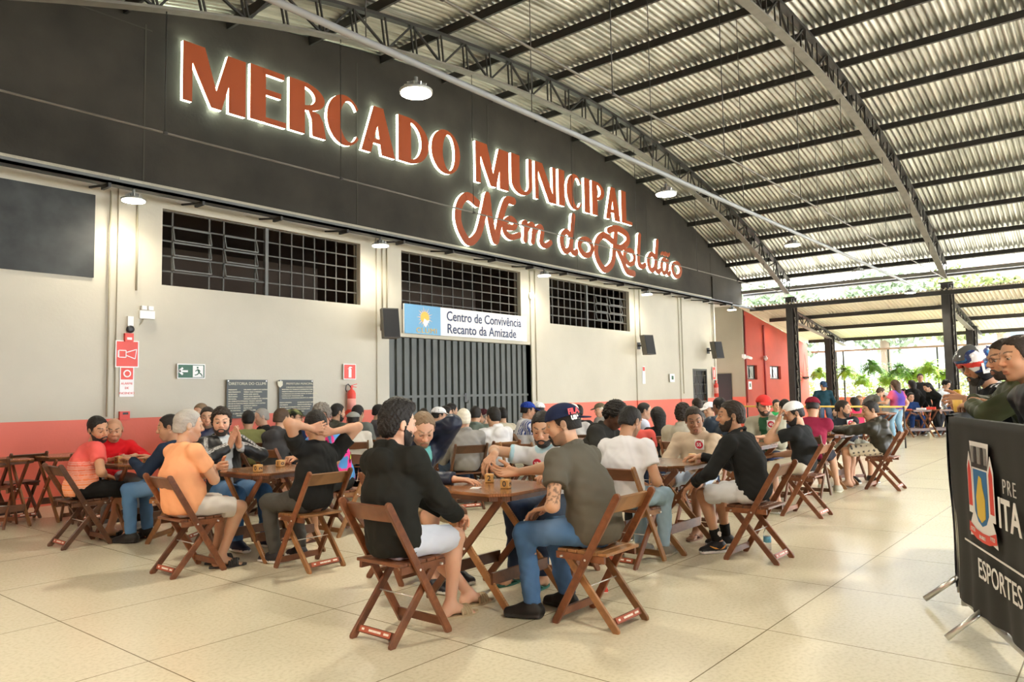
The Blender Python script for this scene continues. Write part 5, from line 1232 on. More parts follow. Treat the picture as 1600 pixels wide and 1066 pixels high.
        G.wrinkle(seed+7, .0060, .95); V, F = G.mesh(); C = np.tile(np.array(pc, float), (len(V), 1))
        if pants == 'long' and pc[2] > pc[0]*1.3:
            for K, A_, hp in ((rK, rA, hipR), (lK, lA, hipL)):
                t = np.clip(1-np.linalg.norm(V-(hp*.45+K*.55)-A3(0, 0, .06), axis=1)/.16, 0, 1)[:, None]; C = C*(1-t*.22)+A3(.45, .55, .65)*t*.22
        if pattern == 'floral': w = np.sin(V@A3(50, 60, 30))*np.sin(V@A3(-40, 30, 62)); C[w > .62] = (.05, .05, .055)
        np_obj('shorts' if pants == 'short' else 'trousers', [(V, F, C)], M_cloth, body)
        for A_, an, K in ((rA, ra_, rK), (lA, la_, lK)):
            fd = A3(math.cos(an), math.sin(an), 0); fl = A3(-math.sin(an), math.cos(an), 0); z0 = A_[2]-.085
            if socks is not None:
                G = Grid(A_-.13, A_+.20, hC); ax = nrm(K-A_); G.seg(A_-A3(0, 0, .02), A_+ax*.13, .042, .046, k=.02); G.cut(A_+ax*.12, ax); V, F = G.mesh(); np_obj('sock', [(V, F, socks)], M_cloth, body)
            if shoe == 'shoe':
                G = Grid(A_-A3(.22, .22, .11), A_+A3(.26, .26, .08), hC*.75)
                G.seg(A_-fd*.035-A3(0, 0, .040), A_+fd*.05-A3(0, 0, .040), .044, .046, k=.02, u=fl, sc=1.0); G.seg(A_-A3(0, 0, .0), A_-A3(0, 0, .03), .046, .048, k=.03)
                G.seg(A_+fd*.03-A3(0, 0, .04), A_+fd*.155-A3(0, 0, .056), .046, .031, k=.03, u=fl, sc=1.22); G.cut(A_+A3(0, 0, .015), (0, 0, 1))
                G.seg(A_-fd*.045-A3(0, 0, .070), A_+fd*.165-A3(0, 0, .070), .016, .014, k=.01, u=fl, sc=3.2); G.cut(A_-A3(0, 0, .0835), (0, 0, -1))
                V, F = G.mesh(); C = np.tile(np.array(shc, float), (len(V), 1)); C[V[:, 2] < z0+.026] = sole; np_obj('shoe', [(V, F, C)], M_shoe, body)
            elif shoe in ('flip', 'slide'):
                m = MB(); n = 20; ol = []
                for q in range(n):
                    a = 2*PI*q/n; ol.append((.06+.155*math.cos(a)*(.95 if math.cos(a) > 0 else .98), (.048+.008*math.cos(a))*math.sin(a)))
                m.prism(ol, A_[2]-.0845, A_[2]-.070, lambda u, v, w: tuple(A3(A_[0], A_[1], 0)+fd*u+fl*v+A3(0, 0, w)))
                B_ = A3(A_[0], A_[1], A_[2]-.085)
                if shoe == 'flip':
                    for s in (-1, 1): m.tube([B_+fd*.145+fl*.008+A3(0, 0, .018), B_+fd*.10+fl*s*.03+A3(0, 0, .052), B_+fd*.03+fl*s*.048+A3(0, 0, .016)], .006, 6)
                else:
                    for s in np.linspace(.06, .125, 5): m.tube([B_+fd*s+fl*.05*math.cos(a)+A3(0, 0, .014+.046*math.sin(a)) for a in np.linspace(0, PI, 9)], .009, 6)
                m.build('sandal', mat('sandal_rubber', shc, .7), body)
    info = dict(nb=nb, fwd=fwd, lat=lat, sp=sp, mid=mid, Hc=Hc, HM=HM, hs=hs, rT=rT, lT=lT, rE=rE, lE=lE, SR=SR, SL=SL, rA=rA, lA=lA, rK=rK, lK=lK, ch=0.104+thick, p0=p0, body=body, thick=thick)
    return info
def badge(P, num, down=.20, side=-.07, r=.036, white_sq=False, tilt=0, out=0.01):
    """round number sticker on the chest"""
    me = [c_ for c_ in P['body'].children if c_.name.split('.')[0] in ('t_shirt', 'polo_shirt', 'sweater', 'hoodie', 'jacket')][0].data
    V = np.zeros(len(me.vertices)*3, np.float32); me.vertices.foreach_get('co', V); V = V.reshape(-1, 3)-P['nb']
    m_ = (np.abs(V@P['lat']-side) < r*.8) & (np.abs(V@P['sp']+down) < r*.8) & (V@P['fwd'] > 0)
    fo = float((V[m_]@P['fwd']).max()) if m_.any() else P['ch']
    c = P['nb']+P['fwd']*(fo+.006)-P['sp']*down+P['lat']*side; X, Z = -P['lat']*-1, P['sp']
    X = P['lat']; fr = frame(c, X, Z, P['fwd']) @ Matrix.Rotation(R(tilt), 4, 'Z')
    m = MB()
    t = empty('number_sticker'); t.parent = P['body']; t.matrix_local = frame(c, P['lat'], P['sp'], P['fwd'])
    if white_sq: MB().box((-r*1.15, -r*1.2, -.012), (r*1.15, r*1.2, .0)).build('sticker_paper', M_signwhite, t)
    MB().lathe([(r, -.012), (r, .002)], 24).build('sticker_disc', M_badge, t)
    return text_mesh('sticker_number', num, r*1.25, t, Matrix.Translation((0, 0, .0035)), M_signwhite, bold=.0012)
M_badge = mat('crimson_sticker', (0.60, 0.02, 0.06), 0.5)
# ------------------------------------------------------------------ the cast: players at the front tables
def front_players():
    # front table
    A = person('bearded person in black hoodie and white denim shorts on the front left chair', (2.98, 3.36), 0, lod=0, head=(3.05, 3.39, 1.20), hyaw=-14, hpitch=6, shirt='hoodie', sc=(.017, .018, .016), pants='short', pc=(.60, .66, .78), shoe='slide', shc=(.42, .33, .20), hair='quiff', beard='full', skin='light', rh=(3.40, 3.26, .63), lh=(3.42, 3.36, .64), rhand=dict(f=(1, .4, -.2), c=.5), lhand=dict(f=(1, -.4, -.2), c=.5), rf=(3.42, 3.34, 0, -12), lf=(3.68, 3.43, 0, -10), girth=1.08)
    B = person('person in backward navy cap, grey polo shirt and blue jeans reaching over the front table', (3.92, 2.57), 90, lod=0, head=(3.91, 2.81, 1.17), hyaw=30, hpitch=10, shirt='polo', sc=(.115, .108, .088), pc=(.07, .16, .33), shoe='shoe', shc=(.012, .012, .012), sole=(.03, .03, .03), hair='buzz', beard='goatee', stubble=.5, cap='cap', capback=True, capc=(.016, .024, .065), skin='olive', tattoo=True, girth=1.16,
               lh=(3.80, 2.85, .665), lhand=dict(f=(1, .15, -.22), n=(-.2, 0, -1), c=.22, s=1.3), lel=A3(-.6, .8, -.4), rh=(3.97, 3.36, .82), rhand=dict(f=(.8, .6, 0), n=(0, .7, .7), c=.22, s=1.2), rel=A3(0, -.8, -.5), lf=(3.72, 2.93, 0, 24), rf=(4.02, 2.88, 0, 0))
    N = person('balding person in navy jacket over turquoise tee, one hand behind the head', (3.97, 4.34), 270, lod=0, head=(3.95, 4.12, 1.12), hyaw=-32, hpitch=34, shirt='jacket', sc=(.012, .020, .048), innerc=(.16, .55, .55), pants='short', pc=(.45, .38, .26), hair='thin', hc='sandy', rec=.03, beard='goatee', stubble=.4, skin='light', lh=(4.03, 4.24, 1.08), lel=A3(.5, 1.0, -.7), lhand=dict(f=(-.3, -1, .5), n=(1, -.3, 0), c=.4), rh=(3.86, 3.72, .785), rhand=dict(f=(.9, .5, -.05), n=(0, 0, -1), c=.12), rf=(3.80, 3.86, 0, 0), lf=(4.10, 3.95, 0, 0), shc=(.02, .02, .03))
    M = person('dark-haired bearded person in white polo with crimson number 12 sticker, reaching across the front table', (4.79, 3.46), 180, lod=0, head=(4.61, 3.50, 1.10), hyaw=26, hpitch=20, shirt='polo', sc=(.70, .73, .78), sc2=(.42, .66, .78), pc=(.03, .05, .10), shoe='flip', shc=(.03, .16, .12), hair='short', hc='black', beard='short', skin='olive', rh=(4.30, 3.72, .93), rhand=dict(f=(.75, -.35, -.75), n=(-.6, 0, -.8), c=.3, s=1.3), rel=A3(0, -1, .15), lh=(4.42, 3.25, .80), lhand=dict(f=(1, 0, 0), c=.3), rf=(4.35, 3.58, 0, 0), lf=(4.32, 3.32, 0, 0))
    badge(M, '12', .085, -.04, .040)
    # second table
    Cc = person('bearded person with sunglasses on the head, black sweater and white shorts', (6.10, 2.46), 90, lod=0, head=(6.10, 2.64, 1.15), hyaw=30, hpitch=2, shirt='long', sc2='collar', sc=(.018, .019, .020), pants='short', pc=(.66, .67, .70), shc=(.015, .015, .018), sole=(.75, .75, .75), socks=(.015, .015, .015), hair='short', hc='dark', beard='full', skin='tan', glasses='head', lh=(5.90, 2.90, .60), lhand=dict(f=(.8, .2, -.7), n=(-.5, 0, -1), c=.3, s=1.2), lel=A3(-.5, .8, -.2), rh=(6.30, 3.02, .79), rhand=dict(f=(.8, .6, 0), c=.35), lf=(6.12, 2.80, 0, 58), rf=(6.42, 2.86, 0, 30), girth=1.06)
    Wt = person('short-haired person in white t-shirt and pale blue jeans seen from behind at the second table', (5.30, 3.22), 0, lod=0, head=(5.49, 3.25, 1.12), hyaw=-8, hpitch=22, shirt='tee', sc=(.76, .76, .80), pc=(.33, .48, .62), hair='fade', hc='black', stubble=.6, skin='tan', rh=(5.60, 3.08, .62), lh=(5.62, 3.34, .62), rf=(5.72, 3.10, 0, 0), lf=(5.72, 3.32, 0, 0), shc=(.20, .18, .14), sole=(.4, .36, .28), girth=1.08)
    Bl = person('dark-skinned person with afro hair and black hoodie looking down at the second table', (6.25, 4.22), 270, lod=1, head=(6.41, 3.96, 1.14), hyaw=10, hpitch=34, shirt='hoodie', sc=(.03, .03, .028), pc=(.03, .03, .03), hair='afro', skin='dark', rh=(6.0, 3.66, .78), lh=(6.3, 3.64, .78))
    By = person('young person in beige hoodie with number 55 sticker and tongue out, across the second table', (7.10, 3.42), 180, lod=0, head=(6.96, 3.39, 1.08), hyaw=30, hpitch=16, hroll=6, shirt='hoodie', sc=(.62, .50, .38), pants='short', pc=(.50, .60, .76), hair='short', hc='dark', skin='brown', mouth=.010, rh=(6.62, 3.62, .66), lh=(6.66, 3.28, .66), rf=(6.66, 3.56, 0, 0), lf=(6.60, 3.22, 0, 0), shoe='flip', shc=(.2, .1, .06), girth=1.1, seed=5)
    badge(By, '55', .06, .08, .040, True)
    # second row: table left of centre
    E = person('grey-haired person in orange t-shirt and beige shorts with folded arms', (3.04, 5.95), 0, lod=0, head=(3.10, 5.98, 1.16), hyaw=-16, hpitch=6, shirt='tee', sc=(.90, .43, .22), pants='short', pc=(.60, .57, .53), shoe='slide', shc=(.03, .03, .03), hair='short', hc='grey', stubble=.15, skin='olive', girth=1.22, rh=(3.30, 6.02, .86), rhand=dict(f=(.15, 1, .1), n=(-1, .2, 0), c=.45), rel=A3(-.1, -1, -1), lh=(3.34, 5.92, .82), lhand=dict(f=(.1, -1, 0), n=(-1, 0, 0), c=.6), lel=A3(-.1, 1, -1), rf=(3.32, 5.86, 0, -20), lf=(3.38, 6.05, 0, -8))
    Pr = person('dark-haired bearded person in black jacket with white sleeve stripes, palms pressed together', (3.90, 6.80), 270, lod=0, head=(3.87, 6.84, 1.15), hyaw=-30, hpitch=6, shirt='jacket', sc=(.012, .013, .015), innerc=(.45, .50, .55), pattern='stripes3', pc=(.05, .13, .28), hair='curly', hc='dark', beard='short', skin='light', eyes_down=False, rh=(3.82, 6.60, .93), lh=(3.90, 6.57, .93), rhand=dict(f=(.25, .25, 1), n=(0, 1, 0), c=0, s=.3, th=0), lhand=dict(f=(.25, -.25, 1), n=(0, -1, 0), c=0, s=.3), rel=A3(.2, -1, -.5), lel=A3(.2, 1, -.5), shc=(.015, .02, .05), sole=(.8, .8, .8), rf=(3.76, 6.36, 0, 0), lf=(4.04, 6.34, 0, 0))
    Fp = person('person in black t-shirt with both hands clasped behind the head, back turned', (3.78, 5.27), 90, lod=0, head=(3.90, 5.38, 1.13), hyaw=-4, hpitch=18, shirt='tee', sc=(.017, .018, .018), pc=(.075, .075, .07), shc=(.02, .02, .025), sole=(.75, .75, .75), hair='short', hc='black', skin='tan', girth=1.14, wr=1.3, lh=(3.78, 5.27, 1.12), lel=A3(-.1, 1, -.05), lhand=dict(f=(-.15, -1, .15), n=(1, .1, .1), c=.28, s=.5), rh=(3.99, 5.28, 1.08), rel=A3(-.1, -1, -.05), rhand=dict(f=(-.2, 1, .25), n=(1, -.1, .1), c=.28, s=.5), lf=(3.68, 5.62, 0, 12), rf=(3.92, 5.62, 0, 0))
    Gp = person('curly grey-haired person in pink and blue splash jersey, partly hidden by a black t-shirt', (4.86, 6.30), 180, lod=1, head=(4.68, 6.36, 1.17), hyaw=30, hpitch=14, shirt='tee', pattern='splash', pants='short', pc=(.02, .02, .02), hair='curly', hc='salt', skin='tan', rh=(4.26, 6.22, .79), rhand=dict(f=(1, 0, 0), c=.9), lh=(4.36, 6.05, .79), lhand=dict(f=(1, 0, 0), c=.8), girth=1.15, shoe='flip', shc=(.1, .04, .03))
    # third row, far left
    Gk = person('bearded person in pink and orange football shirt, leftmost of all the people', (3.02, 7.94), -12, lod=0, head=(3.18, 7.92, 1.10), hyaw=-64, hpitch=16, hroll=14, shirt='tee', pattern='grad', pants='short', pc=(.012, .012, .012), shoe='slide', shc=(.012, .012, .012), hair='fade', hc='black', beard='short', skin='tan', girth=1.12, rh=(3.20, 7.80, .66), rhand=dict(f=(.8, .6, -.3), n=(-.3, .2, -1), c=.5), rel=A3(-.3, -1, .1), lh=(3.4, 8.2, .77), rf=(3.44, 7.80, 0, 0), lf=(3.36, 8.06, 0, 0))
    Rd = person('bald person in bright red hoodie with folded hands on the table, far left', (3.64, 8.88), 270, lod=0, head=(3.63, 8.64, 1.06), hyaw=-24, hpitch=18, shirt='hoodie', sc=(.62, .012, .018), pc=(.25, .28, .30), hair='bald', hc='dark', skin='tan', stubble=.3, girth=1.12, rh=(3.58, 8.30, .79), lh=(3.72, 8.32, .79), rhand=dict(f=(.4, .8, 0), c=.6), lhand=dict(f=(.4, -.8, 0), c=.6), rel=A3(-.1, -1, -.6), lel=A3(-.1, 1, -.6), shc=(.6, .6, .6))
    t = text_mesh('chest_print', 'IMPORT', .045, Rd['body'], frame(Rd['nb']+Rd['fwd']*(Rd['ch']+.03)-Rd['sp']*.07, Rd['lat'], Rd['sp'], Rd['fwd']), M_signwhite)
    person('short-haired person in navy long-sleeved shirt and blue jeans, back turned, behind the one in orange', (3.72, 7.36), 125, lod=1, head=(3.64, 7.42, 1.10), hyaw=20, hpitch=10, shirt='long', sc=(.02, .035, .07), pc=(.10, .22, .42), hair='fade', hc='black', skin='tan', rh=(3.66, 7.78, .79), lh=(3.42, 7.70, .79), shc=(.02, .02, .02), sole=(.03, .03, .03))
    # right-hand tables
    Dp = person('person in white cap, black t-shirt and cream shorts with hand at the mouth', (8.45, 2.84), 90, lod=1, head=(8.43, 2.92, 1.10), hyaw=36, hpitch=18, shirt='tee', sc=(.018, .019, .02), pants='short', pc=(.68, .64, .52), cap='cap', capc=(.80, .80, .80), hair='short', hc='black', beard='short', skin='tan', lh=(8.33, 3.05, 1.03), lhand=dict(f=(-.3, -.2, 1), n=(-1, 0, 0), c=.75), lel=A3(.1, .5, -1), rh=(8.58, 3.25, .62), lf=(8.38, 3.14, 0, 0), rf=(8.62, 3.2, 0, 0), shc=(.25, .2, .15), glasses=False)
    Mp = person('bearded person in red cap, glasses and grey-green zip hoodie with number 40 sticker', (9.50, 3.58), 180, lod=1, head=(9.35, 3.60, 1.17), hyaw=34, hpitch=6, shirt='hoodie', sc=(.36, .34, .26), innerc=(.03, .10, .05), cap='cap', capc=(.70, .05, .045), hair='short', hc='dark', beard='short', glasses=True, skin='light', rh=(9.08, 3.70, .80), lh=(9.08, 3.52, .80), rhand=dict(f=(.5, .8, 0), c=.6), lhand=dict(f=(.5, -.8, 0), c=.6), pc=(.02, .03, .07))
    badge(Mp, '40', .05, .11, .042, True)
    person('person in maroon cap and maroon t-shirt leaning on the table, seen from behind', (10.02, 3.28), 5, lod=1, head=(10.15, 3.26, 1.13), hyaw=10, hpitch=16, shirt='tee', sc=(.24, .018, .05), cap='cap', capc=(.20, .015, .03), hair='buzz', hc='black', skin='tan', pants='short', pc=(.03, .03, .04), girth=1.22, rh=(10.75, 3.28, .79), lh=(10.8, 3.45, .79), shoe='shoe', shc=(.35, .33, .25), sole=(.7, .68, .55), rf=(10.5, 3.1, 0, 0), lf=(10.5, 3.3, 0, 0))
    Br = person('bearded person in black t-shirt with white badge looking right at the fourth table', (12.08, 3.42), 225, lod=1, head=(11.99, 3.40, 1.06), hyaw=50, hpitch=4, shirt='tee', sc=(.02, .022, .028), hair='fade', hc='dark', beard='short', skin='tan', pants='short', pc=(.40, .42, .38), girth=1.15, rh=(11.6, 3.35, .79), lh=(11.55, 3.2, .79))
    badge(Br, '8', .04, .05, .042, True, 12)
    Hp = person('black-haired person in black rain jacket with hood and floral cream shorts, right end chair', (11.20, 2.70), 90, lod=1, head=(11.12, 2.81, 1.06), hyaw=34, hpitch=10, shirt='jacket', hoodup=True, sc=(.022, .020, .012), pants='short', pc=(.66, .60, .46), pattern='floral', hair='fade', hc='black', skin='tan', lh=(11.0, 3.28, .80), rh=(11.22, 3.28, .80), lel=A3(.1, 1, -.3), lf=(11.05, 3.12, 0, 10), rf=(11.3, 3.16, 0, 0), shoe='flip', shc=(.25, .2, .15))
    return dict(A=A, B=B, C=Cc, F=Fp)
CAST = front_players()
# lettering on the backward navy cap, swoosh and sock print, back script
B = CAST['B']; HX, HY, HZ = B['HM']; n_ = nrm(-HX*.72+HY*.62); c_ = B['Hc']+(n_*.108+HZ*.072)*B['hs']; lx = nrm(np.cross(nrm(HZ-n_*.25), n_)); lz = np.cross(n_, lx)
cp = [c for c in B['body'].children if c.name.startswith('cap')][0]
text_mesh('cap_lettering', 'FILA', .050, cp, frame(c_+n_*.008, lx, lz, n_), mat('cap_red_print', (.75, .06, .07), .5), bold=.002)
text_mesh('cap_lettering', 'USA', .036, cp, frame(c_+n_*.012-lz*.040, lx, lz, n_), M_signwhite, bold=.002)
C_ = CAST['C']; sh = [c for c in C_['body'].children if c.name.startswith('shoe')]; so = [c for c in C_['body'].children if c.name.startswith('sock')]
A_ = C_['lA']; an = R(58); fd = A3(math.cos(an), math.sin(an), 0); fl = A3(-math.sin(an), math.cos(an), 0)
P2 = [A_+fd*t+fl*(.052-.1*max(0, t-.09))+A3(0, 0, z-.085) for t, z in ((-.045, .075), (-.02, .050), (.02, .040), (.07, .052), (.115, .072))]
MB().tube(P2, [.003, .008, .010, .007, .002], 6).build('swoosh', mat('orange_swoosh', (.85, .38, .08), .5), sh[0] if sh else C_['body'])
ax_ = nrm(C_['lK']-A_); c_ = A_+ax_*.085+fl*.044-fd*.012; m = MB()
m.tube([c_, c_+fl*.004], .019, 12); m.tube([c_-ax_*.016, c_-ax_*.016+fl*.004], .012, 8); m.build('skull_print', M_signwhite, so[0] if so else C_['body'])
w_ = nrm(C_['rE']-C_['rT']); q_ = C_['rT']+w_*.012; u_ = nrm(np.cross(w_, A3(0, 0, 1))); v_ = np.cross(w_, u_)
MB().tube([q_+(u_*math.cos(a)+v_*math.sin(a))*.031 for a in np.linspace(0, 2*PI, 15)], .007, 6).build('wristwatch', M_black, C_['body'])
# ------------------------------------------------------------------ standing spectators behind the barrier
HL = person('person in open-face white, blue and red helmet and black striped jersey leaning on the barrier', (6.52, .56), 112, stand=True, lod=0, head=(6.44, .86, 1.50), hyaw=14, hpitch=10, shirt='tee', sc=(.015, .016, .02), pattern='bwstripes', pc=(.03, .03, .04), hair='short', hc='black', beard='full', skin='tan', cap='helmet', lh=(6.60, .99, 1.27), lhand=dict(f=(1, 0, 0), n=(0, -1, -.3), c=.55), lel=A3(-.2, .8, -.5), rh=(6.76, .99, 1.25), rhand=dict(f=(1, .2, 0), n=(0, .6, -.8), c=.55), girth=1.05, hs=1.04)
hs_ = HL['hs']; HX, HY, HZ = HL['HM']; n_ = nrm(HY*.95+HX*.1); c_ = HL['Hc']+(n_*.128-HX*.03+HZ*.0)*hs_; hl_ = [c for c in HL['body'].children if c.name.startswith('helmet')][0]
text_mesh('helmet_lettering', 'LS2', .10, hl_, frame(c_, -nrm(HX-n_*(HX@n_)), HZ, n_), M_signwhite, bold=.004)
person('person with dark hair, sunglasses and olive green padded jacket leaning on the barrier', (5.86, .40), 115, stand=True, lod=0, head=(5.80, .63, 1.535), hyaw=8, hpitch=8, shirt='jacket', sc=(.045, .055, .022), pc=(.02, .02, .03), hair='short', hc='dark', beard='short', skin='tan', glasses=True, lh=(5.86, .84, 1.24), lel=A3(.1, 1, -.3), lhand=dict(f=(.2, -1, .1), n=(-.3, 0, -1), c=.4), rh=(6.02, .86, 1.27), rel=A3(.1, -1, -.3), rhand=dict(f=(.3, 1, 0), n=(-.3, 0, -1), c=.4), girth=1.15)
person('close-cropped person in black jacket at the right edge, watching over the banner', (5.22, .24), 118, stand=True, lod=0, head=(5.22, .50, 1.525), hyaw=10, hpitch=6, shirt='jacket', sc=(.013, .014, .018), pc=(.02, .02, .03), hair='fade', hc='dark', skin='tan', lh=(5.0, .22, .82), rh=(5.5, .3, .82), girth=1.1)
# ------------------------------------------------------------------ standing people at the far end
def stander(label, x, y, z, face, **k):
    a = R(face); ln = k.pop('lean', .03); person(label, (x-ln*math.cos(a), y-ln*math.sin(a)), face, stand=True, head=(x, y, z), lod=2, **k)
stander('person in blue cap and dark teal sweatshirt standing far behind the maroon cap', 21.76, 6.67, 1.45, 215, cap='cap', capc=(.03, .06, .12), shirt='long', sc=(.015, .05, .07), skin='olive', hpitch=20)
stander('person in grey jacket bending over a table far back, left of the purple top', 22.78, 5.45, 1.25, 300, lean=.35, shirt='jacket', sc=(.10, .10, .09), hair='short', hc='brown', hpitch=30)
stander('person with long ponytail, purple top and light blue jeans standing with back turned', 21.38, 4.77, 1.43, 60, tall=.95, hair='long', hc='brown', sex='f', sc=(.10, .06, .34), pattern='purple', pc=(.25, .42, .55), girth=1.2, skin='light', lh=(21.3, 5.15, .98), lean=.06)
stander('long-haired person in black hoodie with pale back print, standing far back', 25.2, 5.16, 1.446, 50, hair='long', sex='f', shirt='hoodie', sc=(.02, .02, .02), pc=(.03, .03, .03))
stander('tall black-haired person in dark clothes standing behind the leaning one, far back', 25.66, 5.0, 1.65, 200, hair='short', sc=(.03, .03, .03), pc=(.02, .02, .02))
stander('long black-haired person in black bending left over the far long table', 24.5, 4.61, 1.36, 130, lean=.30, hair='long', sex='f', shirt='long', sc=(.015, .018, .018), pc=(.02, .02, .02), hpitch=30)
stander('curly-haired person in white shirt leaning beside the tall column, far right', 25.2, 4.23, 1.43, 250, lean=.22, hair='afro', sc=(.6, .62, .62), pc=(.05, .05, .06), hpitch=30)
# ------------------------------------------------------------------ seated players further back
person('person with short sandy grey hair, mostly hidden behind the grey-haired person in orange', (5.55, 10.28), 200, head=(5.48, 10.25, 1.19), lod=2, hair='short', hc='sandy', sc=(0.3, 0.3, 0.25), headonly=False)
person('dark-haired person in navy jacket with lime stripe, peering from behind the one with praying hands', (4.90, 9.02), 250, head=(4.87, 8.94, 1.15), lod=2, hair='short', hc='dark', shirt='jacket', sc=(0.015, 0.02, 0.06), hyaw=-10, stubble=0.6, headonly=False)
person('person in olive green t-shirt with short black hair, back turned, near the two plaques', (5.82, 9.57), 60, head=(5.86, 9.64, 1.08), lod=2, hair='short', sc=(0.26, 0.27, 0.11), headonly=False)
person('grey-haired person in black facing left, below the left plaque', (6.67, 10.46), 160, head=(6.59, 10.48, 1.09), lod=2, hair='short', hc='grey', sc=(0.02, 0.02, 0.02), skin='light', headonly=False)
person('short-haired person in charcoal hoodie leaning right, behind the small folding chair', (5.27, 8.03), 10, head=(5.35, 8.05, 1.12), lod=2, hair='fade', hc='brown', shirt='hoodie', sc=(0.06, 0.06, 0.065), stubble=0.6, headonly=False)
person('bearded person with glasses and camouflage cap in navy shirt, below the right plaque', (6.01, 8.86), 290, head=(6.04, 8.79, 1.11), lod=1, hair='short', cap='flat', capc=(0.1, 0.11, 0.05), capc2=(0.05, 0.06, 0.03), pattern='camo', glasses=True, beard='full', sc=(0.012, 0.02, 0.06), hyaw=20, headonly=False)
person('bearded person in dark green jacket looking right, beside the fire extinguisher', (6.83, 9.00), 350, head=(6.91, 8.99, 1.15), lod=2, hair='short', beard='full', shirt='jacket', sc=(0.045, 0.05, 0.035), headonly=False)
person('person in grey flat cap and white sweater with blue script on the back', (6.62, 8.28), 50, head=(6.67, 8.34, 1.05), lod=1, hair='buzz', cap='flat', capc=(0.3, 0.31, 0.29), shirt='long', sc=(0.66, 0.64, 0.58), headonly=False)
person('dark-haired person in grey hoodie, half hidden behind the grey flat cap', (7.22, 8.97), 20, head=(7.29, 9.00, 1.12), lod=2, hair='short', shirt='hoodie', sc=(0.16, 0.18, 0.17), headonly=False)
person('dark-haired person mostly hidden behind the thick dark hair of the front left player', (8.35, 9.88), 330, head=(8.42, 9.84, 1.11), lod=2, hair='short', sc=(0.1, 0.1, 0.12), headonly=False)
person('dark-haired person facing the camera before the gate, just above the balding player', (9.37, 9.76), 230, head=(9.32, 9.70, 1.02), lod=2, hair='short', hc='dark', sc=(0.2, 0.2, 0.2), headonly=False)
person('person in white trucker cap and pale collar looking right, before the gate', (7.92, 8.03), 335, head=(7.99, 7.99, 1.07), lod=2, hair='buzz', cap='cap', capc=(0.8, 0.82, 0.84), capc2=(0.75, 0.78, 0.8), shirt='polo', sc=(0.55, 0.56, 0.52), skin='light', headonly=False)
person('person in royal blue shirt looking right, just right of the white trucker cap', (8.71, 8.66), 330, head=(8.78, 8.62, 1.07), lod=2, hair='short', sc=(0.02, 0.09, 0.5), headonly=False)
person('dark-haired person in black, tallest head before the middle of the gate', (9.63, 9.41), 340, head=(9.70, 9.38, 1.10), lod=2, hair='short', sc=(0.02, 0.02, 0.02), stubble=0.7, headonly=False)
person('white-haired person in grey jacket seen from behind, in front of the gate', (6.79, 6.34), 62, head=(6.83, 6.41, 1.07), lod=1, hair='short', hc='white', shirt='jacket', sc=(0.22, 0.21, 0.2), skin='light', girth=1.1, headonly=False)
person('dark-haired person in dark green jacket just behind the white-haired one', (8.05, 7.32), 40, head=(8.11, 7.37, 1.08), lod=2, hair='fade', shirt='jacket', sc=(0.09, 0.12, 0.1), headonly=False)
person('bearded person in dark red cap looking left, facing the one in white hoodie', (8.78, 7.74), 165, head=(8.70, 7.76, 1.02), lod=2, hair='short', hc='salt', cap='cap', capc=(0.05, 0.012, 0.015), beard='short', sc=(0.6, 0.6, 0.6), headonly=False)
person('black-haired person in white hoodie seen from behind before the gate', (7.42, 6.37), 75, head=(7.44, 6.45, 1.08), lod=1, hair='short', shirt='hoodie', sc=(0.72, 0.72, 0.74), headonly=False)
person('person in beige shirt, shoulder visible just right of the white hoodie', (9.86, 8.31), 70, head=(9.89, 8.38, 1.02), lod=2, hair='short', sc=(0.58, 0.54, 0.42), headonly=False)
person('person in royal blue cap and white jacket with blue shoulder stripes', (8.93, 7.13), 325, head=(8.99, 7.09, 1.12), lod=2, hair='fade', cap='cap', capc=(0.02, 0.05, 0.3), shirt='jacket', sc=(0.7, 0.72, 0.78), pattern='jersey', skin='tan', headonly=False)
person('person in white cap and royal blue hoodie seen from behind', (9.59, 7.34), 35, head=(9.66, 7.39, 1.10), lod=2, hair='fade', cap='cap', capc=(0.82, 0.84, 0.86), shirt='hoodie', sc=(0.02, 0.08, 0.42), headonly=False)
person('brown-haired person barely visible left of the cream cap', (11.59, 8.39), 50, head=(11.64, 8.45, 1.04), lod=2, hair='short', hc='brown', sc=(0.3, 0.2, 0.2), headonly=False)
person('person in cream cap just beyond the navy cap of the front player', (9.19, 6.40), 40, head=(9.25, 6.46, 1.08), lod=2, hair='fade', cap='cap', capc=(0.8, 0.76, 0.68), sc=(0.5, 0.5, 0.5), headonly=False)
person('dark-haired person in black t-shirt beyond the navy cap brim', (10.76, 7.36), 60, head=(10.80, 7.43, 1.04), lod=2, hair='short', sc=(0.02, 0.02, 0.02), headonly=False)
person('elderly person in olive cap and pale grey shirt leaning left by the red dado', (12.46, 7.97), 150, head=(12.39, 8.01, 1.04), lod=2, hair='short', hc='white', cap='cap', capc=(0.17, 0.14, 0.09), shirt='long', sc=(0.5, 0.51, 0.52), skin='light', headonly=False)
person('person in coral red t-shirt, mostly hidden behind the player in white t-shirt', (8.63, 5.04), 30, head=(8.70, 5.08, 1.02), lod=2, hair='short', sc=(0.75, 0.12, 0.1), headonly=False)
person('thin-faced person in blue and white jacket looking down right by the red dado', (10.14, 5.84), 310, head=(10.20, 5.78, 1.08), lod=2, hair='buzz', shirt='jacket', sc=(0.55, 0.6, 0.75), innerc=(0.03, 0.1, 0.5), skin='olive', glasses=True, headonly=False)
person('long black-haired person in black top seen from behind', (9.37, 5.09), 48, head=(9.43, 5.15, 1.02), lod=1, hair='long', sex='f', sc=(0.02, 0.02, 0.02), headonly=False)
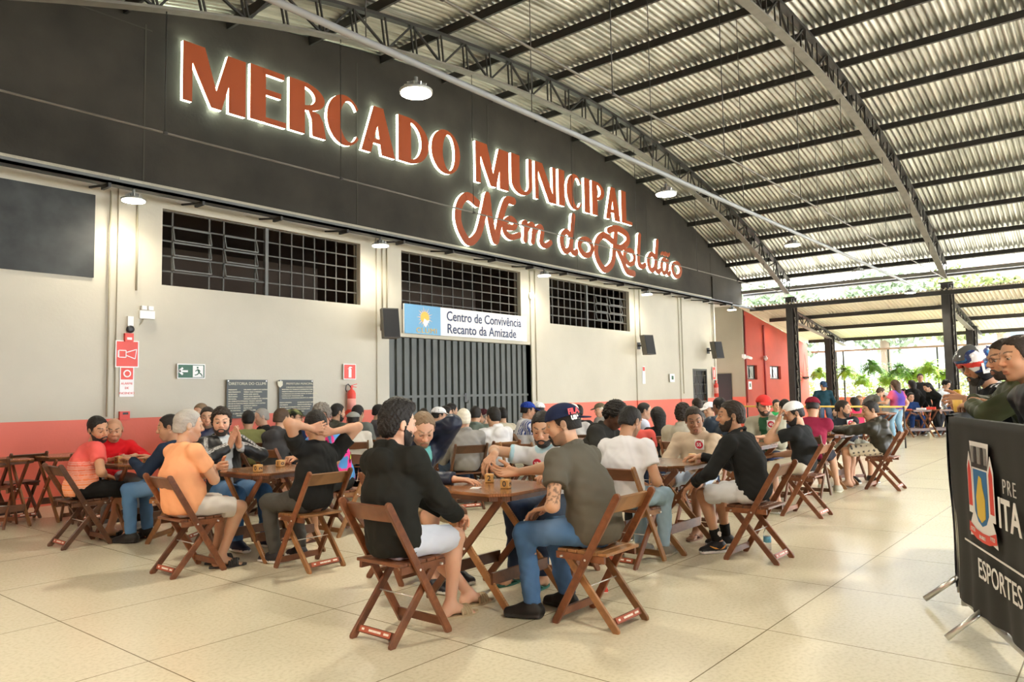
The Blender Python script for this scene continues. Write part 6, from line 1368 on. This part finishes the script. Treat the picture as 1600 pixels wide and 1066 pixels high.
person('curly dark-haired person in beige grey hoodie seen from behind left of the number 55 player', (8.47, 4.30), 10, head=(8.55, 4.31, 1.08), lod=1, hair='curly', hc='dark', shirt='hoodie', sc=(0.46, 0.42, 0.34), stubble=0.7, headonly=False)
person('brown-haired person barely visible above the number 55 player', (12.52, 5.99), 60, head=(12.56, 6.06, 1.11), lod=2, hair='short', hc='dark', sc=(0.1, 0.1, 0.1), headonly=False)
person('person in white cap facing left, behind the shoulder of the navy jacket', (11.93, 5.47), 160, head=(11.86, 5.50, 1.05), lod=2, hair='fade', cap='cap', capc=(0.82, 0.82, 0.84), sc=(0.3, 0.3, 0.32), headonly=False)
person('short-haired person in navy jacket seen from behind, right of the white cap', (9.74, 4.32), 60, head=(9.78, 4.39, 1.15), lod=1, hair='buzz', shirt='jacket', sc=(0.02, 0.035, 0.06), skin='brown', headonly=False)
person('dark-haired person in navy jacket seen from behind, right of the red cap player', (12.00, 4.25), 50, head=(12.06, 4.31, 1.08), lod=2, hair='short', shirt='jacket', sc=(0.02, 0.03, 0.07), headonly=False)
person('person in bright green t-shirt far behind the red cap player', (16.53, 6.11), 220, head=(16.47, 6.06, 1.02), lod=2, hair='short', sc=(0.04, 0.42, 0.12), headonly=False)
person('grey-haired person in black hoodie seated far back, left of the bending one', (21.94, 5.83), 220, head=(21.88, 5.78, 1.04), lod=2, hair='short', hc='sandy', shirt='hoodie', sc=(0.015, 0.015, 0.018), headonly=False)
person('long black-haired person in hot pink top seen from behind, far back', (19.29, 5.18), 40, head=(19.35, 5.23, 1.02), lod=2, hair='long', sex='f', sc=(0.8, 0.05, 0.14), headonly=False)
person('seated person in white cap far back, left of the purple top', (24.91, 5.84), 220, head=(24.85, 5.79, 1.10), lod=2, hair='short', cap='cap', capc=(0.82, 0.8, 0.84), sc=(0.5, 0.5, 0.5), headonly=False)
person('dark-haired person seated far back, right shoulder of the purple top', (26.01, 5.59), 230, head=(25.96, 5.53, 1.20), lod=2, hair='short', sc=(0.1, 0.1, 0.12), headonly=False)
person('long-haired person in navy sweater with hand near the chin, seated at the far long table', (24.27, 5.04), 215, head=(24.21, 4.99, 1.08), lod=2, hair='long', sex='f', shirt='long', sc=(0.02, 0.05, 0.16), pc=(0.02, 0.05, 0.16), skin='light', headonly=False)
person('dark-haired person in jeans seated at the right end of the far long table', (25.63, 4.03), 215, head=(25.56, 3.98, 1.03), lod=2, hair='long', sex='f', shirt='long', sc=(0.03, 0.03, 0.04), pc=(0.03, 0.08, 0.22), skin='light', headonly=False)
BG_SEATS = [
    (5.55, 10.28, 200, 'person with short sandy grey hair, mostly hidden behind the grey-haired person in orange'),
    (4.90, 9.02, 250, 'dark-haired person in navy jacket with lime stripe, peering from behind the one with praying hands'),
    (5.82, 9.57, 60, 'person in olive green t-shirt with short black hair, back turned, near the two plaques'),
    (6.67, 10.46, 160, 'grey-haired person in black facing left, below the left plaque'),
    (5.27, 8.03, 10, 'short-haired person in charcoal hoodie leaning right, behind the small folding chair'),
    (6.01, 8.86, 290, 'bearded person with glasses and camouflage cap in navy shirt, below the right plaque'),
    (6.83, 9.00, 350, 'bearded person in dark green jacket looking right, beside the fire extinguisher'),
    (6.62, 8.28, 50, 'person in grey flat cap and white sweater with blue script on the back'),
    (7.22, 8.97, 20, 'dark-haired person in grey hoodie, half hidden behind the grey flat cap'),
    (8.35, 9.88, 330, 'dark-haired person mostly hidden behind the thick dark hair of the front left player'),
    (9.37, 9.76, 230, 'dark-haired person facing the camera before the gate, just above the balding player'),
    (7.92, 8.03, 335, 'person in white trucker cap and pale collar looking right, before the gate'),
    (8.71, 8.66, 330, 'person in royal blue shirt looking right, just right of the white trucker cap'),
    (9.63, 9.41, 340, 'dark-haired person in black, tallest head before the middle of the gate'),
    (6.79, 6.34, 62, 'white-haired person in grey jacket seen from behind, in front of the gate'),
    (8.05, 7.32, 40, 'dark-haired person in dark green jacket just behind the white-haired one'),
    (8.78, 7.74, 165, 'bearded person in dark red cap looking left, facing the one in white hoodie'),
    (7.42, 6.37, 75, 'black-haired person in white hoodie seen from behind before the gate'),
    (9.86, 8.31, 70, 'person in beige shirt, shoulder visible just right of the white hoodie'),
    (8.93, 7.13, 325, 'person in royal blue cap and white jacket with blue shoulder stripes'),
    (9.59, 7.34, 35, 'person in white cap and royal blue hoodie seen from behind'),
    (11.59, 8.39, 50, 'brown-haired person barely visible left of the cream cap'),
    (9.19, 6.40, 40, 'person in cream cap just beyond the navy cap of the front player'),
    (10.76, 7.36, 60, 'dark-haired person in black t-shirt beyond the navy cap brim'),
    (12.46, 7.97, 150, 'elderly person in olive cap and pale grey shirt leaning left by the red dado'),
    (8.63, 5.04, 30, 'person in coral red t-shirt, mostly hidden behind the player in white t-shirt'),
    (10.14, 5.84, 310, 'thin-faced person in blue and white jacket looking down right by the red dado'),
    (9.37, 5.09, 48, 'long black-haired person in black top seen from behind'),
    (8.47, 4.30, 10, 'curly dark-haired person in beige grey hoodie seen from behind left of the number 55 player'),
    (12.52, 5.99, 60, 'brown-haired person barely visible above the number 55 player'),
    (11.93, 5.47, 160, 'person in white cap facing left, behind the shoulder of the navy jacket'),
    (9.74, 4.32, 60, 'short-haired person in navy jacket seen from behind, right of the white cap'),
    (12.00, 4.25, 50, 'dark-haired person in navy jacket seen from behind, right of the red cap player'),
    (16.53, 6.11, 220, 'person in bright green t-shirt far behind the red cap player'),
    (21.94, 5.83, 220, 'grey-haired person in black hoodie seated far back, left of the bending one'),
    (19.29, 5.18, 40, 'long black-haired person in hot pink top seen from behind, far back'),
    (24.91, 5.84, 220, 'seated person in white cap far back, left of the purple top'),
    (26.01, 5.59, 230, 'dark-haired person seated far back, right shoulder of the purple top'),
    (24.27, 5.04, 215, 'long-haired person in navy sweater with hand near the chin, seated at the far long table'),
    (25.63, 4.03, 215, 'dark-haired person in jeans seated at the right end of the far long table'),
]
# ------------------------------------------------------------------ chairs and tables in their places
table(3.97, 3.44, 0, 'octagon-cornered brown folding table in the foreground, with hands and number blocks on it')
table(6.12, 3.32, 0, 'brown folding table between the player in white t-shirt and the one in black sweater')
table(3.90, 6.02, 0, 'brown folding table in front of the player with palms pressed together')
table(3.68, 8.06, 0, 'brown folding table between the pink shirt and red hoodie players at far left')
table(8.60, 3.62, 0, 'brown folding table in front of the red cap player')
table(11.15, 3.45, 0, 'brown folding table between the maroon shirt and black rain jacket players')
for x, y, l in ((6.35, 9.45, 'brown folding table below the two plaques, behind the charcoal hoodie'), (7.6, 8.75, 'brown folding table before the left half of the gate'), (7.2, 7.5, 'brown folding table behind the white-haired player'), (8.5, 6.05, 'brown folding table left of the blue cap player'), (10.1, 5.0, 'brown folding table behind the long black hair'), (11.4, 8.2, 'brown folding table near the olive cap, by the red dado'), (20.6, 5.0, 'small brown folding table at the far end beside the hot pink top'), (5.4, 9.6, 'brown folding table close to the red dado, behind the orange shirt')):
    table(x, y, 0, l)
table(23.35, 4.75, -45, 'long pale-topped folding table at the far end, left half'); table(23.90, 4.22, -45, 'long pale-topped folding table at the far end, right half')
FC = [(3.01, 3.36, 0, 0, 'reddish folding chair in the foreground left, with a sticker on its low bar'), (3.92, 2.55, 90, 1, 'folding chair with pale brown frame in the foreground right, under the grey polo player'),
      (3.97, 4.38, 270, 0, 'folding chair under the balding player in navy jacket'), (4.80, 3.45, 180, 0, 'folding chair under the number 12 player'), (5.37, 3.22, 0, 3, 'folding chair behind the player in white t-shirt'),
      (6.10, 2.43, 90, 0, 'reddish folding chair under the player in black sweater'), (7.14, 3.42, 180, 0, 'folding chair under the number 55 player'), (6.25, 4.26, 270, 2, 'dark folding chair under the player with afro hair'),
      (3.08, 5.95, 0, 0, 'folding chair under the player in orange t-shirt'), (3.78, 5.26, 90, 1, 'folding chair with golden back board under the player with hands behind the head'), (3.90, 6.84, 270, 2, 'dark folding chair under the player with palms pressed together'), (4.90, 6.30, 180, 3, 'folding chair under the player in pink and blue jersey'),
      (3.03, 7.94, 0, 2, 'dark folding chair under the player in pink and orange shirt'), (3.64, 8.92, 270, 2, 'dark folding chair under the bald player in red'), (3.72, 7.35, 125, 3, 'folding chair under the player in navy long sleeves'),
      (8.45, 2.82, 90, 0, 'reddish folding chair under the player in white cap'), (9.54, 3.58, 180, 0, 'folding chair under the number 40 player'), (9.98, 3.28, 5, 2, 'dark folding chair under the player in maroon'), (12.10, 3.44, 225, 0, 'folding chair under the bearded player in black at the fourth table'), (11.20, 2.67, 90, 0, 'folding chair under the player in floral shorts, rightmost of the row')]
for x, y, a, v, l in FC: chair(x, y, a, l, v)
for i, (x, y, a, l) in enumerate(BG_SEATS):
    chair(x+.03*math.cos(R(a)), y+.03*math.sin(R(a)), a, 'folding chair under the '+' '.join(l.replace('person', 'one', 1).split()[:12]).rstrip(','), i % 4)
# empty chairs and the stacked furniture by the wall at far left
chair(5.15, 8.05, 300, 'empty dark folding chair pushed aside behind the praying hands', 2)
chair(7.35, 5.9, 20, 'empty folding chair with golden back board right of the grey jacket', 3)
chair(3.68, 9.50, 82, 'dark folding chair in front of the spare table at far left', 2)
chair(2.85, 9.85, 60, 'folding chair cut by the left edge of the photo', 0)
chair(3.25, 10.35, 100, 'folding chair behind the spare table at far left', 2)
chair(4.15, 10.25, 200, 'spare folding chair standing right of the spare table', 2)
table(2.85, 9.95, 0, 'spare brown folding table at the left edge of the photo, below the red dado'); table(3.72, 9.95, 0, 'spare brown folding table at far left, nearer the pink shirt')
# ------------------------------------------------------------------ small things
die(3.90, 3.28, 20, 'wooden number block 2 and 0 at the near edge of the foreground table'); die(4.10, 3.60, 35, 'wooden number block behind the reaching arms on the foreground table', '4', '2')
die(3.67, 5.88, 15, 'wooden number block with a 2 on the table of the praying player', '2', '0'); die(4.05, 6.12, 10, 'wooden number block with a 0 next to the fist', '0', '1')
die(3.46, 8.12, 20, 'wooden number block nearer the pink shirt at far left', '0', '0'); die(3.62, 7.84, 25, 'wooden number block nearer the camera on the far left table', '2', '5')
die(6.34, 3.12, 15, 'wooden number block beside the wristwatch on the second table', '0', '5'); die(8.62, 3.46, 15, 'wooden number block on the table of the red cap player', '5', '0')
MB().box((-.045, -.03, 0), (.045, .03, .002)).build('playing_card', M_signwhite, label='small white cards lying under the reaching hands on the front table', cat='card').matrix_world = Matrix.Translation((3.80, 3.46, .746)) @ Matrix.Rotation(.5, 4, 'Z')
b = empty('water_bottle', (6.44, 2.50, 0), label='clear plastic water bottle with blue cap on the floor by the black sweater player', cat='bottle')
M_clear = mat('clear_plastic', (.9, .95, .96), .08, trans=.85)
MB().lathe([(.030, 0), (.032, .01), (.032, .13), (.030, .15), (.014, .185), (.013, .20)], 16).build('bottle_body', M_clear, b); MB().lathe([(.0325, .07), (.0325, .12)], 16).build('wrapper', mat('blue_wrapper', (.1, .35, .55), .4), b); MB().lathe([(.015, .195), (.015, .215)], 14).build('bottle_cap', mat('blue_cap', (.02, .06, .4), .4), b)
for x, y, a, l in ((4.50, 2.92, 40, 'small red and white packet on the floor by the grey polo player'), (6.0, 3.18, 10, 'small red and white packet on the floor under the second table')):
    t = empty('packet', (x, y, 0), R(a), label=l, cat='packet', group=None); MB().box((-.045, -.028, 0), (.045, .028, .022)).build('carton', M_signwhite, t); MB().box((-.0455, -.0285, .004), (.02, .0285, .0225)).build('red_band', M_signred, t)
# wristwatch on the black sweater player's wrist is a small thing of its own
# ------------------------------------------------------------------ banner barrier
def barrier(x0, y0, x1, y1, label, feet, cloth_col, zt=1.18, zb=.15, front=1):
    d = nrm(A3(x1-x0, y1-y0, 0)); Ln = math.hypot(x1-x0, y1-y0); a = math.atan2(d[1], d[0])
    t = empty('crowd_barrier', (x0, y0, 0), a, label=label, cat='barrier')
    m = MB().tube([(0, 0, .10), (0, 0, zt-.06), (.06, 0, zt-.01), (Ln-.06, 0, zt-.01), (Ln, 0, zt-.06), (Ln, 0, .10)], .019, 8); m.tube([(0, 0, .14), (Ln, 0, .14)], .017, 8)
    k = .12
    while k < Ln: m.tube([(k, 0, .14), (k, 0, zt-.02)], .007, 5); k += .12
    m.build('frame', M_chrome, t)
    for fx in feet:
        for s in (-1, 1): MB().tube([(fx, 0, .20), (fx, s*.20, .03)], .017, 8).build('foot', M_chrome, t)
    nu = int(Ln/.02); V = []; nz = 24; F = []
    rg = np.random.RandomState(int(Ln*100)); ph = rg.rand(3)*6
    for side in (-1, 1):
        base = len(V)
        for i in range(nu+1):
            u = -.03+(Ln+.06)*i/nu
            for j in range(nz+1):
                z = zb+(zt+.012-zb)*j/nz; w = (1-j/nz); off = .026+w*.012*math.sin(u*9+ph[0])+w*.008*math.sin(u*23+ph[1])+.004*math.sin(z*9+u*4); V.append((u, side*off, z-(.02*math.sin(u*3+ph[2])*w)))
        for i in range(nu):
            for j in range(nz):
                q = base+i*(nz+1)+j; f = (q, q+1, q+nz+2, q+nz+1); F.append(f if side < 0 else f[::-1])
    n1 = (nu+1)*(nz+1)
    for i in range(nu): q = i*(nz+1)+nz; F.append((q, q+n1, q+n1+nz+1, q+nz+1))
    me = MB().add(V, F, 0, True).build('banner_cloth', cloth_col, t)
    return t, Ln
M_cloth_blk = mat('black_banner_cloth', (.020, .020, .019), .75, noise=.2, nscale=4, bump=.1, bscale=300); M_cloth_gry = mat('charcoal_banner_cloth', (.05, .055, .062), .75, noise=.2, nscale=4)
b2, _ = barrier(5.42, .90, 7.40, .96, 'crowd barrier wrapped in charcoal cloth, the farther one behind the printed banner', (.0, 1.7), M_cloth_gry)
b1, Ln1 = barrier(5.11, .83, 3.27, .055, 'crowd barrier wrapped in black banner cloth with city crest and white lettering', (.42, 1.6), M_cloth_blk)
# print on the camera side: local -y or +y side; u runs towards the camera
sgn = 1
def onb(u, z, off=.044): return frame((u, off*1.0, z), (1, 0, 0), (0, 0, 1), (0, -1, 0))
# b1's local +y side faces the right/back; camera looks at local -y side -> letters run along +u
cl = [c for c in b1.children if c.name.startswith('banner_cloth')][0]
def onb(u, z, off=-.046): return frame((u, off, z), (1, 0, 0), (0, 0, 1), (0, -1, 0))
M_thin = mat('pale_grey_print', (.60, .60, .60), .6)
text_mesh('lettering', 'PRE', .100, cl, onb(.95, .895), M_thin, bold=-.001, spacing=1.25, align='LEFT')
text_mesh('lettering', 'ITA', .20, cl, onb(.865, .76), M_signwhite, bold=.004, align='LEFT')
text_mesh('lettering', 'ESPORTES E', .145, cl, onb(.485, .42), M_signwhite, align='LEFT', bold=.0005)
MB().bar((.27, -.046, .532), (1.5, -.046, .532), .002, .010).build('printed_line', M_signwhite, cl)
# crest
cr = empty('crest'); cr.parent = cl; cr.matrix_local = onb(.615, .815, -.045) @ Matrix.Diagonal((1.30, .95, 1, 1))
def flat(name, poly, z0, mt, par=cr): 
    a = sum(poly[i][0]*poly[(i+1) % len(poly)][1]-poly[(i+1) % len(poly)][0]*poly[i][1] for i in range(len(poly)))
    return MB().prism(poly if a > 0 else poly[::-1], z0, z0+.0015).build(name, mt, par)
M_cb = mat('crest_blue', (.02, .16, .40), .5); M_cg = mat('crest_gold', (.75, .52, .06), .5); M_cgr = mat('crest_grey', (.25, .25, .25), .5)
flat('outline', [(-.10, .16), (-.12, .28), (.12, .28), (.10, .16), (.11, -.10), (.16, -.18), (.17, -.25), (0, -.22), (-.17, -.25), (-.16, -.18), (-.11, -.10)], 0, M_signwhite)
for s in (-1, 1):
    flat('torch', [(s*.105, -.12), (s*.165, -.12), (s*.165, .14), (s*.135, .22), (s*.105, .14)], .0016, M_signwhite); flat('torch_red', [(s*.113, -.08), (s*.157, -.08), (s*.155, .12), (s*.135, .17), (s*.115, .12)], .0034, M_signred)
flat('shield', [(-.085, .13), (.085, .13), (.085, -.10), (.05, -.15), (0, -.17), (-.05, -.15), (-.085, -.10)], .002, M_cb)
flat('figure', [(-.03, .05), (-.01, .10), (.02, .09), (.03, .04), (.055, -.02), (.05, -.12), (0, -.15), (-.05, -.12), (-.055, -.02)], .004, M_cg)
for q in range(5): flat('crown_tower', [(-.10+.042*q, .15), (-.068+.042*q, .15), (-.068+.042*q, .255), (-.10+.042*q, .255)], .003, M_cgr if q % 2 == 0 else M_black)
flat('crown_base', [(-.10, .14), (.10, .14), (.10, .165), (-.10, .165)], .004, M_black)
flat('ribbon', [(-.165, -.17), (-.08, -.20), (0, -.205), (.08, -.20), (.165, -.17), (.17, -.225), (.08, -.25), (0, -.255), (-.08, -.25), (-.17, -.225)], .004, M_signred)
text_mesh('ribbon_text', '1752', .030, cr, Matrix.Translation((-.12, -.208, .007)), M_signwhite); text_mesh('ribbon_text', 'BURITI', .026, cr, Matrix.Translation((0, -.23, .007)), M_signwhite); text_mesh('ribbon_text', '1923', .030, cr, Matrix.Translation((.125, -.208, .007)), M_signwhite)
# held cans and cups
MB().lathe([(.030, 0), (.033, .01), (.033, .115), (.027, .125)], 14, c=(6.74, 1.06, 1.22)).build('drink_can', mat('yellow_can', (.80, .55, .05), .35), label='tall yellow can held by the helmeted person', cat='can')
MB().lathe([(.024, 0), (.032, .085)], 14, c=(6.14, .97, 1.19)).build('paper_cup', mat('amber_cup', (.85, .55, .12), .4), label='amber cup held over the barrier by the one in olive jacket', cat='cup')
# watch on the black sweater player
# ------------------------------------------------------------------ edge of the pavilion and the outdoors
M_leaf = vmat('leaf', .5, .3)
def leaf_mesh(name, V, F, C, parent=None): return np_obj(name, [(np.array(V, float), np.array(F), np.array(C, float))], M_leaf, parent)
def fern(x, y, z, r, seed, label, dark=False):
    rg = np.random.RandomState(seed); t = empty('hanging_fern', (x, y, z-.12), label=label, cat='plant', group='hanging ferns along the fence')
    MB().lathe([(.08, -.14), (.13, 0), (.135, .02), (.12, .02), (.08, -.1)], 14).build('pot', M_black, t)
    m = MB()
    for k in range(3): a = 2*PI*k/3; m.tube([(.13*math.cos(a), .13*math.sin(a), 0), (0, 0, .75)], .004, 4)
    m.tube([(0, 0, .75), (0, 0, 3.0-(z-.12))], .005, 4); m.build('hanger', M_steel, t)
    V, F, C = [], [], []
    for q in range(130):
        a = rg.rand()*2*PI; el = rg.uniform(.15, 1.35); L = r*rg.uniform(.9, 1.55); d = A3(math.cos(a)*math.cos(el), math.sin(a)*math.cos(el), math.sin(el)); p = A3(0, 0, .0)+d*.05; v = d.copy(); n = 8; pts = [p]
        for k in range(n): v = nrm(v+A3(0, 0, -.24)); p = p+v*L/n; pts.append(p)
        col = np.array((.34, .52, .05) if not dark else (.15, .32, .05))*rg.uniform(.6, 1.35); side = nrm(np.cross(v, A3(0, 0, 1))+1e-3)
        for k in range(n):
            w = .075*math.sin(PI*(k+1.2)/(n+2)); c = pts[k]; c2 = pts[k+1]; tt = (c2-c)
            for s in (-1, 1):
                b = len(V); V += [c, c+tt*.55, c+tt*.9+side*s*w-A3(0, 0, .012), c+tt*.35+side*s*w-A3(0, 0, .012)]; F.append((b, b+1, b+2, b+3)); C += [col]*4
    leaf_mesh('fronds', V, F, C, t)
FERN = [(11.97, 2.11, .44, 1), (10.63, 2.15, .42, 0), (9.45, 2.17, .40, 0), (8.88, 1.79, .38, 0), (8.38, 2.32, .46, 1), (7.86, 1.85, .40, 0), (7.38, 2.17, .44, 1), (6.87, 1.95, .44, 0), (6.32, 2.21, .40, 0), (5.84, 1.91, .38, 0), (5.20, 2.29, .42, 0), (4.3, 2.1, .4, 0)]
FL = ['hanging fern left of the tall column, before the red wall', 'hanging fern above the person in blue cap', 'hanging fern with sparse upright fronds right of the second column', 'low bright hanging fern above the grey-haired far person', 'tall dark hanging fern left of the purple top', 'low bright hanging fern just left of the ponytail', 'dark full hanging fern above the purple top', 'wide yellow-green hanging fern above the far long table', 'small bright hanging fern above the tall black-haired person', 'low yellow hanging fern left of the right column', 'hanging fern seen right of the right column', 'hanging fern behind the helmet']
for i, ((y, z, r, dk), l) in enumerate(zip(FERN, FL)): fern((34.2 if i % 2 else 33.65) if i else 33.0, y*(1 if i % 2 else .99)-(.3 if i == 0 else 0), z, r, 50+i, l, dk == 1)
t = empty('flower_pot', (34.0, 11.16, 1.80), label='small dark hanging pot between the two leftmost ferns', cat='pot'); MB().lathe([(.06, 0), (.14, .08), (.15, .12), (.10, .12)], 12).build('bowl', M_black, t)
m = MB()
for k in range(3): a = 2*PI*k/3; m.tube([(.13*math.cos(a), .13*math.sin(a), .1), (0, 0, 1.2)], .004, 4)
m.build('hanger', M_steel, t)
# fence: posts, top beam, diagonal mesh, low salmon wall
f = empty('fence', (34.75, 0, 0), label='tall wire fence with dark posts along the open side of the market', cat='fence')
MB().box((-.05, -12, 2.98), (.05, 11.1, 3.06)).build('top_beam', mat('brown_beam', (.20, .11, .07), .6), f)
for y in (10.05, 9.75, 7.93, 6.10, 4.69, 2.9, 1.1, -.7, -2.5, -4.3, -6.1, -8, -10): MB().box((-.035, y-.03, 0), (.035, y+.03, 2.98)).build('post', M_steel, f)
m = MB()
for k in range(64):
    y = 11-.36*k
    for s in (-1, 1): m.bar((.03, y, 1.0), (.03, y+s*.30, 2.9), .006, .006)
m.build('wire_mesh', M_pipe, f)
MB().box((34.9, -12, 0), (35.05, 11.2, 1.0)).build('wall_low', mat('salmon_wall', (.60, .16, .09), .7), kind='structure')
# yellow hand-rail in front of the far tables
r_ = empty('hand_rail', (18.9, 0, 0), label='thin yellow hand rail crossing behind the right-hand players', cat='rail')
MB().tube([(-.1, 7.8, .96), (.0, 4.0, .93)], .022, 8).build('rail', mat('yellow_paint', (.80, .55, .12), .5), r_)
for y in (7.7, 5.9, 4.05): MB().tube([(-.03, y, 0), (-.03, y, .94)], .018, 8).build('post', M_steel, r_)
# far table things
b = empty('glass_jug', (23.95, 4.12, .745), label='clear glass jug on the far long table left of the right column', cat='jug'); MB().lathe([(.09, 0), (.10, .02), (.10, .2), (.04, .32), (.045, .36)], 16).build('glass', M_clear, b)
for i, (x, y) in enumerate(((23.2, 4.9), (23.5, 4.6), (23.75, 4.4), (24.1, 4.0))): MB().box((x-.08, y-.11, .745), (x+.08, y+.11, .77+.02*i)).build('book', (M_signred, M_signwhite, M_signred, M_navy)[i], label=('red book at the left end of the far long table', 'white papers on the far long table', 'small red book near the middle of the far long table', 'dark box at the right end of the far long table')[i], cat='book')
# ground
gr = MB().box((36.2, -60, -.25), (140, 90, -.05)); gr.build('ground', mat('pale_paving', (.62, .61, .57), .8, noise=.2, nscale=.5), kind='structure')
MB().box((-60, -60, -.25), (36.2, -14, -.05)).build('ground_rear', mat('pale_paving_b', (.45, .44, .40), .8), kind='structure')
# shrubs and trees
def bush(name, x, y, z0, rx, ry, rz_, n, ls, col, seed, label, cat, group, trunk=None):
    rg = np.random.RandomState(seed); t = empty(name, (x, y, 0), label=label, cat=cat, group=group)
    P = rg.normal(size=(n, 3)); P /= np.linalg.norm(P, axis=1)[:, None]; P *= (.55+.45*rg.rand(n, 1)**.5); P = P*(rx, ry, rz_)*(1+.25*np.sin(P[:, :1]*5+seed))+(0, 0, z0)
    a = rg.normal(size=(n, 3)); a /= np.linalg.norm(a, axis=1)[:, None]; b_ = np.cross(a, rg.normal(size=(n, 3))); b_ /= np.linalg.norm(b_, axis=1)[:, None]
    V = np.stack([P-a*ls, P-b_*ls*.5, P+a*ls, P+b_*ls*.5], 1).reshape(-1, 3); F = np.arange(4*n).reshape(n, 4); C = np.repeat(np.array(col)*rg.uniform(.6, 1.4, (n, 1)), 4, 0)
    leaf_mesh('foliage', V, F, C, t)
    if trunk:
        m = MB().tube([(0, 0, 0), (.1, 0, z0*.5), (0, .1, z0)], [trunk, trunk*.8, trunk*.5], 8)
        for k in range(4): a_ = k*1.6; m.tube([(0, .05, z0*.7), (math.cos(a_)*rx*.5, math.sin(a_)*ry*.5, z0+rz_*.3)], [trunk*.45, trunk*.15], 6)
        m.build('trunk', mat('bark', (.16, .12, .08), .9), t)
    else: MB().tube([(0, 0, 0), (0, 0, z0)], .05, 6).build('stem', mat('bark_b', (.16, .12, .08), .9), t)
G1, G2, G3 = (.17, .24, .06), (.17, .22, .13), (.22, .26, .10)
for k in range(9): bush('garden_shrub', 37.6+.5*(k % 3), 12.5-1.75*k, .95, .95, 1.05, .95, 1100, .09, (G1, G3, G1)[k % 3], 200+k, 'yellow-green garden shrub growing behind the wire fence', 'shrub', 'garden shrubs behind the fence')
TR = [(43, 15.8, 5.2, 2.6, .3, G2, 'leafy green tree seen between the gable corner and the first column'), (47.5, 11.0, 6.0, 2.6, .35, G2, 'pale green tree rising behind the low roof, left'), (52, 8.2, 6.4, 2.2, .3, G3, 'tall narrow tree above the low roof at centre right'), (44, 4.9, 5.4, 1.3, .2, G3, 'yellow-green palm-like tree left of the pale house'), (48, 21.5, 6.5, 3.8, .4, G2, 'large dim tree farthest left beyond the fence')]
for k, (x, y, z, r, tk, c, l) in enumerate(TR): bush('garden_tree', x, y, z, r, r, r*.9, 2200, .24, c, 300+k, l, 'tree', None, tk)
def house(x, y, w, d, h, col, label, wins):
    t = empty('house', (x, y, 0), label=label, cat='house'); MB().box((0, -w/2, 0), (d, w/2, h)).build('wall', mat('house_paint', col, .8), t)
    MB().prism([(-w/2-.4, 0), (w/2+.4, 0), (w/2, .35), (-w/2, .35)], -.3, d+.3, lambda u, v, q: (q, u, h+v)).build('roof', mat('roof_edge', (.45, .30, .24), .8), t)
    for (a, b, c, e) in wins:
        f_ = MB().box((-.06, a, c), (.0, b, e)).build('window', mat('window_frame', (.55, .55, .52), .5), t); MB().box((-.08, a+.12, c+.12), (-.05, b-.12, e-.12)).build('pane', mat('window_pane', (.12, .14, .15), .2), f_)
house(62, 4.5, 9, 8, 10.6, (.50, .36, .30), 'pale pink house with a long barred window, above the low roof at far right', [(.8, 3.0, 8.6, 9.5), (-3.2, -1.2, 8.6, 9.5), (.8, 3, 4.5, 5.8)])
house(54, 10.0, 7, 6, 4.6, (.42, .44, .46), 'low grey-white house beyond the fence at centre', [(-2.5, -1.2, 1.2, 2.6), (.8, 2.2, 1.2, 2.6)])
house(55, -5.5, 8, 8, 6.2, (.48, .41, .33), 'cream house beyond the fence at far right', [(1.0, 2.4, 1.5, 3.0), (1.0, 2.4, 4.0, 5.2)])
house(70, 22, 14, 8, 7.5, (.42, .44, .44), 'long grey house far beyond the red wall', [(-4, -2, 2, 4), (1, 3, 2, 4)])
